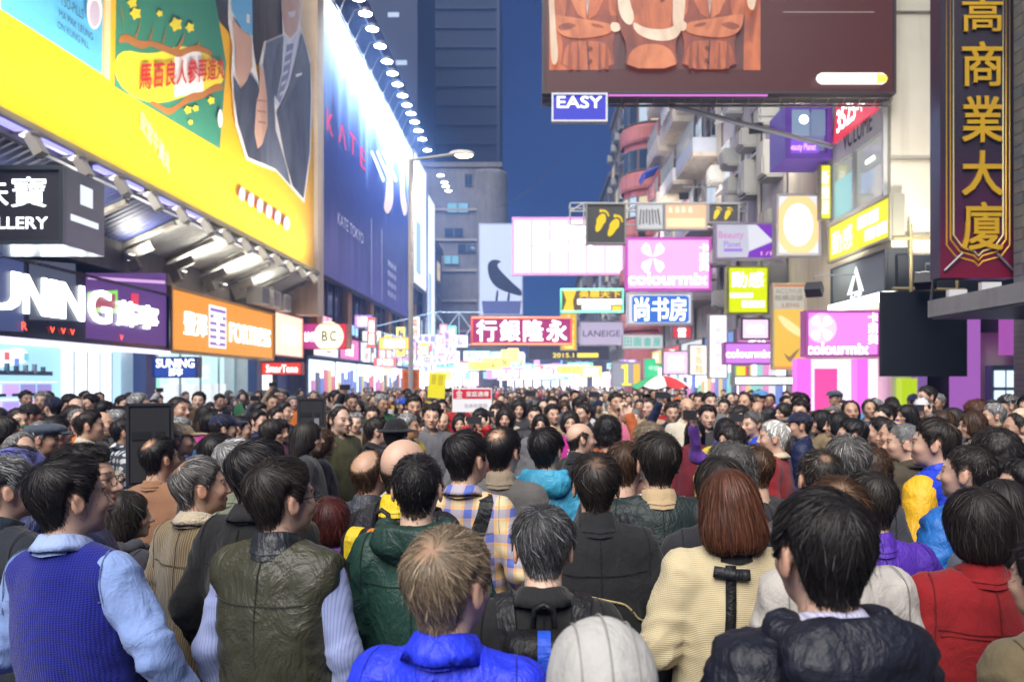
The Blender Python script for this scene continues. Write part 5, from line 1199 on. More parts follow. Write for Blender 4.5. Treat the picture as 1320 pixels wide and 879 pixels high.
    s = Sign('shop_sign', 'slate grey shop fascia with a white triangle emblem', 'sign', 1073, 347, 1144, 375, a=6.95, side='R', depth=.4, frame=P((.05, .06, .07), .4), fw=.03, face=P((.16, .20, .22), .35)); s.poly([(.30, .15), (.62, .15), (.48, .85)], E((1, 1, 1), 1.0), 'triangle_emblem', False); s.poly([(.40, .2), (.53, .2), (.47, .6)], P((.16, .2, .22), .35), 'triangle_inset', False); s.text('AGE', .36, .02, .58, .12, w1, .02); bbox('light_strip', -s.w / 2, s.w / 2, -.1, .35, -.16, -.01, E((1, .98, .9), 2.2), s.o)
    w_ = empty('shop_window', (7.03, 17.2, 5.65)); tag(w_, 'wide first floor shop window with lamps inside on the corner building', 'window')
    bbox('pane', -.02, .0, -1.35, 1.5, 0, 1.95, mat_clear(), w_); bbox('interior_wall', .012, .022, -1.35, 1.5, .02, 1.95, E((.62, .66, .58), .42), w_); boxes('window_frame', [((-.05, y, .97), (.08, .08, 2.0)) for y in (-1.38, .1, 1.53)] + [((-.05, .07, z), (.08, 2.95, .09)) for z in (-.03, 1.98)], P((.6, .62, .62), .5), w_)
    for y, z in ((-.6, .9), (-.5, 1.4), (.7, .6)): box('pendant_lamp', (-.01, y, z), (.02, .4, .08), E((.95, 1, 1), 1.8), w_)
    bbox('window_display', -.03, -.022, .3, 1.3, .05, .9, E((.35, .75, .8), .5), w_)
    s = Sign('shop_sign', 'white fascia strip with black stencil lettering VOLUME', 'sign', 1075, 190, 1134, 162, a=6.95, side='R', depth=.2, frame=P((.5, .52, .54), .5), face=P((.62, .66, .70), .5)) if False else Sign('shop_sign', 'white fascia strip with black stencil lettering VOLUME', 'sign', 1074, 172, 1136, 170, a=6.95, side='R', depth=.2, frame=P((.5, .52, .54), .5), face=P((.66, .70, .74), .5)); s.text('VOLUME', .24, .22, .84, .78, P((.05, .06, .08), .5), .03)
    s = Sign('shop_sign', 'red lozenge sign reading 3525 Square', 'sign', 1074, 140, 1134, 138, a=6.9, side='R', depth=.3, frame=None); q = [(.0, .0), (.93, .0), (1.0, .45), (.93, 1.0), (.08, 1.0)]; s.poly(q, E((.90, .05, .08), .6), 'face', False, .25); s.text('3525', .10, .2, .52, .8, w1, .03); s.text('Square', .55, .25, .88, .75, w1, .01)
    s = Sign('upright_sign', 'narrow yellow upright sign at the corner of the shop window', 'sign', 1057, 213, 1071, 283, d=18.6, depth=.2, frame=P((.3, .3, .2), .5), fw=.02, face=E((1, .85, .03), .75)); s.text('新\n娘\n屋', .2, .1, .8, .9, E((1, .97, .8), 1.3), .02)
    s = Sign('shop_sign', 'magenta COLOURMIX sign over the corner cosmetics shop', 'sign', 1038, 400, 1134, 460, d=15.95, depth=.3, frame=P((.5, .1, .45), .5), fw=.05, face=E((.80, .22, .78), .95)); s.disc(.22, .62, .30, E((.9, .5, .88), 1.0)); [s.poly([(.22 + .10 * math.cos(R(q_) + t) * r_ * s.h / s.w * 2.6, .62 + .30 * math.sin(R(q_) + t) * r_) for t, r_ in ((0, .05), (.45, .75), (.25, 1.0), (-.25, 1.0), (-.45, .75))], E((1, .9, 1), 1.3), 'clover_leaf', False) for q_ in (45, 135, 225, 315)]; s.text('colourmix', .02, .05, .84, .30, w1, .05); s.text('卡\n萊\n美', .84, .28, .98, .95, w1, .02)
    f = empty('shop', (6.15, 16.1, 0)); tag(f, 'pink lit cosmetics shop front under the magenta sign', 'shop'); bbox('lit_interior', -.75, .9, .2, .3, .02, 2.4, E((1, .75, .95), .9), f); boxes('magenta_pillar', [((-.72, 0, 1.2), (.28, .3, 2.4)), ((.45, 0, 1.2), (.22, .3, 2.4))], E((.85, .15, .80), .8), f); bbox('sale_poster', -.45, .0, .0, .04, 1.3, 2.2, E((.85, .08, .35), .8), f)
    for i in range(8): box('product_box', (-.5 + i * .17, .12, .9 + .25 * (i % 3)), (.13, .1, .2), E(random.choice([(1, .4, .7), (.9, .9, 1), (.6, .2, .7)]), .7), f)
    # --- the great brown billboard overhead
    D = 15.4
    s = Sign('billboard', 'huge brown billboard with three figures in orange suits over the street', 'billboard', 699, -170, 1154, 122, d=D, depth=.5, frame=P((.06, .045, .05), .5), fw=.05, face=E((.085, .026, .024), .72))  # front-lit board: its face and print glow in place of lamps above
    def photo(name, c1, c2, st=.62, sc=2.2):
        st *= .62
        m, t, b = new_mat(name); co = COORD(t, (1, 1, .45)); n = NOISE(t, co, sc, 5, .6, 1.4); c = RAMP(t, n, [(.30, c1), (.62, c2)]); t.links.new(c, b.inputs['Emission Color']); b.inputs['Emission Strength'].default_value = st; b.inputs['Base Color'].default_value = (.05, .03, .03, 1); b.inputs['Roughness'].default_value = .5; return m
    org = photo('print_orange', (.24, .045, .015), (.62, .16, .05)); dor = photo('print_rust', (.10, .02, .012), (.36, .07, .025)); skn = photo('print_skin', (.62, .42, .28), (.90, .74, .55), .62, 1.2); dkb = photo('print_dark', (.03, .010, .012), (.12, .03, .022)); lo = photo('print_orange_light', (.42, .10, .03), (.74, .24, .09))
    s.poly([(708, -170), (980, -170), (980, 90), (708, 90)], dkb, 'photo_ground')
    shr = photo('print_shirt', (.35, .22, .16), (.62, .46, .36), .6, 3)
    def suit(cx, k, mir=1):
        X = lambda pts: [(cx + mir * x * k, y) for x, y in pts]
        s.poly(X([(-40, -60), (40, -60), (50, -10), (47, 22), (40, 48), (37, 62), (42, 91), (-42, 91), (-36, 62), (-40, 44), (-48, 20), (-50, -10)]), dor, 'torso_print', sm=1)
        s.poly(X([(-38, 91), (-33, 60), (-20, 54), (20, 54), (33, 60), (38, 91)]), org, 'jacket_skirt_print', sm=1)
        s.poly(X([(-1.2, 54), (1.2, 54), (4, 91), (1, 91)]), dkb, 'seam_print')
        s.poly(X([(-30, -60), (-8, -60), (-3, 0), (-2, 26), (-14, 20), (-28, -6)]), lo, 'lapel_print'); s.poly(X([(30, -60), (8, -60), (3, 0), (2, 26), (14, 20), (28, -6)]), org, 'lapel_print')
        s.poly(X([(-8, -60), (8, -60), (3, 2), (0, 22), (-3, 2)]), shr, 'shirt_print'); s.poly(X([(-11, -16), (0, -9), (11, -16), (11, 2), (0, -4), (-11, 2)]), dkb, 'bow_tie_print')
        s.poly(X([(-50, -40), (-32, -40), (-30, 4), (-34, 26), (-46, 34), (-53, 20)]), org, 'upper_arm_print', sm=2); s.poly(X([(50, -40), (33, -40), (31, 4), (35, 24), (46, 34), (53, 20)]), org, 'upper_arm_print', sm=2)
        s.poly(X([(48, 20), (20, 24), (-22, 34), (-34, 40), (-30, 50), (-4, 46), (36, 40), (50, 34)]), dor, 'forearm_print', sm=2)
        s.poly(X([(-52, 20), (-36, 22), (10, 28), (36, 32), (38, 42), (22, 48), (-20, 52), (-46, 44)]), lo, 'forearm_print', sm=2)
        s.poly(X([(-47, 36), (-30, 30), (-18, 33), (-18, 36), (-36, 42)]), dor, 'crease_print', sm=1); s.poly(X([(4, 31), (20, 33), (26, 38), (8, 36)]), dor, 'crease_print', sm=1)
        s.poly(X([(34, 31), (44, 30), (51, 35), (48, 42), (36, 43)]), skn, 'hand_print', sm=2)
        for y in (64, 80): s.poly([(cx + mir * 4 * k + 3.2 * math.cos(t), y + 2.4 * math.sin(t)) for t in np.linspace(0, 6.28, 12)[:-1]], dkb, 'button_print')
        for x0, x1 in ((-28, -25), (-15, -13), (17, 19), (27, 30)): s.poly(X([(x0, 58), (x1, 57), (x1 + 2, 91), (x0 - 1, 91)]), dor, 'crease_print')
    s.poly([(708, -170), (724, -170), (736, 91), (708, 91)], org, 'side_figure_print'); s.poly([(964, -170), (980, -170), (980, 91), (958, 91)], org, 'side_figure_print')
    suit(757, .86); suit(914, .86, -1)
    s.poly([(800, -60), (874, -60), (884, 0), (878, 40), (868, 60), (874, 91), (804, 91), (808, 62), (798, 40), (792, 0)], dor, 'chair_print', sm=1)
    s.poly([(812, -60), (866, -60), (866, 10), (862, 50), (816, 50), (812, 10)], org, 'dress_print', sm=1); s.poly([(806, 91), (811, 70), (826, 60), (852, 60), (867, 70), (872, 91)], lo, 'skirt_print', sm=1)
    s.poly([(795, -60), (808, -60), (810, 4), (818, 26), (812, 38), (800, 28), (795, 8)], skn, 'arm_print', sm=2); s.poly([(868, -60), (884, -60), (882, 22), (876, 46), (866, 40), (866, 10)], skn, 'arm_print', sm=2)
    s.poly([(814, 30), (830, 40), (858, 42), (872, 34), (878, 44), (866, 56), (840, 56), (818, 46)], skn, 'forearm_print', sm=2); s.poly([(846, -60), (862, -60), (858, 4), (848, 8)], dkb, 'bow_print', sm=1)
    s.poly([(704, -60), (711, -60), (716, 40), (720, 76), (716, 88), (710, 84), (709, 40)], skn, 'arm_print', sm=2); s.poly([(962, -60), (978, -60), (972, 14), (966, 18), (960, 8)], skn, 'arm_print', sm=2)
    s.poly([(1007, 19), (1124, 19), (1124, 20), (1007, 20)], E((.35, .3, .28), .7), 'thin_line'); s.poly([(1056, 97), (1134, 97), (1139, 100), (1141, 104.5), (1139, 109), (1134, 112), (1056, 112), (1051, 109), (1049, 104.5), (1051, 100)], E((1, .97, .92), 1.0), 'search_bar_print'); s.poly([(1127, 98), (1139, 100), (1141, 104.5), (1139, 109), (1127, 111)], E((1, .75, .1), .9), 'search_button_print')
    W = s.w; ps = []
    for zz, yy in ((-.03, .1), (-.03, .5), (-.13, .3)): ps.append([(-W / 2, yy, zz), (W / 2, yy, zz)])
    for i in range(23):
        xx = -W / 2 + i * W / 22; ps += [[(xx, .1, -.03), (xx, .3, -.13)], [(xx, .5, -.03), (xx + (W / 22 if i < 22 else 0), .3, -.13)]]
    tubes('underside_lattice', ps, .012, P((.30, .28, .26), .5, .4), s.o); box('neon_edge', (-.6, -.03, -.03), (W * .45, .03, .03), E((.75, .2, .75), .6), s.o)
    p0, p1 = PX(833, 128, 15.9), PX(1073, 189, 18.0); st = empty('strut', p0); tag(st, 'thick grey steel strut bracing the brown billboard to the wall', 'strut'); q = np.array(p1) - np.array(p0); tubes('pipe', [[(0, 0, 0), tuple(q / 2), tuple(q)]], .055, P((.32, .36, .45), .35, .5), st, 10)
    s = Sign('hanging_sign', 'small blue sign with white EASY lettering under the brown billboard', 'sign', 711, 121, 783, 158, d=15.25, depth=.10, frame=P((.75, .77, .82), .4), fw=.035, face=E((.05, .055, .62), .62)); s.text('EASY', .10, .50, .90, .90, E((1, 1, 1), 1.2), .04)
    # --- buildings further along the right side
    b = bld_a = building('tenement', 'tenement with purple framed beauty parlour windows above the street', 7.25, 17, 22.1, 31, 20, mat_wall('wall_lilac', (.34, .34, .40), (.44, .43, .48)), None)
    window_grid(b, 7.25, 1, 22.4, 30.8, 8.6, 19.6, 4, 4, P((.5, .5, .52), .5), LIT(), ac=.5)
    s = Sign('beauty_parlour_bay', 'purple framed glass bay of a beauty parlour with lit interior', 'sign', 1012, 135, 1072, 205, d=18.4, depth=1.2, frame=P((.20, .10, .62), .4), fw=.18, face=E((.22, .26, .50), .42)); s.rect(.14, .42, .52, .92, E((.30, .42, .60), .5), 'pane'); s.rect(.56, .42, .86, .92, E((.25, .35, .55), .45), 'pane'); s.rect(.04, .05, .72, .36, E((.25, .10, .75), .7), 'name_panel'); s.text('Beauty Planet', .08, .12, .66, .28, E((.95, .5, .95), 1.1), .01); s.disc(.40, .72, .10, E((1, 1, 1), 3))
    s = Sign('glass_awning', 'bright glass shopfront with an orange ring behind the signs', 'window', 1000, 250, 1058, 330, d=19.2, depth=.3, frame=P((.5, .5, .55), .5), fw=.06, face=E((.75, .78, .86), .75)); s.disc(.5, .5, .55, E((1, .55, .25), .95), 'orange_ring', .75); s.disc(.5, .5, .36, E((.95, .85, .85), .9), 'ring_centre', .52)
    b = building('tenement', 'tenement with rows of cluttered balconies and rusty railings', 7.4, 17, 31.1, 45, 23, mat_wall('wall_tenement', (.48, .42, .36), (.60, .54, .46), .5, .7))
    window_grid(b, 7.4, 1, 31.5, 44.8, 5.6, 22.6, 5, 6, P((.42, .42, .42), .5), LIT(), ac=.7)
    rl = P((.30, .34, .38), .5, .3)
    for j in range(6):
        for i in range(3):
            y0 = 31.6 + i * 4.5; z = 5.2 + j * 2.85; bal = bbox('balcony', 6.35, 7.39, y0, y0 + 3.7, z, z + .16, MATS['wall_tenement'], b)
            boxes('balcony_parapet', [((6.37, y0 + 1.85, z + .45), (.08, 3.7, .58)), ((6.85, y0 + .04, z + .45), (.9, .08, .58)), ((6.85, y0 + 3.66, z + .45), (.9, .08, .58))], random.choice([MATS['wall_tenement'], P((.62, .60, .58), .7), P((.42, .46, .55), .6)]), bal)
            boxes('railing', [((6.36, y0 + .15 + k * .26, z + 1.15), (.03, .03, .8)) for k in range(14)] + [((6.36, y0 + 1.85, z + 1.55), (.04, 3.6, .04))], rl, bal)
            if (i + j) % 4 == 0: mobj('blue_awning', cached('awn', lambda: boxes_mesh('blue_awning', [((0, 0, 0), (.9, 1.8, .06)), ((-.42, 0, -.12), (.03, 1.8, .2))])), P((.03, .08, .5), .6), bal, loc=(6.1, y0 + 1.4, z + 2.0)).rotation_euler = (0, R(-24), 0)
            if (i + j) % 3 == 1: boxes('laundry', [((6.2, y0 + .5 + k * .55, z + .9), (.05, .4, .7)) for k in range(4)], P(random.choice([(.5, .2, .2), (.7, .7, .7), (.2, .3, .5)]), .8), bal)
    pp = P((.30, .28, .26), .6)
    for b_, X_, ys in ((bld_a, 7.25, (22.6, 25.2, 27.9, 30.4)), (b, 7.4, (31.4, 36, 40.4, 44.6))):
        for y_ in ys: tubes('drain_pipe', [[(X_ - .09, y_, .2), (X_ - .09, y_, 10), (X_ - .09, y_, 19.5)]], .07, pp, b_)
    ac2 = boxes_mesh('air_conditioner', [((0, 0, 0), (.55, .8, .55)), ((-.29, 0, 0), (.04, .55, .42)), ((.1, 0, -.32), (.6, .85, .05))])
    for k in range(16): mobj('air_conditioner', ac2, P((.33, .33, .32), .6), bld_a, loc=(6.95, 22.8 + (k % 4) * 2.2 + .3 * (k // 4), 5.0 + (k // 4) * 1.6))
    # pink rounded house
    pk = mat_wall('wall_pink', (.36, .10, .10), (.46, .14, .13), .5, .5); b = building('rounded_house', 'pink tenement with a rounded corner tower and ring ledges', 7.3, 17, 46, 56, 26, pk); C = (7.25, 48.2)
    v, f = tube([(C[0], C[1], z) for z in (0, 9, 18, 26.4)], 1.75, 28); mobj('corner_tower', mesh_data('corner_tower', v, f), pk, b)
    for k in range(8):
        z = 5 + k * 2.75; v, f = tube([(C[0], C[1], z), (C[0], C[1], z + .18), (C[0], C[1], z + .9), (C[0], C[1], z + 1.0)], [1.9, 1.98, 1.98, 1.86], 28); mobj('ring_ledge', mesh_data('ring_ledge', v, f, False), mat_wall('wall_pink2', (.42, .14, .13), (.50, .18, .16)), b)
        for an in (200, 222, 244, 266):
            o = box('window', (C[0] + 1.74 * math.cos(R(an)), C[1] + 1.74 * math.sin(R(an)), z + 1.75), (.10, .62, 1.25), P((.12, .12, .13), .5), b); o2 = o; o.data.transform(Matrix.Translation((-(C[0] + 1.74 * math.cos(R(an))), -(C[1] + 1.74 * math.sin(R(an))), -(z + 1.75)))); o.location = (C[0] + 1.74 * math.cos(R(an)), C[1] + 1.74 * math.sin(R(an)), z + 1.75); o.rotation_euler = (0, 0, R(an)); box('pane', (.06, 0, 0), (.02, .5, 1.1), random.choice(LIT()), o)
    window_grid(b, 7.3, 1, 50.3, 55.8, 5, 25, 2, 7, P((.3, .3, .3), .5), LIT(), ac=.5)
    b = building('tenement', 'narrow grey tenement with many air conditioners past the pink house', 7.2, 17, 56.2, 73, 25, mat_wall('wall_far1', (.2, .17, .15), (.28, .24, .2)))
    window_grid(b, 7.2, 1, 56.6, 72.6, 4.8, 24.5, 5, 7, P((.3, .3, .3), .5), LIT(), ac=.6)
    # lit ground floors all along the right
    random.seed(9)
    fw = ['white', 'pink', 'pale blue', 'mauve', 'cream', 'rose', 'ice blue', 'lilac', 'peach', 'snow white']
    for i in range(10):
        y0 = 22.3 + i * 5.1; f = empty('shop', (7.1, y0 + 2.4, 0)); tag(f, '%s lit shop front with displays along the right pavement' % fw[i], 'shop', 'far shops'); c = [(1, 1, 1), (1, .7, .9), (.75, .85, 1), (.85, .65, .95), (1, .92, .8), (1, .6, .7), (.8, .95, 1), (.8, .75, 1), (1, .8, .65), (.95, .98, 1)][i]
        bbox('lit_interior', -.02, .0, -2.3, 2.3, .02, 2.75, E(c, 1.24), f)
        fc = [((.75, .1, .5), '美妝'), ((.12, .3, .8), '藥妝'), ((.85, .85, .9), '時裝'), ((.8, .12, .12), '大藥房'), ((.95, .75, .2), '金飾'), ((.45, .15, .7), '護膚'), ((.1, .55, .5), '海味'), ((.9, .5, .75), '內衣'), ((.3, .3, .35), '運動'), ((.9, .35, .1), '零食')][i]
        sg = Sign('shop_sign', '%s fascia sign over the %s lit shop' % (['magenta', 'blue', 'white', 'red', 'gold', 'violet', 'teal', 'rose', 'charcoal', 'orange'][i], fw[i]), 'sign', VX + 6.95 * F / (y0 + 4.8), VY - (3.75 - CAMZ) * F / (y0 + 4.8), VX + 6.95 * F / y0, VY - (2.9 - CAMZ) * F / y0, a=6.95, side='R', depth=.3, frame=P((.2, .2, .22), .5), fw=.05, face=E(fc[0], .6), group='fascia signs'); sg.text(fc[1], .3, .2, .7, .8, E((1, 1, 1), 1.3) if i != 2 else P((.1, .1, .12), .5), .02)
        for k in range(7): bbox('display', -.12, -.03, -2.2 + k * .64, -1.75 + k * .64, .2 + random.random() * .4, 1.6 + random.random(), E(random.choice([(.9, .3, .7), (.2, .3, .8), (.9, .9, 1), (.9, .7, .3), (.1, .12, .2), (.3, .8, .7)]), .55), f)
    # --- signs hung over the street
    def HS(label, x0, y0, x1, y1, d, face, frame=(.3, .3, .32), fw=.05, name='hanging_sign', dp=.3):
        return Sign(name, label, 'sign', x0, y0, x1, y1, d=d, depth=dp, frame=P(frame, .5), fw=fw, face=face)
    s = HS('very large pale pink lit sign with washed out white lettering', 660, 280, 805, 355, 50, E((1.0, .52, .86), .80), (.75, .35, .65), .12); [s.rect(.02 + k_ * .163, v_, .165 + k_ * .163, v_ + .44, E((1, .66, .92), 1.15), 'glowing_panel') for k_ in range(6) for v_ in (.05, .51)]; s.text('SASA', .24, .42, .72, .86, E((1, .97, 1), 1.6), .05)
    s = HS('black sign with two yellow footprints', 755, 262, 807, 315, 25.2, P((.065, .065, .062), .5), (.25, .25, .25), .05, dp=.2); yl = E((1, .68, .01), .62)
    def foot(s, cx, cy, k, ang):
        c_, s_ = math.cos(ang), math.sin(ang); T = lambda x, y: (cx + (x * c_ - y * s_) * k, cy + (x * s_ + y * c_) * k * s.w / s.h)
        s.poly([T(.55 * math.cos(t) * (1 if math.sin(t) > 0 else .72) + .0, 1.1 * math.sin(t)) for t in np.linspace(0, 6.28, 22)[:-1]], yl, 'footprint', False)
        for j, (x, y, r) in enumerate(((-.42, 1.28, .2), (-.1, 1.42, .16), (.16, 1.40, .14), (.38, 1.28, .13), (.55, 1.1, .11))): q = T(x, y); s.disc(q[0], q[1], r * k * s.w, yl, 'toe', n=10)
    foot(s, .36, .52, .22, R(-22)); foot(s, .68, .40, .22, R(-28))
    s = HS('pink lit colourmix sign with a white clover emblem', 806, 306, 917, 375, 30, E((.92, .42, .90), .85), (.6, .1, .55), .10); wp = E((1, .93, 1), 1.1); s.disc(.32, .62, .70, E((.80, .40, .84), .85))
    for an in (45, 135, 225, 315): a_ = R(an); s.poly([(.32 + (.26 * math.cos(a_ + t) * r_) * s.h / s.w, .62 + .33 * math.sin(a_ + t) * r_) for t, r_ in ((0, .05), (.45, .75), (.25, 1.0), (-.25, 1.0), (-.45, .75))], wp, 'clover_leaf', False)
    s.text('colourmix', .04, .12, .95, .34, E((1, 1, 1), 1.5), .05); s.text('卡\n萊\n美', .86, .38, .97, .88, E((1, 1, 1), 1.5), .02)
    s = HS('blue and white sign with brush characters 尚书房', 808, 377, 893, 419, 32, E((.80, .82, .86), .68), (.6, .62, .66), .08); s.poly([(.12, .08), (.90, .08), (.94, .14), (.94, .84), (.90, .9), (.12, .9), (.08, .84), (.08, .14)], E((.06, .22, .78), .62), 'blue_panel', False); s.text('尚书房', .12, .14, .90, .84, E((.97, .99, 1), 1.3), .03)
    s = HS('lilac grey sign reading LANEIGE', 747, 414, 804, 445, 42, E((.58, .50, .68), .62), (.5, .45, .55), .06); s.text('LANEIGE', .08, .36, .92, .62, P((.05, .04, .09), .5), .0)
    s = HS('crimson bank sign with four white Chinese characters and neon border', 607, 408, 738, 445, 40, E((.48, .045, .20), .6), (.6, .08, .08), .12); [s.text(q_, .06 + .23 * k_, .15, .25 + .23 * k_, .87, E((.95, 1, 1), 1.5), .04, name='character') for k_, q_ in enumerate('行銀隆永')]
    W, H = s.w, s.h; tubes('neon_border', [[(-W / 2 + .06, -.08, .06), (W / 2 - .06, -.08, .06), (W / 2 - .06, -.08, H - .06), (-W / 2 + .06, -.08, H - .06), (-W / 2 + .06, -.08, .06)]], .045, E((1, .22, .10), 1.6), s.o)
    s = HS('green neon framed yellow sign with a lady silhouette', 722, 372, 804, 403, 41, E((.16, .10, .04), .6), (.1, .5, .3), .1); s.poly([(.04, .06), (.22, .06), (.20, .5), (.26, .94), (.04, .94), (.10, .5)], E((1, .62, .02), .8), 'figure', False); s.text('美麗天下', .30, .62, .95, .92, E((1, .62, .02), .9), .03); s.rect(.27, .34, .97, .56, E((1, 1, 1), 1.3), 'white_band'); s.rect(.34, .12, .80, .30, E((.75, 1, .95), 1.2), 'white_band'); s.rect(.82, .10, .96, .28, E((1, .65, .02), .9), 'gold_block')
    W, H = s.w, s.h; tubes('neon_border', [[(-W / 2 + .05, -.08, .05), (W / 2 - .05, -.08, .05), (W / 2 - .05, -.08, H - .05), (-W / 2 + .05, -.08, H - .05), (-W / 2 + .05, -.08, .05)]], .05, E((.25, 1, .6), 1.5), s.o)
    s = HS('yellow upright sign half hidden behind the bank sign', 722, 403, 744, 452, 43, E((.85, .5, .02), .7)); s.text('大\n酒\n樓', .2, .06, .8, .94, E((1, .85, .2), 1.2), .02)
    s = HS('dark grey screen sign with yellow date lettering', 681, 446, 786, 464, 46, P((.05, .05, .07), .5), (.1, .1, .12), .06); s.text('2015.1', .30, .18, .56, .50, E((1, .75, .1), 1.1), .02); s.rect(.60, .18, .86, .50, E((1, .75, .1), .9), 'caption_bar')
    s = HS('white and purple Beauty Planet arrow sign', 921, 287, 1006, 335, 21.4, E((.62, .62, .74), .62), (.4, .35, .5), .06, dp=.2); s.poly([(.62, .97), (.985, .97), (.985, .03), (.50, .03), (.52, .22), (.88, .48)], E((.25, .05, .60), .6), 'purple_field', False); s.poly([(.5, .97), (.62, .97), (.88, .52), (.52, .24), (.52, .4)], E((.78, .78, .88), .66), 'arrow', False); s.text('Beauty', .06, .52, .44, .76, E((.65, .2, .55), .7), .01); s.text('Planet', .14, .34, .40, .50, E((.3, .15, .65), .7), .0); s.rect(.14, .22, .42, .30, E((.35, .2, .7), .7), 'caption_bar'); s.text('1/F', .70, .12, .92, .22, E((.9, .4, .6), .8), .0)
    s = HS('acid yellow-green square sign with white characters', 937, 343, 991, 405, 22.2, E((.78, .90, .0), .68), (.4, .42, .1), .05); s.text('動感', .12, .56, .88, .88, E((1, 1, .9), 1.4), .02); s.rect(.08, .34, .62, .44, E((1, 1, .85), 1.2), 'caption_bar'); s.rect(.35, .14, .90, .28, E((1, 1, .85), 1.2), 'caption_bar')
    s = HS('tall gold ACUVUE banner sign with a beige head panel', 995, 365, 1039, 477, 19.4, E((.92, .56, .08), .62), (.5, .42, .3), .04, dp=.15); s.rect(.02, .70, .98, .99, E((.56, .52, .44), .6), 'head_panel'); s.rect(.02, .955, .98, .99, E((.6, .22, .08), .6), 'top_band'); s.text('ACUVUE', .10, .88, .90, .935, P((.2, .18, .15), .5), .0); s.text('眼鏡店舖', .10, .80, .90, .865, P((.22, .2, .17), .5), .01); s.text('LENS', .3, .725, .8, .77, P((.4, .15, .08), .5), .0)
    s.poly([(.1, .68), (.95, .45), (.9, .35), (.3, .5)], E((1, .78, .35), .7), 'golden_swirl', False, sm=2); s.poly([(.30, .22), (.50, .14), (.62, .2), (.86, .27), (.6, .12), (.5, .08)], E((.35, .2, .1), .6), 'dark_motif', False, sm=2); s.rect(.02, .005, .98, .045, E((.85, .28, .08), .7), 'bottom_band')
    s = HS('violet colourmix banner over the right pavement', 933, 441, 995, 470, 22.6, E((.62, .22, .80), .8), (.5, .15, .6), .05); s.text('colourmix', .05, .32, .97, .66, E((1, 1, 1), 1.6), .05)
    s = HS('small pale green sign with teal characters', 802, 431, 855, 450, 40, E((.66, .66, .68), .62)); [s.text(q_, .05 + .235 * k_, .2, .23 + .235 * k_, .78, E((.05, .55, .42), .6), .02, name='character') for k_, q_ in enumerate('田園書屋')]
    s = HS('orange sign fixed to the overhead gantry', 856, 262, 912, 297, 25.4, E((.95, .50, .28), .7), dp=.15); [s.poly([(u_, .66), (u_ + .09, .66), (u_ + .07, .86), (u_ + .02, .86)], E((1, .72, .45), 1.0), 'faint_letter', False) for u_ in (.10, .26, .40, .56)]; s.rect(.06, .12, .94, .44, E((1, .62, .36), .9), 'lower_panel')
    s = HS('dark sign with yellow footprints partly hidden on the gantry', 912, 262, 953, 288, 25.4, P((.06, .06, .065), .5), dp=.15); foot(s, .28, .45, .16, R(-25)); foot(s, .62, .42, .16, R(-25))
    s = HS('white sign with a black scribble picture on the gantry', 820, 262, 856, 297, 25.5, E((.65, .66, .68), .6), dp=.15); 
    for k in range(7): s.poly([(.1 + .12 * k, .2 + .05 * (k % 3)), (.16 + .12 * k, .2), (.2 + .1 * k, .8 - .06 * (k % 2)), (.14 + .1 * k, .75)], P((.12, .12, .13), .6), 'ink_stroke', False)
    s = HS('white upright pharmacy banner with pink marks', 913, 405, 938, 488, 27.5, E((.95, .93, 1), 1.0)); [s.rect(.35, .12 + .2 * k, .65, .2 + .2 * k, E((.95, .6, .8), .9), 'mark') for k in range(4)]
    s = HS('pink lit sign with white characters low over the crowd', 854, 452, 888, 483, 33, E((1, .55, .82), .95)); s.text('優惠', .2, .2, .8, .8, E((1, 1, 1), 1.6), .02)
    s = HS('cream menu sign with orange lettering', 888, 444, 914, 484, 29.5, E((1, .86, .75), 1.0)); s.text('茶\n飯\n麵', .3, .08, .7, .92, E((.95, .4, .1), .8), .01)
    s = HS('green square sign above the striped umbrella', 830, 462, 856, 488, 45, E((.05, .62, .25), .75)); s.text('中銀', .25, .4, .75, .65, E((.7, 1, .8), 1.0), .0)
    s = HS('red sign tucked under the blue bookshop sign', 866, 420, 892, 437, 33, E((.75, .06, .08), .7)); s.text('當', .3, .15, .7, .85, w1, .02)
    s = HS('white sign with a thick yellow figure one', 788, 466, 826, 498, 44, E((.42, .42, .48), .6)); s.poly([(.34, .85), (.56, .9), (.56, .12), (.68, .12), (.68, .04), (.36, .04), (.36, .12), (.44, .12), (.44, .74), (.34, .72)], E((1, .85, .05), 1.0), 'numeral', False); s.rect(.75, .1, .97, .9, E((.95, .5, .05), .8), 'orange_panel')
    s = HS('red, yellow and green small flag sign', 945, 470, 966, 487, 24.5, E((1, .7, .02), .8)); s.rect(.0, 0, .2, 1, E((.05, .6, .2), .7), 'green_band'); s.rect(.75, .0, 1, 1, E((.85, .08, .08), .7), 'red_band')
    s = HS('pink slanted banner behind the yellow-green sign', 955, 410, 992, 438, 22.9, E((.95, .6, .9), .95)); s.text('化妝', .2, .3, .8, .7, w1, .02)
    s = HS('long white lit fascia low on the right side', 945, 484, 1036, 497, 19.9, E((.92, .97, 1), 1.3), dp=.3)
    # gantry of thin scaffold poles
    gx0, gy, gz0 = PX(735, 290, 25.9); gx1, _, gz1 = PX(963, 262, 25.9); g = empty('scaffold_gantry', (gx0, 25.9, gz0)); tag(g, 'thin scaffold gantry of grey poles carrying the footprint signs', 'gantry'); W, H = gx1 - gx0, gz1 - gz0
    ps = [[(0, 0, H), (W, 0, H)], [(0, 0, H * .62), (W, 0, H * .62)], [(0, .8, H), (W, .8, H)], [(0, 0, 0), (W, 0, 0)]]
    for i in range(14): xx = i * W / 13; ps += [[(xx, 0, 0), (xx, 0, H)], [(xx, 0, H), (xx, .8, H)]] + ([[(xx, 0, H * .62), (xx + W / 13, 0, H)]] if i < 13 else [])
    tubes('poles', ps, .028, P((.45, .48, .5), .5, .4), g)
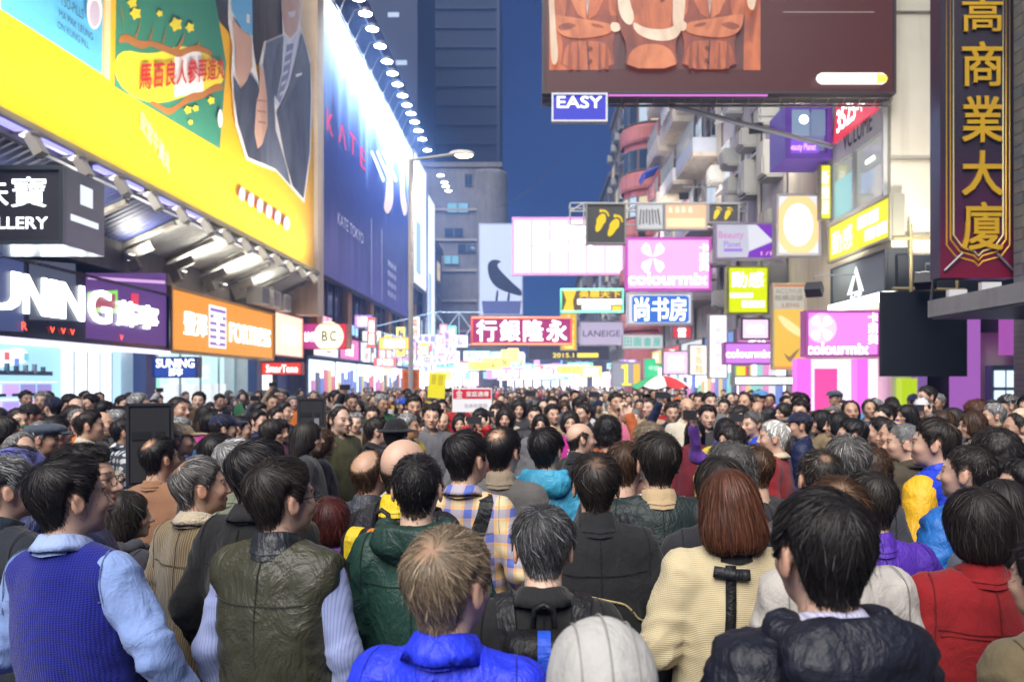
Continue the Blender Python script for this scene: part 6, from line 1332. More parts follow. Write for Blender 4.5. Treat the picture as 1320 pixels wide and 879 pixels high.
    for (x0, y0, x1, y1, d, nm) in ((640, 268, 720, 205, 46, 'thin cable rising over the far street'), (1010, 335, 1068, 290, 24, 'loose cable bundle beside the yellow fascia')):
        a_, c_ = np.array(PX(x0, y0, d)), np.array(PX(x1, y1, d)); w_ = empty('cable', a_); tag(w_, nm, 'cable'); tubes('wire', [[tuple((c_ - a_) * t - np.array([0, 0, .5 * math.sin(t * math.pi)])) for t in np.linspace(0, 1, 9)]], .015, blk, w_)
    for i, (p, t_, pw) in enumerate((((6.95, 14.1, 3.72), (8.0, 15.7, 7.2), 150), ((5.6, 20.0, 8.3), (7.3, 25.5, 11), 190), ((5.4, 28.5, 8.6), (7.3, 36, 12), 260), ((5.2, 38, 9.0), (7.3, 46, 13), 300), ((6.0, 17.0, 3.9), (7.0, 18.5, 6.0), 60))):  # lamps added to brighten the walls on the right
        f = empty('floodlight', p); tag(f, ['added box floodlight aimed at the cream wall', 'added box floodlight aimed at the lilac tenement', 'added box floodlight aimed at the cluttered balconies', 'added box floodlight aimed at the pink rounded house', 'added small floodlight under the yellow fascia'][i], 'floodlight', 'added floodlights on the right side')
        h = box('lamp_head', (0, 0, 0), (.34, .22, .24), P((.05, .05, .055), .5), f); q = (Vector(t_) - Vector(p)).normalized(); h.rotation_euler = q.to_track_quat('Y', 'Z').to_euler(); box('lens', (0, .12, 0), (.30, .012, .20), E((1, .95, .86), 3.5), h); tubes('bracket', [[(0, 0, .12), (0, 0, .3), (1.2, .2, .35)]], .02, steel, f)
        lamp_spot(f, tuple(Vector(p) + q * .3), t_, pw, R(150), (1, .90, .76), 1.0, .3)
    # umbrella
    x, y, z = PX(853, 484, 16.5); u = empty('umbrella', (x, y, z - 1.1)); tag(u, 'striped green, white and red umbrella held over the crowd', 'umbrella'); n = 8
    for i in range(n):
        a0, a1 = 2 * math.pi * i / n, 2 * math.pi * (i + 1) / n; vs = []
        for k in range(6):
            rr = .62 * k / 5; zz = 1.1 - .22 * (k / 5) ** 2
            for j in range(5): an = a0 + (a1 - a0) * j / 4; r2 = rr * (1 - .05 * math.sin(math.pi * j / 4) * (k / 5)); vs.append((r2 * math.cos(an), r2 * math.sin(an), zz - .012 * math.sin(math.pi * j / 4) * k))
        q = [(k * 5 + j, k * 5 + j + 1, (k + 1) * 5 + j + 1, (k + 1) * 5 + j) for k in range(5) for j in range(4)]; mobj('canopy_panel', mesh_data('canopy_panel', vs, q), P([(.03, .38, .15), (.8, .8, .8), (.6, .05, .06), (.8, .8, .8)][i % 4], .6), u)
    tubes('shaft', [[(0, 0, 0), (0, 0, 1.14)]], .012, steel, u)

def street_things():
    # loudspeakers on stands
    for i, (px, top, bot, d, wpx, yaw, lab) in enumerate(((193, 521, 625, 5.4, 52, 28, 'tall black loudspeaker cabinet standing by the plaid shirt'), (402, 514, 566, 7.4, 33, 12, 'smaller black loudspeaker cabinet beside the curly-haired person'))):
        x, y, z1 = PX(px, top, d); _, _, z0 = PX(px, bot, d); w_ = wpx * d / F; o = empty('loudspeaker', (x, y, z0), R(yaw)); tag(o, lab, 'loudspeaker'); H = z1 - z0
        box('cabinet', (0, .12, H / 2), (w_, .34, H), P((.018, .018, .021), .5), o); boxes('edge_trim', [((sx * w_ / 2, -.05, H / 2), (.018, .018, H + .01)) for sx in (-1, 1)] + [((0, -.05, zz), (w_ + .018, .018, .018)) for zz in (0, H)], P((.035, .035, .04), .4), o)
        box('grille', (0, -.056, H / 2), (w_ * .86, .012, H * .9), P((.022, .022, .024), .85), o); boxes('handle', [((-w_ * .12, -.07, H * .36), (w_ * .3, .02, .03)), ((w_ * .2, -.07, H * .42), (w_ * .18, .02, .08))], P((.22, .23, .26), .5), o); boxes('recess', [((-w_ * .2, -.064, H * .62), (w_ * .42, .006, H * .10)), ((w_ * .22, -.064, H * .62), (w_ * .2, .006, H * .10))], P((.006, .006, .007), .8), o); st = empty('speaker_stand', (x, y, 0), R(yaw)); tag(st, 'black tripod stand under the %s loudspeaker' % ('tall' if i == 0 else 'smaller'), 'stand'); tubes('pole', [[(0, .12, .3), (0, .12, z0 - .005)]], .02, P((.02, .02, .02), .4), st)
        for a_ in (90, 210, 330): tubes('leg', [[(0, .12, .7), (.4 * math.cos(R(a_)), .12 + .4 * math.sin(R(a_)), .02)]], .014, P((.02, .02, .02), .4), st)
    # placards
    def placard(label, x0, y0, x1, y1, d, face, tilt=0):
        s = Sign('placard', label, 'placard', x0, y0, x1, y1, d=d, depth=.02, frame=P((.6, .6, .6), .6), face=face); s.o.rotation_euler = (0, R(tilt), 0); tubes('stick', [[(0, .03, .1), (0, .03, -.9)]], .012, P((.4, .3, .2), .6), s.o); return s
    s = placard('white placard with a red heading held above the crowd', 583, 500, 634, 531, 10.5, P((.85, .84, .86), .5)); s.rect(.02, .55, .98, .95, P((.62, .02, .05), .5), 'red_heading'); s.text('金', .10, .58, .26, .92, P((.9, .85, .85), .5), .02); s.text('家庭通傳', .36, .64, .92, .86, P((.9, .88, .88), .5), .02); s.text('音樂歌舞團', .30, .2, .88, .36, P((.5, .5, .55), .5), .0)
    s = placard('bright yellow placard sheet held up at an angle', 551, 481, 573, 513, 14, P((.92, .80, .02), .5), 4); [s.rect(u, v, u + .26, v + .22, P((.70, .58, .02), .5), 'faded_print') for u in (.16, .56) for v in (.55, .72)]
    for i, (x0, x1) in enumerate(((518, 529), (530.5, 541))): s = placard('orange notice with dark lettering, %s of a pair on the lamp post' % ('first' if i == 0 else 'second'), x0, 476, x1, 503, 27.2, P((.80, .22, .06), .5)); s.text('告\n示', .25, .12, .75, .88, P((.35, .05, .02), .5), .02)
    x, y, z = PX(1096, 487, 16); 

def haze():
    x0, x1, y0, y1, z0, z1 = -60, 60, -25, 215, -1.2, 69
    o = mobj('haze', boxes_mesh('haze', [(((x0 + x1) / 2, (y0 + y1) / 2, (z0 + z1) / 2), (x1 - x0, y1 - y0, z1 - z0))])); o['kind'] = 'stuff'; tag(o, 'faint bright city haze filling the street', 'haze')
    m = bpy.data.materials.new('haze'); m.use_nodes = True; t = m.node_tree; t.nodes.remove(t.nodes['Principled BSDF']); v = t.nodes.new('ShaderNodeVolumePrincipled'); v.inputs['Color'].default_value = (.24, .44, 1.0, 1); v.inputs['Density'].default_value = HAZE; v.inputs['Anisotropy'].default_value = .2
    t.links.new(v.outputs[0], t.nodes['Material Output'].inputs['Volume']); o.data.materials.append(m)
HAZE = .0025
# ---------------------------------------------------------------- the people standing nearest, each built on its own
CF = dict(type='collar', kind='fold') 
CS = dict(type='collar', kind='stand')
def near_people():
    BK = (.012, .012, .013); NV = (.012, .018, .05)
    # left group
    person(117, 590, 2.42, -14, 'person with thick black hair in royal blue knitted vest over light blue shirt', lean=-2.6, head=(-24, 3, 0), hair='black', pose=('bent', 'wide'), skin=0, n=2800, wear=[
        G('shirt', 'cotton', (.26, .38, .72), o=.012, sl=.046, fold=.009), G('shirt_collar', 'cotton', (.34, .45, .76), h=.045, flap=.04, **CF),
        G('knitted_vest', 'knit', (.011, .017, .25), o=.024, sleeves=False, fold=.005)])
    q = person(113, 572, 2.75, -60, 'person in navy jacket and black glasses turned sideways behind the blue knitted vest', head=(-22, 4, 0), hair='neat', glasses=1, wear=[
        G('jacket', 'nylon', (.03, .04, .14), o=.022), G('collar', 'nylon', (.03, .04, .14), **CS)],
        extra=lambda p, fs, s: shoulder_strap(p, fs, 'shoulder_bag', 'olive shoulder bag hanging from a yellow-edged strap by the blue knitted vest', 'bag',
            [(.17, -.08, 1.36), (.05, -.15, 1.25), (-.10, -.16, 1.05), (-.2, -.12, .92)], .03, (.16, .15, .05), (-.30, -.05, .86)))
    person(13, 588, 2.95, -30, 'person in black baseball cap and dark jacket beside the blue knitted vest', head=(-15, 5, 0), hair='neat', hc='grey', wear=[
        G('jacket', 'cotton', (.02, .025, .035), o=.022), G('collar', 'cotton', (.02, .03, .05), **CS), G('cap', 'cotton', (.02, .02, .024), type='cap')])
    person(26, 575, 3.40, -35, 'person in violet-blue cap and navy coat behind the black cap', head=(-10, 0, 0), hair='neat', wear=[
        G('coat', 'nylon', (.02, .03, .10), o=.026, hem=.7), G('cap', 'cotton', (.16, .17, .50), type='cap')])
    person(165, 632, 3.38, -35, 'person with loose dark shoulder-length hair and grey hooded jacket', head=(-25, 4, 0), kind='f', hair='wavy', hc='soft', wear=[
        G('jacket', 'cotton', (.05, .05, .065), o=.02), G('hood', 'cotton', (.07, .07, .085), type='hood')])
    person(261, 589, 3.19, -25, 'person with silver-grey hair in tan corduroy jacket with fleece collar', head=(-30, 6, 0), hair=dict(STY['thin'], salt=.4, saltx=2.2, min=.3), hc='mid', skin=1, wear=[
        G('jacket', 'corduroy', (.33, .25, .14), o=.024), G('collar', 'fleece', (.62, .52, .36), h=.05, flap=.045, **CF)])
    person(208, 563, 4.40, -20, 'person with a bald crown in plain brown sweater', head=(-10, 4, 0), hair='thin', hc='black', skin=1, wear=[
        G('sweater', 'knit', (.34, .17, .09), o=.016, fold=.005), G('neckband', 'knit', (.34, .17, .09), h=.02, **CS)])
    person(336, 568, 2.87, -18, 'person with thick greying hair in heavy black coat', head=(-28, 3, 0), hair=dict(STY['black'], salt=.15, saltx=4), hc='black', pose=('loose', 'loose'), wear=[
        G('coat', 'cotton', BK, o=.028, hem=.62, fold=.009), G('collar', 'cotton', (.016, .016, .017), h=.05, flap=.05, **CF)])
    person(364, 592, 2.50, -14, 'person in glasses wearing an olive leather waistcoat over pale striped shirt', head=(-26, 4, 0), hair='black', hc='soft', glasses=1, n=2800, wear=[
        G('shirt', 'stripe', (.32, .37, .60), o=.008, sl=.045, fold=.007), G('leather_waistcoat', 'leather', (.050, .050, .030), o=.032, sleeves=False, fold=.008, w=1.06), G('collar', 'leather', (.02, .024, .03), h=.05, **CS)])
    person(425, 640, 3.21, 10, 'short person with dark red dyed hair and purple scarf', kind='f', hair='crop', hc='red', wear=[
        G('jacket', 'cotton', (.06, .02, .08), o=.02), G('scarf', 'fleece', (.16, .03, .30), h=.05, flap=.04, gap=5, **CF)])
    person(478, 578, 3.70, -15, 'person with thinning brown hair in grey quilted jacket', head=(-8, 3, 0), hair='balding', hc='brown', skin=3, wear=[
        G('jacket', 'nylon', (.05, .055, .07), o=.026, quilt=.006), G('collar', 'nylon', (.05, .055, .07), **CS)])
    person(522, 561, 3.06, -20, 'bald person carrying a black and orange backpack with yellow collar', head=(-10, 2, 0), hair='bald', hc='soft', skin=0, wear=[
        G('jacket', 'nylon', (.02, .02, .024), o=.02), G('collar', 'nylon', (.75, .55, .02), **CS)],
        extra=lambda p, fs, s: backpack(p, fs, 'black backpack with orange and yellow panels on the bald person', (.02, .02, .024), (.80, .25, .02), (.85, .62, .03)))
    person(539, 583, 2.71, -2, 'person with cropped black hair in dark green hooded jacket', head=(0, 5, 0), hair='crew', skin=2, n=3000, wear=[
        G('jacket', 'nylon', (.018, .058, .044), o=.024), G('hood', 'nylon', (.016, .045, .035), type='hood', size=.95)])
    person(601, 555, 3.50, -14, 'person with short black hair in orange and blue plaid shirt', head=(-18, 3, 0), hair='neat', pose=('loose', 'loose'), wear=[
        G('shirt', 'plaid', (.78, .66, .40), o=.016, fold=.009), G('shirt_collar', 'plaid', (.80, .68, .42), h=.04, **CF)],
        extra=lambda p, fs, s: shoulder_strap(p, fs, 'shoulder_bag', 'black shoulder bag slung over the plaid shirt', 'bag', [(-.11, .06, 1.38), (.12, -.05, 1.42), (.10, -.16, 1.28), (.0, -.17, 1.1), (-.1, -.15, .96)], .06, (.012, .012, .014), (.27, .0, .9)))
    person(647, 550, 3.98, -8, 'person with a bald crown in slate grey jacket with tan collar', head=(-15, 3, 0), hair='thin', wear=[
        G('jacket', 'cotton', (.13, .125, .12), o=.02), G('collar', 'cotton', (.30, .24, .17), **CS)])
    person(703, 552, 4.30, -4, 'person with black hair in sky blue hooded windbreaker', head=(-14, 3, 0), hair='black', pose=('loose', 'loose'), wear=[
        G('windbreaker', 'nylon', (.055, .36, .58), o=.026, fold=.011), G('hood', 'nylon', (.055, .38, .60), type='hood')])
    person(749, 543, 5.60, -55, 'bald person in black top standing sideways', head=(-15, 3, 0), hair='bald', hc='soft', wear=[
        G('jacket', 'cotton', (.018, .018, .022), o=.02), G('collar', 'cotton', (.02, .02, .024), **CS)])
    person(767, 583, 2.91, 4, 'person with wavy dark hair in black jacket with tan piping', head=(-4, 5, 0), hair=dict(STY['thin'], min=.5, jit=.3), hc='soft', wear=[
        G('jacket', 'cotton', (.016, .016, .018), o=.024, w=1.05), G('collar', 'cotton', (.018, .018, .02), h=.055, **CS),
        G('piping', 'cotton', (.55, .42, .20), type='ribbon', pts=[(-.19, -.10, 1.20), (-.05, -.16, 1.215), (.10, -.16, 1.18), (.19, -.11, 1.08)], width=.008, thick=.003)])
    person(805, 568, 3.70, -10, 'person with brown-black hair in dark blue-grey jacket between two black jackets', head=(-10, 0, 0), hair='neat', hc='brown', wear=[
        G('jacket', 'cotton', (.03, .032, .045), o=.02)])
    person(700, 651, 2.18, 0, 'person with salt-and-pepper hair in black jacket, head bowed', head=(0, -10, 0), hair='grey', hc=(.045, .045, .047), n=3000, skin=2, wear=[
        G('jacket', 'cotton', (.016, .016, .017), o=.024), G('collar', 'cotton', (.018, .018, .019), h=.045, flap=.045, **CF)],
        extra=lambda p, fs, s: backpack(p, fs, 'black backpack with a bright blue stripe on the black jacket', (.012, .012, .013), (.03, .11, .75), small=True))
    person(578, 681, 1.70, -10, 'person with thinning ash-brown hair in bright cobalt blue jacket', head=(-16, 4, 0), hair=dict(STY['thin'], bald=.40, min=.35, T=.02), hc='ash', skin=2, n=3600, hw=.0017, hres=.005, gres=.011, wear=[
        G('jacket', 'nylon', (.022, .045, .80), o=.022, fold=.007), G('collar', 'nylon', (.025, .05, .85), h=.052, flap=.05, **CF)])
    person(773, 800, 1.42, 5, 'short person under a white stitched hood', head=(0, -4, 0), hair='neat', wear=[
        G('hooded_coat', 'cotton', (.50, .49, .46), o=.03), G('hood', 'cotton', (.50, .49, .46), type='hoodup')] + [G('hood_seam', 'cotton', (.30, .29, .27), type='raw', onhead=1, fn=lambda x_=x_: tube([(x_ * (1 - .25 * max(0, -math.sin(t))), -.03 - .137 * math.cos(t) * math.sqrt(1 - (x_ / .112) ** 2), .02 + .130 * math.sin(t) * math.sqrt(1 - (x_ / .112) ** 2)) for t in np.linspace(-.5, 2.0, 22)], .0022, 5)) for x_ in (-.055, 0, .055)])
    person(847, 558, 3.31, 2, 'person with straight brown-black hair in dark green jacket with tan collar', head=(0, 2, 0), hair='black', hc='soft', pose=('loose', 'loose'), wear=[
        G('jacket', 'nylon', (.022, .034, .034), o=.03, w=1.06), G('collar', 'cotton', (.52, .38, .22), h=.045, **CS),
        G('bag_strap', 'nylon', (.035, .035, .04), type='ribbon', pts=[(-.16, -.06, 1.38), (-.10, -.15, 1.25), (.0, -.16, 1.05), (.08, -.15, .9)], width=.035, thick=.005)])
    person(938, 604, 2.62, 4, 'person with long straight auburn hair in cream sweater with black ribbon', kind='f', hair=dict(STY['long'], L=.135, var=.45, len=.12), hc='auburn', pose=('bent', 'loose'), n=3400, hw=.002, wear=[
        G('sweater', 'waffle', (.64, .54, .33), o=.022, sl=.047, fold=.008, short=.75), G('neckband', 'cotton', (.015, .015, .018), h=.015, **CS),
        G('ribbon', 'nylon', (.012, .012, .014), on='sweater', type='ribbon', pts=[(-.028, -.12, 1.41), (-.036, -.15, 1.25), (-.05, -.15, 1.05), (-.06, -.15, .84)], width=.034, thick=.004),
        G('bow', 'nylon', (.014, .014, .018), on='sweater', type='ribbon', pts=[(-.085, -.12, 1.392), (-.03, -.14, 1.385), (.028, -.13, 1.378)], width=.036, thick=.016)])
    person(1055, 631, 1.56, 16, 'person with sleek black hair in black hooded puffer jacket over striped shirt', head=(-10, 0, 0), hair=dict(STY['black'], T=.016), hc='black', skin=0, n=4200, hw=.0017, hres=.005, gres=.011, wear=[
        G('puffer_jacket', 'nylon', (.010, .012, .022), o=.034, quilt=.008, qn=.07, fold=.010), G('hood', 'nylon', (.011, .013, .024), type='hood', size=1.05, res=.009),
        G('shirt_collar', 'stripe', (.55, .53, .66), h=.05, flap=.04, **CF),
        G('drawstring', 'cotton', (.55, .03, .06), type='raw', fn=lambda: tube([(-.10, -.12, 1.40), (-.13, -.14, 1.38), (-.14, -.15, 1.36), (-.11, -.16, 1.35), (-.09, -.15, 1.38)], .0035, 6))])
    person(1074, 614, 2.31, 8, 'person with thinning brown hair in white jacket behind the black puffer', head=(-20, 3, 0), hair=dict(STY['thin'], min=.4), hc='brown', wear=[
        G('jacket', 'cotton', (.50, .47, .43), o=.026, w=1.05), G('collar', 'cotton', (.50, .47, .43), **CS)])
    person(1120, 606, 2.78, 5, 'person in purple jacket behind the white jacket', head=(0, 0, 0), hair='neat', hc='soft', pose=('loose', 'loose'), wear=[G('jacket', 'nylon', (.10, .035, .42), o=.028, w=1.1), G('collar', 'nylon', (.10, .035, .42), **CS)])
    person(1255, 628, 2.40, 2, 'person with short black hair in crimson wool jacket', head=(-6, 4, 0), kind='f', hair='crop', hc='dark', n=2800, wear=[
        G('jacket', 'cotton', (.25, .008, .011), o=.026, fold=.008), G('collar', 'cotton', (.25, .008, .011), h=.04, **CS),
        G('yoke_seam', 'cotton', (.20, .005, .007), type='ribbon', pts=[(-.16, -.08, 1.27), (0, -.16, 1.27), (.16, -.08, 1.27)], width=.007, thick=.001)])
    person(1245, 572, 3.34, 30, 'person with short brown-black hair in bright blue quilted puffer jacket', head=(12, 3, 0), hair='crew', hc='soft', pose=('wide', 'wide'), wear=[
        G('puffer_jacket', 'nylon', (.020, .15, .50), o=.042, quilt=.012, qn=.062, w=1.08), G('collar', 'nylon', (.02, .15, .5), h=.06, thick=.01, **CS)])
    person(1203, 539, 4.00, 38, 'person in royal blue puffer vest with yellow sleeves', head=(18, 2, 0), hair=dict(STY['thin'], min=.5), hc='soft', pose=('loose', 'bent'), wear=[
        G('jacket', 'nylon', (.85, .48, .02), o=.022, sl=.047), G('puffer_vest', 'nylon', (.02, .06, .62), o=.034, sleeves=False, quilt=.007, fold=.006), G('collar', 'nylon', (.02, .06, .62), h=.055, **CS)])
    person(1164, 545, 4.90, 45, 'person with cropped grey hair in olive brown jacket', head=(20, 2, 0), hair='crew', hc='grey', wear=[
        G('jacket', 'cotton', (.07, .055, .035), o=.024), G('collar', 'cotton', (.06, .048, .03), h=.045, flap=.045, **CF)])
    person(1289, 617, 2.98, 12, 'person with long smooth black hair beside the blue puffer jacket', kind='f', hair=dict(STY['long'], L=.21), hc='dark', wear=[G('coat', 'cotton', (.10, .12, .16), o=.022)])
    person(1054, 577, 3.14, 5, 'person with cropped greying hair and a bare crown behind the black puffer', head=(-8, 4, 0), hair=dict(STY['crew'], bald=.25, baldw=.2, min=.35, salt=.3, saltx=4), hc='soft', wear=[G('jacket', 'cotton', (.15, .16, .18), o=.02), G('collar', 'cotton', (.15, .16, .18), **CS)])
    person(1093, 561, 3.45, -10, 'person with short steel grey hair in dark grey jacket', hair='grey', hc='mid', wear=[G('jacket', 'cotton', (.05, .05, .06), o=.02)])
    person(940, 571, 3.55, 0, 'person with fluffy dark grey hair in black jacket, partly hidden by auburn hair', kind='f', hair='perm', hc='mid', wear=[G('jacket', 'cotton', (.03, .03, .035), o=.02)])
    person(927, 588, 2.98, 8, 'person with short dark hair standing close behind auburn long hair', kind='f', hair='crop', hc='soft', wear=[G('jacket', 'cotton', (.025, .025, .03), o=.02)])
    person(973, 574, 3.88, 10, 'person with grey-brown short hair in charcoal coat', hair='grey', hc='brown', wear=[G('coat', 'cotton', (.04, .04, .045), o=.02)])
    person(996, 543, 5.80, 62, 'person with white hair in deep red sweater standing sideways', head=(10, 2, 0), hair='grey', hc='white', pose=('bent', 'bent'), wear=[
        G('sweater', 'knit', (.25, .012, .018), o=.02, fold=.008), G('shirt_collar', 'cotton', (.6, .5, .35), h=.035, **CF)])
    person(848, 579, 4.35, -5, 'person in plain white shirt among dark jackets', hair='neat', wear=[G('shirt', 'cotton', (.68, .68, .70), o=.018)])
    person(1118, 577, 4.33, 20, 'person with brown permed hair in black top', head=(10, 0, 0), kind='f', hair='perm', hc='brown', wear=[G('jacket', 'cotton', (.015, .015, .018), o=.02)])
    person(1352, 690, 2.00, 20, 'person in khaki coat at the end of the row', hair='neat', wear=[G('coat', 'cotton', (.14, .11, .06), o=.025)])
    person(1279, 553, 4.19, 40, 'person with bushy dark hair in navy jacket', kind='f', hair='perm', hc='dark', wear=[G('jacket', 'cotton', (.015, .02, .05), o=.02)])
    person(1304, 556, 4.60, 62, 'person with receding hair in vivid blue jacket standing sideways', hair='balding', hc='soft', skin=1, wear=[G('jacket', 'nylon', (.02, .10, .55), o=.022), G('collar', 'nylon', (.02, .1, .55), **CS)])
    person(1316, 592, 3.60, 70, 'person in glasses and black coat standing sideways', head=(0, 0, 0), hair='neat', glasses=1, wear=[G('coat', 'cotton', (.015, .015, .02), o=.022), G('collar', 'cotton', (.015, .015, .02), **CS)])
    person(416, 552, 6.42, -70, 'person with dark curly shoulder-length hair in black jacket', kind='f', hair='curly', hc='brown', wear=[G('jacket', 'cotton', (.018, .018, .024), o=.022)], trousers=(.02, .04, .18))
    person(307, 566, 3.60, -25, 'person with pale grey hair in sage green jacket', hair='grey', hc='grey', head=(-10, 0, 0), wear=[G('jacket', 'cotton', (.22, .24, .17), o=.022), G('collar', 'cotton', (.22, .24, .17), **CS)])
    person(282, 558, 4.20, -25, 'person with black hair in charcoal jacket next to the sage jacket', hair='neat', wear=[G('jacket', 'cotton', (.04, .042, .05), o=.022), G('collar', 'cotton', (.03, .03, .04), **CS)])
    person(783, 536, 6.31, -5, 'dancer with a mop of black curly hair and orange top', hair='perm', hc='black', pose=('out', 'high'), wear=[G('jacket', 'cotton', (.45, .11, .03), o=.02)])
    person(833, 545, 6.00, 60, 'dancer with light brown hair and patterned scarf facing a partner', kind='f', hair='curly', hc='ash', pose=('out', 'out'), wear=[G('dress', 'check', (.30, .16, .12), o=.022), G('scarf', 'fleece', (.5, .38, .2), h=.05, flap=.04, gap=5, **CF)])
# ---------------------------------------------------------------- the crowd further back: shared meshes, own colours, poses and headings
HROT = [(0, 0, 0), (22, 3, 4), (-22, 4, -4), (6, -8, 0)]
POSES = [('down', 'down'), ('cross', 'cross'), ('bent', 'down'), ('phone', 'phone'), ('down', 'high'), ('loose', 'bent')]
def mid_body(pi, kind, ri):
    def mk():
        v, f, c = body_mesh(POSES[pi], kind, *[R(a) for a in HROT[ri]], hres=.0084, hands=True, grip=.3, handres=.0135); return mesh_data('body', v, f, True, c)
    return cached(('mb', pi, kind, ri), mk)
def mid_hair(style, kind):
    def mk():
        v, f, c = hair_mesh(STY[style], kind, 380, .012, .0050, 5, len(CACHE)); return mesh_data('hair', v, f, True, c)
    return cached(('mh', style, kind), mk)
GARM = {'jacket': dict(o=.020, vopen=.26), 'coat': dict(o=.026, vopen=.16, hem=.66), 'sweater': dict(o=.015), 'puffer': dict(o=.034, vopen=.08), 'shirt': dict(o=.013, vopen=.12)}
def mid_garment(kind, pi):
    def mk():
        k = GARM[kind]; fn = garment_sdf(POSES[pi], **k); v, f = garment_mesh(fn, POSES[pi], .021, .008, pi + len(kind), .010 if kind == 'puffer' else 0, .07, k.get('hem', .82)); return mesh_data(kind, v, f)
    return cached(('mg', kind, pi), mk)
def mid_inner(pi):
    def mk():
        fn = garment_sdf(('down', 'down'), o=.002, sleeves=False, hem=.95); v, f = garment_mesh(fn, ('down', 'down'), .022, .002, 1, 0, .05, .95); return mesh_data('shirt', v, f)
    return cached(('mi',), mk)
def mid_collar(kd):
    def mk():
        v, f = collar_mesh(kind=kd, n=22, gap=34); return mesh_data('collar', v, f)
    return cached(('mc', kd), mk)
CLOTH = {  # colour words and linear colours of the crowd's clothing
    'black': (.014, .014, .016), 'charcoal': (.045, .046, .05), 'navy': (.012, .02, .07), 'grey': (.16, .16, .17), 'maroon': (.14, .012, .022), 'red': (.45, .015, .02),
    'olive': (.07, .07, .03), 'khaki': (.25, .19, .10), 'brown': (.09, .05, .025), 'tan': (.42, .31, .19), 'cream': (.66, .60, .48), 'white': (.72, .72, .72),
    'sky blue': (.12, .32, .62), 'royal blue': (.02, .07, .52), 'teal': (.015, .14, .16), 'green': (.02, .13, .045), 'purple': (.15, .05, .36), 'violet': (.09, .06, .52),
    'pink': (.62, .16, .26), 'magenta': (.50, .03, .28), 'orange': (.70, .20, .03), 'yellow': (.75, .55, .06), 'plum': (.10, .025, .07), 'slate': (.07, .09, .12)}
HW = {'black': 'thick black hair', 'neat': 'neat short hair', 'crew': 'cropped hair', 'thin': 'a thinning crown', 'balding': 'receding hair', 'bald': 'a bald head', 'grey': 'streaked grey hair',
      'bob': 'bobbed hair', 'crop': 'short layered hair', 'long': 'long straight hair', 'curly': 'curly hair', 'perm': 'permed hair', 'wavy': 'wavy loose hair'}
POSEW = ['arms down', 'arms folded', 'arm bent', 'filming', 'arm raised', 'hand in']
HATC = {'cap': 'baseball cap', 'flat': 'flat cap', 'fedora': 'brimmed hat', 'beanie': 'knitted beanie'}
LABELS = set()
LOOK = (0.9, 6.2)
def where(x, y):
    a = math.hypot(x - LOOK[0], y - LOOK[1])
    if x < -4.5: return 'by the electronics shops'
    if x > 4.3: return 'by the cosmetics shops'
    if y > LOOK[1] + 1.0: return 'beyond the dancers'
    return 'beside the dancers' if a < 3 else 'behind the front rows'
def mid(x, y, h, yaw, kind='m', hair='neat', hc='soft', cloth='jacket', cc='black', inner=(.6, .6, .62), pi=0, ri=0, skin=0, hat=None, hatc=None, glasses=False, mat=None, group='crowd watching the street dancers'):
    p = empty('person', (x, y, 0), yaw, h / 1.715)
    mobj('body', mid_body(pi, kind, ri), MATS['skin'], p, SKIN[skin % 5])
    HM = head_matrix(*[R(a) for a in HROT[ri]])
    if hair: mobj('hair', mid_hair(hair, kind), MATS['hair'], p, HAIRC[hc]).matrix_local = HM
    col = CLOTH[cc] if isinstance(cc, str) else cc
    mt = mat or {'puffer': 'nylon', 'sweater': 'knit'}.get(cloth, 'cotton')
    mobj(cloth, mid_garment(cloth, pi), MATS[mt], p, col)
    if cloth in ('jacket', 'coat', 'puffer'): mobj('shirt', mid_inner(pi), MATS['cotton'], p, inner)
    if cloth != 'sweater': mobj('collar', mid_collar('fold' if cloth in ('jacket', 'shirt') else 'stand'), MATS[mt], p, tuple(k * .9 for k in col))
    if hat:
        me = cached(('hat', hat), lambda: mesh_data(hat, *cap_mesh(hat, .011))); mobj('hat', me, MATS['cotton'], p, CLOTH[hatc]).matrix_local = HM
    if glasses:
        me = cached('glassesme', lambda: mesh_data('glasses', *glasses_mesh())); mobj('glasses', me, mat_plain('glasses_black', (.02, .02, .022), .3), p).matrix_local = HM
    if POSES[pi] == ('phone', 'phone') or POSES[pi] == ('down', 'high'):
        hi = POSES[pi][1] == 'high'; s = h / 1.715
        base = Vector((.17, .29, 1.80)) if hi else Vector((0.02, .365, 1.60))
        ph = cached('phoneme', lambda: mesh_data('phone', *phone_mesh(), smooth=False))
        m = Matrix.Rotation(yaw, 3, 'Z')
        o = empty('phone'); o.location = Vector((x, y, 0)) + m @ (base * s); o.rotation_euler = (0, 0, yaw); tag(o, None, 'phone')
        b = mobj('case', ph, mat_plain('phone_case', (.03, .03, .035), .35), o); b.rotation_euler = (0, R(90), 0)
        sc = mobj('screen', cached('screenme', lambda: mesh_data('screen', *box_vf((0, -.0055, 0), (.068, .002, .138)), smooth=False)), mat_emit('phone_screen', (.75, .82, 1.0), 1.0), o); sc.rotation_euler = (0, R(90), 0)
        o['label'] = 'phone held up by the person with %s in %s %s' % (HW[hair] if not hat else 'a ' + HATC[hat], cc, cloth); o['group'] = 'phones held up over the crowd'
    legs_of(p, (.02, .022, .03))
    cn = cc if isinstance(cc, str) else 'patterned'; hw = ('%s %s' % (hatc, HATC[hat])) if hat else ('%s' % HW[hair])
    if not hat and hc in ('white', 'grey') and hair not in ('grey', 'bald'): hw = hw.replace('hair', 'grey hair')
    lab = 'person with %s in %s %s%s %s' % (hw, cn, cloth, ' and glasses' if glasses else '', where(x, y))
    if lab in LABELS: lab = 'person with %s in %s %s%s, %s, %s' % (hw, cn, cloth, ' and glasses' if glasses else '', POSEW[pi], where(x, y))
    LABELS.add(lab); tag(p, lab, 'person', group)
    return p
PEOPLE_XY = []
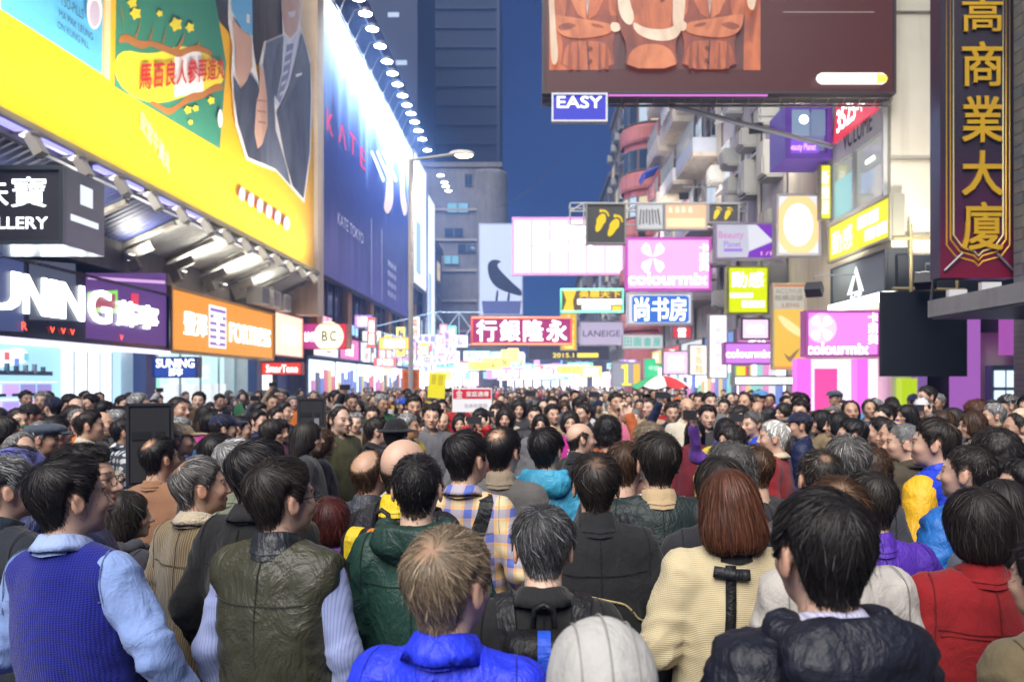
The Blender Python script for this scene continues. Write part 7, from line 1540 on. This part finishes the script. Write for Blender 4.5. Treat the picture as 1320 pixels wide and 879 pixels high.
def face(x, y, jit=18): return math.atan2(-(LOOK[0] - x), LOOK[1] - y) + R(random.uniform(-jit, jit))
def midp(px, top, d, yaw=None, **k):
    x, y, z = PX(px, top, d); PEOPLE_XY.append((x, y))
    return mid(x, y, max(1.42, min(1.88, z)), face(x, y, 8) if yaw is None else R(yaw), **k)
def mid_people():
    PEOPLE_XY.extend([(o.location.x, o.location.y) for o in S.objects if o.name.startswith('person')])
    E = midp
    # left, watching towards the dancers
    E(27, 556, 5.00, -78, hair='balding', hc='grey', cc='navy', glasses=True, ri=2, cloth='coat'); E(56, 543, 5.55, -70, hair='neat', hc='grey', hat='flat', hatc='slate', cc='brown', skin=3)
    E(75, 536, 5.90, -60, glasses=True, cc='plum', cloth='jacket', hair='neat', hc='black', ri=1); E(116, 528, 6.30, -62, hair='thin', hc='soft', cc='cream', cloth='coat', pi=1, skin=1)
    E(133, 529, 7.00, -65, hair='bald', cc='black', skin=1, ri=2); E(152, 528, 7.70, -60, hair='grey', hc='grey', cc='charcoal'); E(161, 539, 6.70, -55, hair='neat', hc='black', cloth='shirt', cc='slate', mat='check', skin=1)
    E(8, 536, 6.60, -70, kind='f', hair='bob', hc='soft', cc='brown', skin=3); E(68, 511, 9.50, 60, hat='beanie', hatc='navy', cc='black', hair='neat'); E(89, 508, 10.00, 80, hair='black', hc='black', cc='charcoal')
    E(40, 520, 8.60, -40, hat='beanie', hatc='black', cc='navy', hair='neat', skin=3); E(116, 508, 11.00, 150, hair='black', hc='black', cc='grey', cloth='sweater'); E(159, 509, 10.98, -120, hair='neat', hc='black', cc='navy', cloth='puffer')
    E(136, 517, 9.60, -30, hair='black', hc='black', cc='black', cloth='coat'); E(95, 522, 8.40, -110, hair='crop', kind='f', cc='maroon', cloth='sweater')
    E(230, 537, 6.36, -88, hair='grey', hc='grey', cc='royal blue', cloth='shirt', mat='check', skin=3, ri=3); E(273, 531, 8.20, -120, kind='f', hair='crop', hc='black', cc='magenta', cloth='puffer', ri=1)
    E(290, 533, 6.68, -80, hat='cap', hatc='navy', cc='white', hair='neat', ri=1); E(232, 545, 5.70, -70, hat='cap', hatc='tan', cc='khaki', hair='neat', hc='grey'); E(310, 536, 7.20, -70, hair='neat', cc='black', cloth='coat', kind='m')
    E(366, 517, 9.40, -100, pi=1, hair='thin', hc='soft', cc='slate', cloth='jacket'); E(356, 524, 9.04, -115, hair='thin', cc='charcoal', kind='m'); E(334, 529, 8.50, -80, hair='black', hc='black', cc='navy', ri=2)
    E(352, 540, 6.96, -85, kind='f', hair='crop', hc='soft', cc='black', cloth='puffer'); E(398, 543, 6.00, -78, kind='f', hair='long', hc='soft', cc='charcoal', cloth='coat'); E(440, 531, 7.60, -120, kind='f', hair='perm', hc='soft', cc='olive', mat='check')
    E(487, 537, 6.60, -70, cc='black', cloth='shirt', hair='neat', hc='soft', pi=2); E(511, 542, 5.90, -15, hat='fedora', hatc='black', cc='white', hair='neat', cloth='shirt'); E(548, 541, 8.80, 175, kind='f', hair='bob', hc='black', cc='violet', cloth='puffer', pi=2, inner=(.6, .38, .28))
    E(480, 523, 9.60, 190, hair='thin', cc='grey', cloth='sweater'); E(527, 522, 9.80, 170, hair='neat', hc='black', cc='navy', cloth='puffer'); E(449, 513, 12.00, 185, hair='thin', cc='slate'); E(530, 533, 8.20, -150, kind='f', hair='crop', cc='purple')
    E(571, 531, 9.60, 180, hair='bald', cc='olive'); E(593, 533, 9.20, 182, kind='f', hair='bob', hc='black', cc='pink', cloth='puffer'); E(561, 518, 12.00, 180, hair='thin', cc='cream')
    E(620, 526, 8.40, 176, kind='f', hair='crop', hc='black', cc='red', cloth='puffer', pi=3); E(640, 520, 9.50, 170, hair='neat', hc='black', cc='grey', pi=3); E(651, 526, 9.01, 178, kind='f', hair='curly', hc='soft', cc='plum')
    E(669, 515, 10.50, 182, kind='f', hair='perm', hc='soft', cc='charcoal'); E(697, 533, 8.39, 178, kind='f', hair='long', hc='black', cc='grey', cloth='coat', inner=(.5, .5, .55)); E(712, 521, 9.60, 180, hair='black', hc='black', cc='tan', ri=1)
    E(735, 529, 8.10, 180, kind='f', hair='bob', cc='magenta', cloth='sweater'); E(752, 519, 9.00, 150, hair='thin', cc='black', ri=2); E(689, 522, 8.75, 180, hair='neat', hc='black', cc='black', cloth='puffer')
    E(886, 511, 8.65, 186, hair='bald', hc='grey', cc='cream', glasses=True, skin=1); E(912, 522, 8.30, 184, hair='black', hc='black', cc='charcoal', skin=0); E(935, 538, 7.17, 176, kind='f', hair='bob', hc='black', cc='yellow', cloth='sweater', ri=3)
    E(896, 541, 7.50, 172, kind='f', hair='long', hc='black', cc='maroon'); E(866, 518, 9.40, 180, hair='neat', cc='navy', pi=4); E(955, 522, 8.00, 165, kind='f', hair='crop', cc='violet', cloth='sweater', pi=3)
    E(970, 530, 7.44, 110, hair='grey', hc='mid', cc='royal blue'); E(994, 540, 6.41, 100, kind='f', hair='wavy', hc='brown', cc='plum'); E(941, 548, 6.20, 120, kind='f', hair='curly', hc='soft', cc='purple', cloth='sweater', pi=4)
    E(1027, 505, 12.00, 120, hair='neat', hc='black', cc='red', cloth='sweater'); E(1030, 531, 7.20, 75, hat='cap', hatc='navy', cc='navy', hair='neat', cloth='puffer', skin=1); E(1097, 540, 5.90, 70, hair='black', hc='black', cc='charcoal', glasses=True)
    E(1057, 528, 8.00, 95, kind='f', hair='bob', hc='black', cc='khaki'); E(1078, 531, 7.40, 80, kind='f', hair='bob', hc='black', cc='brown', cloth='coat'); E(1150, 540, 6.10, 72, hair='balding', cc='olive', skin=1)
    E(1134, 537, 6.60, 60, hair='neat', hc='black', cc='black', cloth='sweater'); E(1226, 525, 7.80, 80, kind='f', hair='long', hc='soft', cc='slate'); E(1252, 530, 6.90, 85, kind='f', hair='bob', hc='brown', cc='cream', glasses=True)
    E(1298, 508, 9.00, 78, hat='cap', hatc='black', cc='navy', hair='neat', hc='grey'); E(1194, 497, 10.00, 95, hair='neat', hc='soft', cc='black', cloth='coat'); E(1188, 512, 9.50, 150, hat='cap', hatc='white', cc='grey', hair='neat', pi=3)
    E(1255, 516, 8.60, 60, kind='f', hair='perm', hc='auburn', cc='tan'); E(1280, 520, 8.20, 75, hair='grey', hc='grey', cc='olive', cloth='coat'); E(1212, 541, 5.60, 65, hair='bald', cc='teal', skin=1); E(1310, 531, 6.40, 80, hair='balding', cc='charcoal', skin=3)
    E(1010, 519, 9.80, 110, kind='f', hair='crop', cc='pink'); E(1095, 517, 9.60, 115, kind='f', hair='bob', cc='green', cloth='puffer'); E(1150, 516, 9.90, 110, hair='thin', hc='soft', cc='royal blue'); E(1168, 521, 8.80, 100, kind='f', hair='long', hc='black', cc='black', cloth='coat')
    # fill the gaps, thinner with distance because the rows in front hide them
    hm = ['black', 'neat', 'crew', 'thin', 'balding', 'bald', 'grey', 'neat', 'black', 'thin']; hf = ['bob', 'crop', 'long', 'perm', 'wavy', 'curly', 'bob']
    cn = list(CLOTH); wts = [3.4, 3, 3, 3, 2, 1.6, 2, 2.2, 2, 2, 1.8, 2, 1.4, 1.4, 1, 1, 1, .8, 1, .7, .8, .8, 1, 2]
    made = 0; tries = 0
    while made < 178 and tries < 9000:
        tries += 1; u = random.uniform(1 / 18.5, 1 / 6.4); d = 1 / u; x = (random.uniform(-20, 1340) - VX) * d / F
        if x < -8.3 or x > 6.5: continue
        if (x - LOOK[0]) ** 2 + (d - LOOK[1]) ** 2 < 1.6 ** 2 or (x - LOOK[0] + .2) ** 2 + (d - 7.3) ** 2 < 1.3 ** 2: continue
        if any((x - a) ** 2 + (d - b) ** 2 < .44 ** 2 for a, b in PEOPLE_XY): continue
        if any((x - a) ** 2 + (d - b) ** 2 < .62 ** 2 for a, b in SPK): continue
        k = 'f' if random.random() < .42 else 'm'; hr = random.choice(hf if k == 'f' else hm); old = random.random()
        hcn = 'grey' if hr == 'grey' or old < .12 else random.choice(['black', 'soft', 'black', 'dark', 'brown' if k == 'f' else 'soft'])
        h = random.uniform(1.46, 1.66) if k == 'f' else random.uniform(1.57, 1.81)
        hat = random.choice(['cap', 'beanie', 'flat']) if random.random() < .09 else None
        if hat: hr = 'neat'
        pi = random.choices(range(6), [5, 2, 2.5, .9, .8, 2])[0]
        if d < 7 and pi in (3, 4): pi = 0
        mid(x, d, h, face(x, d, 25), k, hr, hcn, random.choice(['jacket', 'jacket', 'coat', 'sweater', 'puffer']), random.choices(cn, wts)[0], random.choice([(.6, .6, .62), (.3, .35, .5), (.05, .05, .06), (.5, .42, .3), (.4, .1, .1)]),
            pi, random.choice([0, 0, 1, 2, 3]), random.randrange(5), hat, random.choice(cn) if hat else None, random.random() < .22)
        PEOPLE_XY.append((x, d)); made += 1
    # the far crowd down the street: hundreds of tiny figures that read as one mass
    def lowfig(kf):
        def f(P):
            d = torso(P, .02); d = smax(d, .55 - P[:, 2], .01); d = smin(d, ell(P, (0, 0, .5), (.17, .12, .5)), .05)
            for s in (1, -1): d = smin(d, cone(P, (s * .17, 0, 1.36), (s * .23, .03, .9), .06, .045), .03)
            return smax(d, -P[:, 2], .01)
        v, q = grid_mesh(f, (-.34, -.22, -.03), (.34, .24, 1.5), .085)
        h, hq = grid_mesh(lambda P: head_sdf(kf)(P), (-.12, -.14, -.2), (.12, .15, .15), .042); hh, hhq = grid_mesh(hair_volume(STY['neat' if kf == 'm' else 'bob'], kf)[0], (-.14, -.16, -.16), (.14, .14, .17), .042)
        n1, n2, n3 = len(v), len(h), len(hh)
        return np.concatenate([v, h + np.array([0, 0, 1.58], np.float32), hh + np.array([0, 0, 1.58], np.float32)]), np.concatenate([q, hq + n1, hhq + n1 + n2]), (n1, n2, n3)
    figs = [lowfig('m'), lowfig('f')]; vs, fs, cs, o = [], [], [], 0
    for i in range(430):
        u = random.uniform(1 / 75, 1 / 17.0); d = 1 / u; x = random.uniform(-8.2, 6.2); k = i % 2; v, q, (n1, n2, n3) = figs[k]
        a = face(x, d, 40); s = random.uniform(.89, 1.02); v2 = (v * s) @ rotm(a).T + np.array([x, d, 0], np.float32)
        c = np.concatenate([const(n1, random.choices(list(CLOTH.values()), wts)[0]), const(n2, SKIN[i % 5]), const(n3, random.choice([HAIRC['black'], HAIRC['soft'], HAIRC['black'], HAIRC['mid'], HAIRC['brown']]))])
        vs.append(v2); fs.append(q + o); cs.append(c); o += len(v)
    m, t, b = new_mat('crowd'); t.links.new(ATTR(t), b.inputs['Base Color']); b.inputs['Roughness'].default_value = .7
    c = mobj('crowd', mesh_data('crowd', np.concatenate(vs), np.concatenate(fs), True, np.concatenate(cs)), m); tag(c, 'dense far crowd filling the street down to its end', 'crowd', kind='stuff')
SPK = [PX(193, 600, 5.4)[:2], PX(402, 540, 7.4)[:2]]
ground(); left_side(); far_end(); right_side(); street_things(); haze()
random.seed(77)
near_people(); mid_people()

if 0:
    P_ = [(o.location.x, o.location.y, o['label']) for o in S.objects if o.name.startswith('person') and 'label' in o]
    for i, (x, y, l) in enumerate(P_):
        for x2, y2, l2 in P_[i + 1:]:
            dd = math.hypot(x - x2, y - y2)
            if dd < .40: print('CLOSE %.2f | %s (%.2f,%.2f) | %s (%.2f,%.2f)' % (dd, l[:50], x, y, l2[:50], x2, y2))
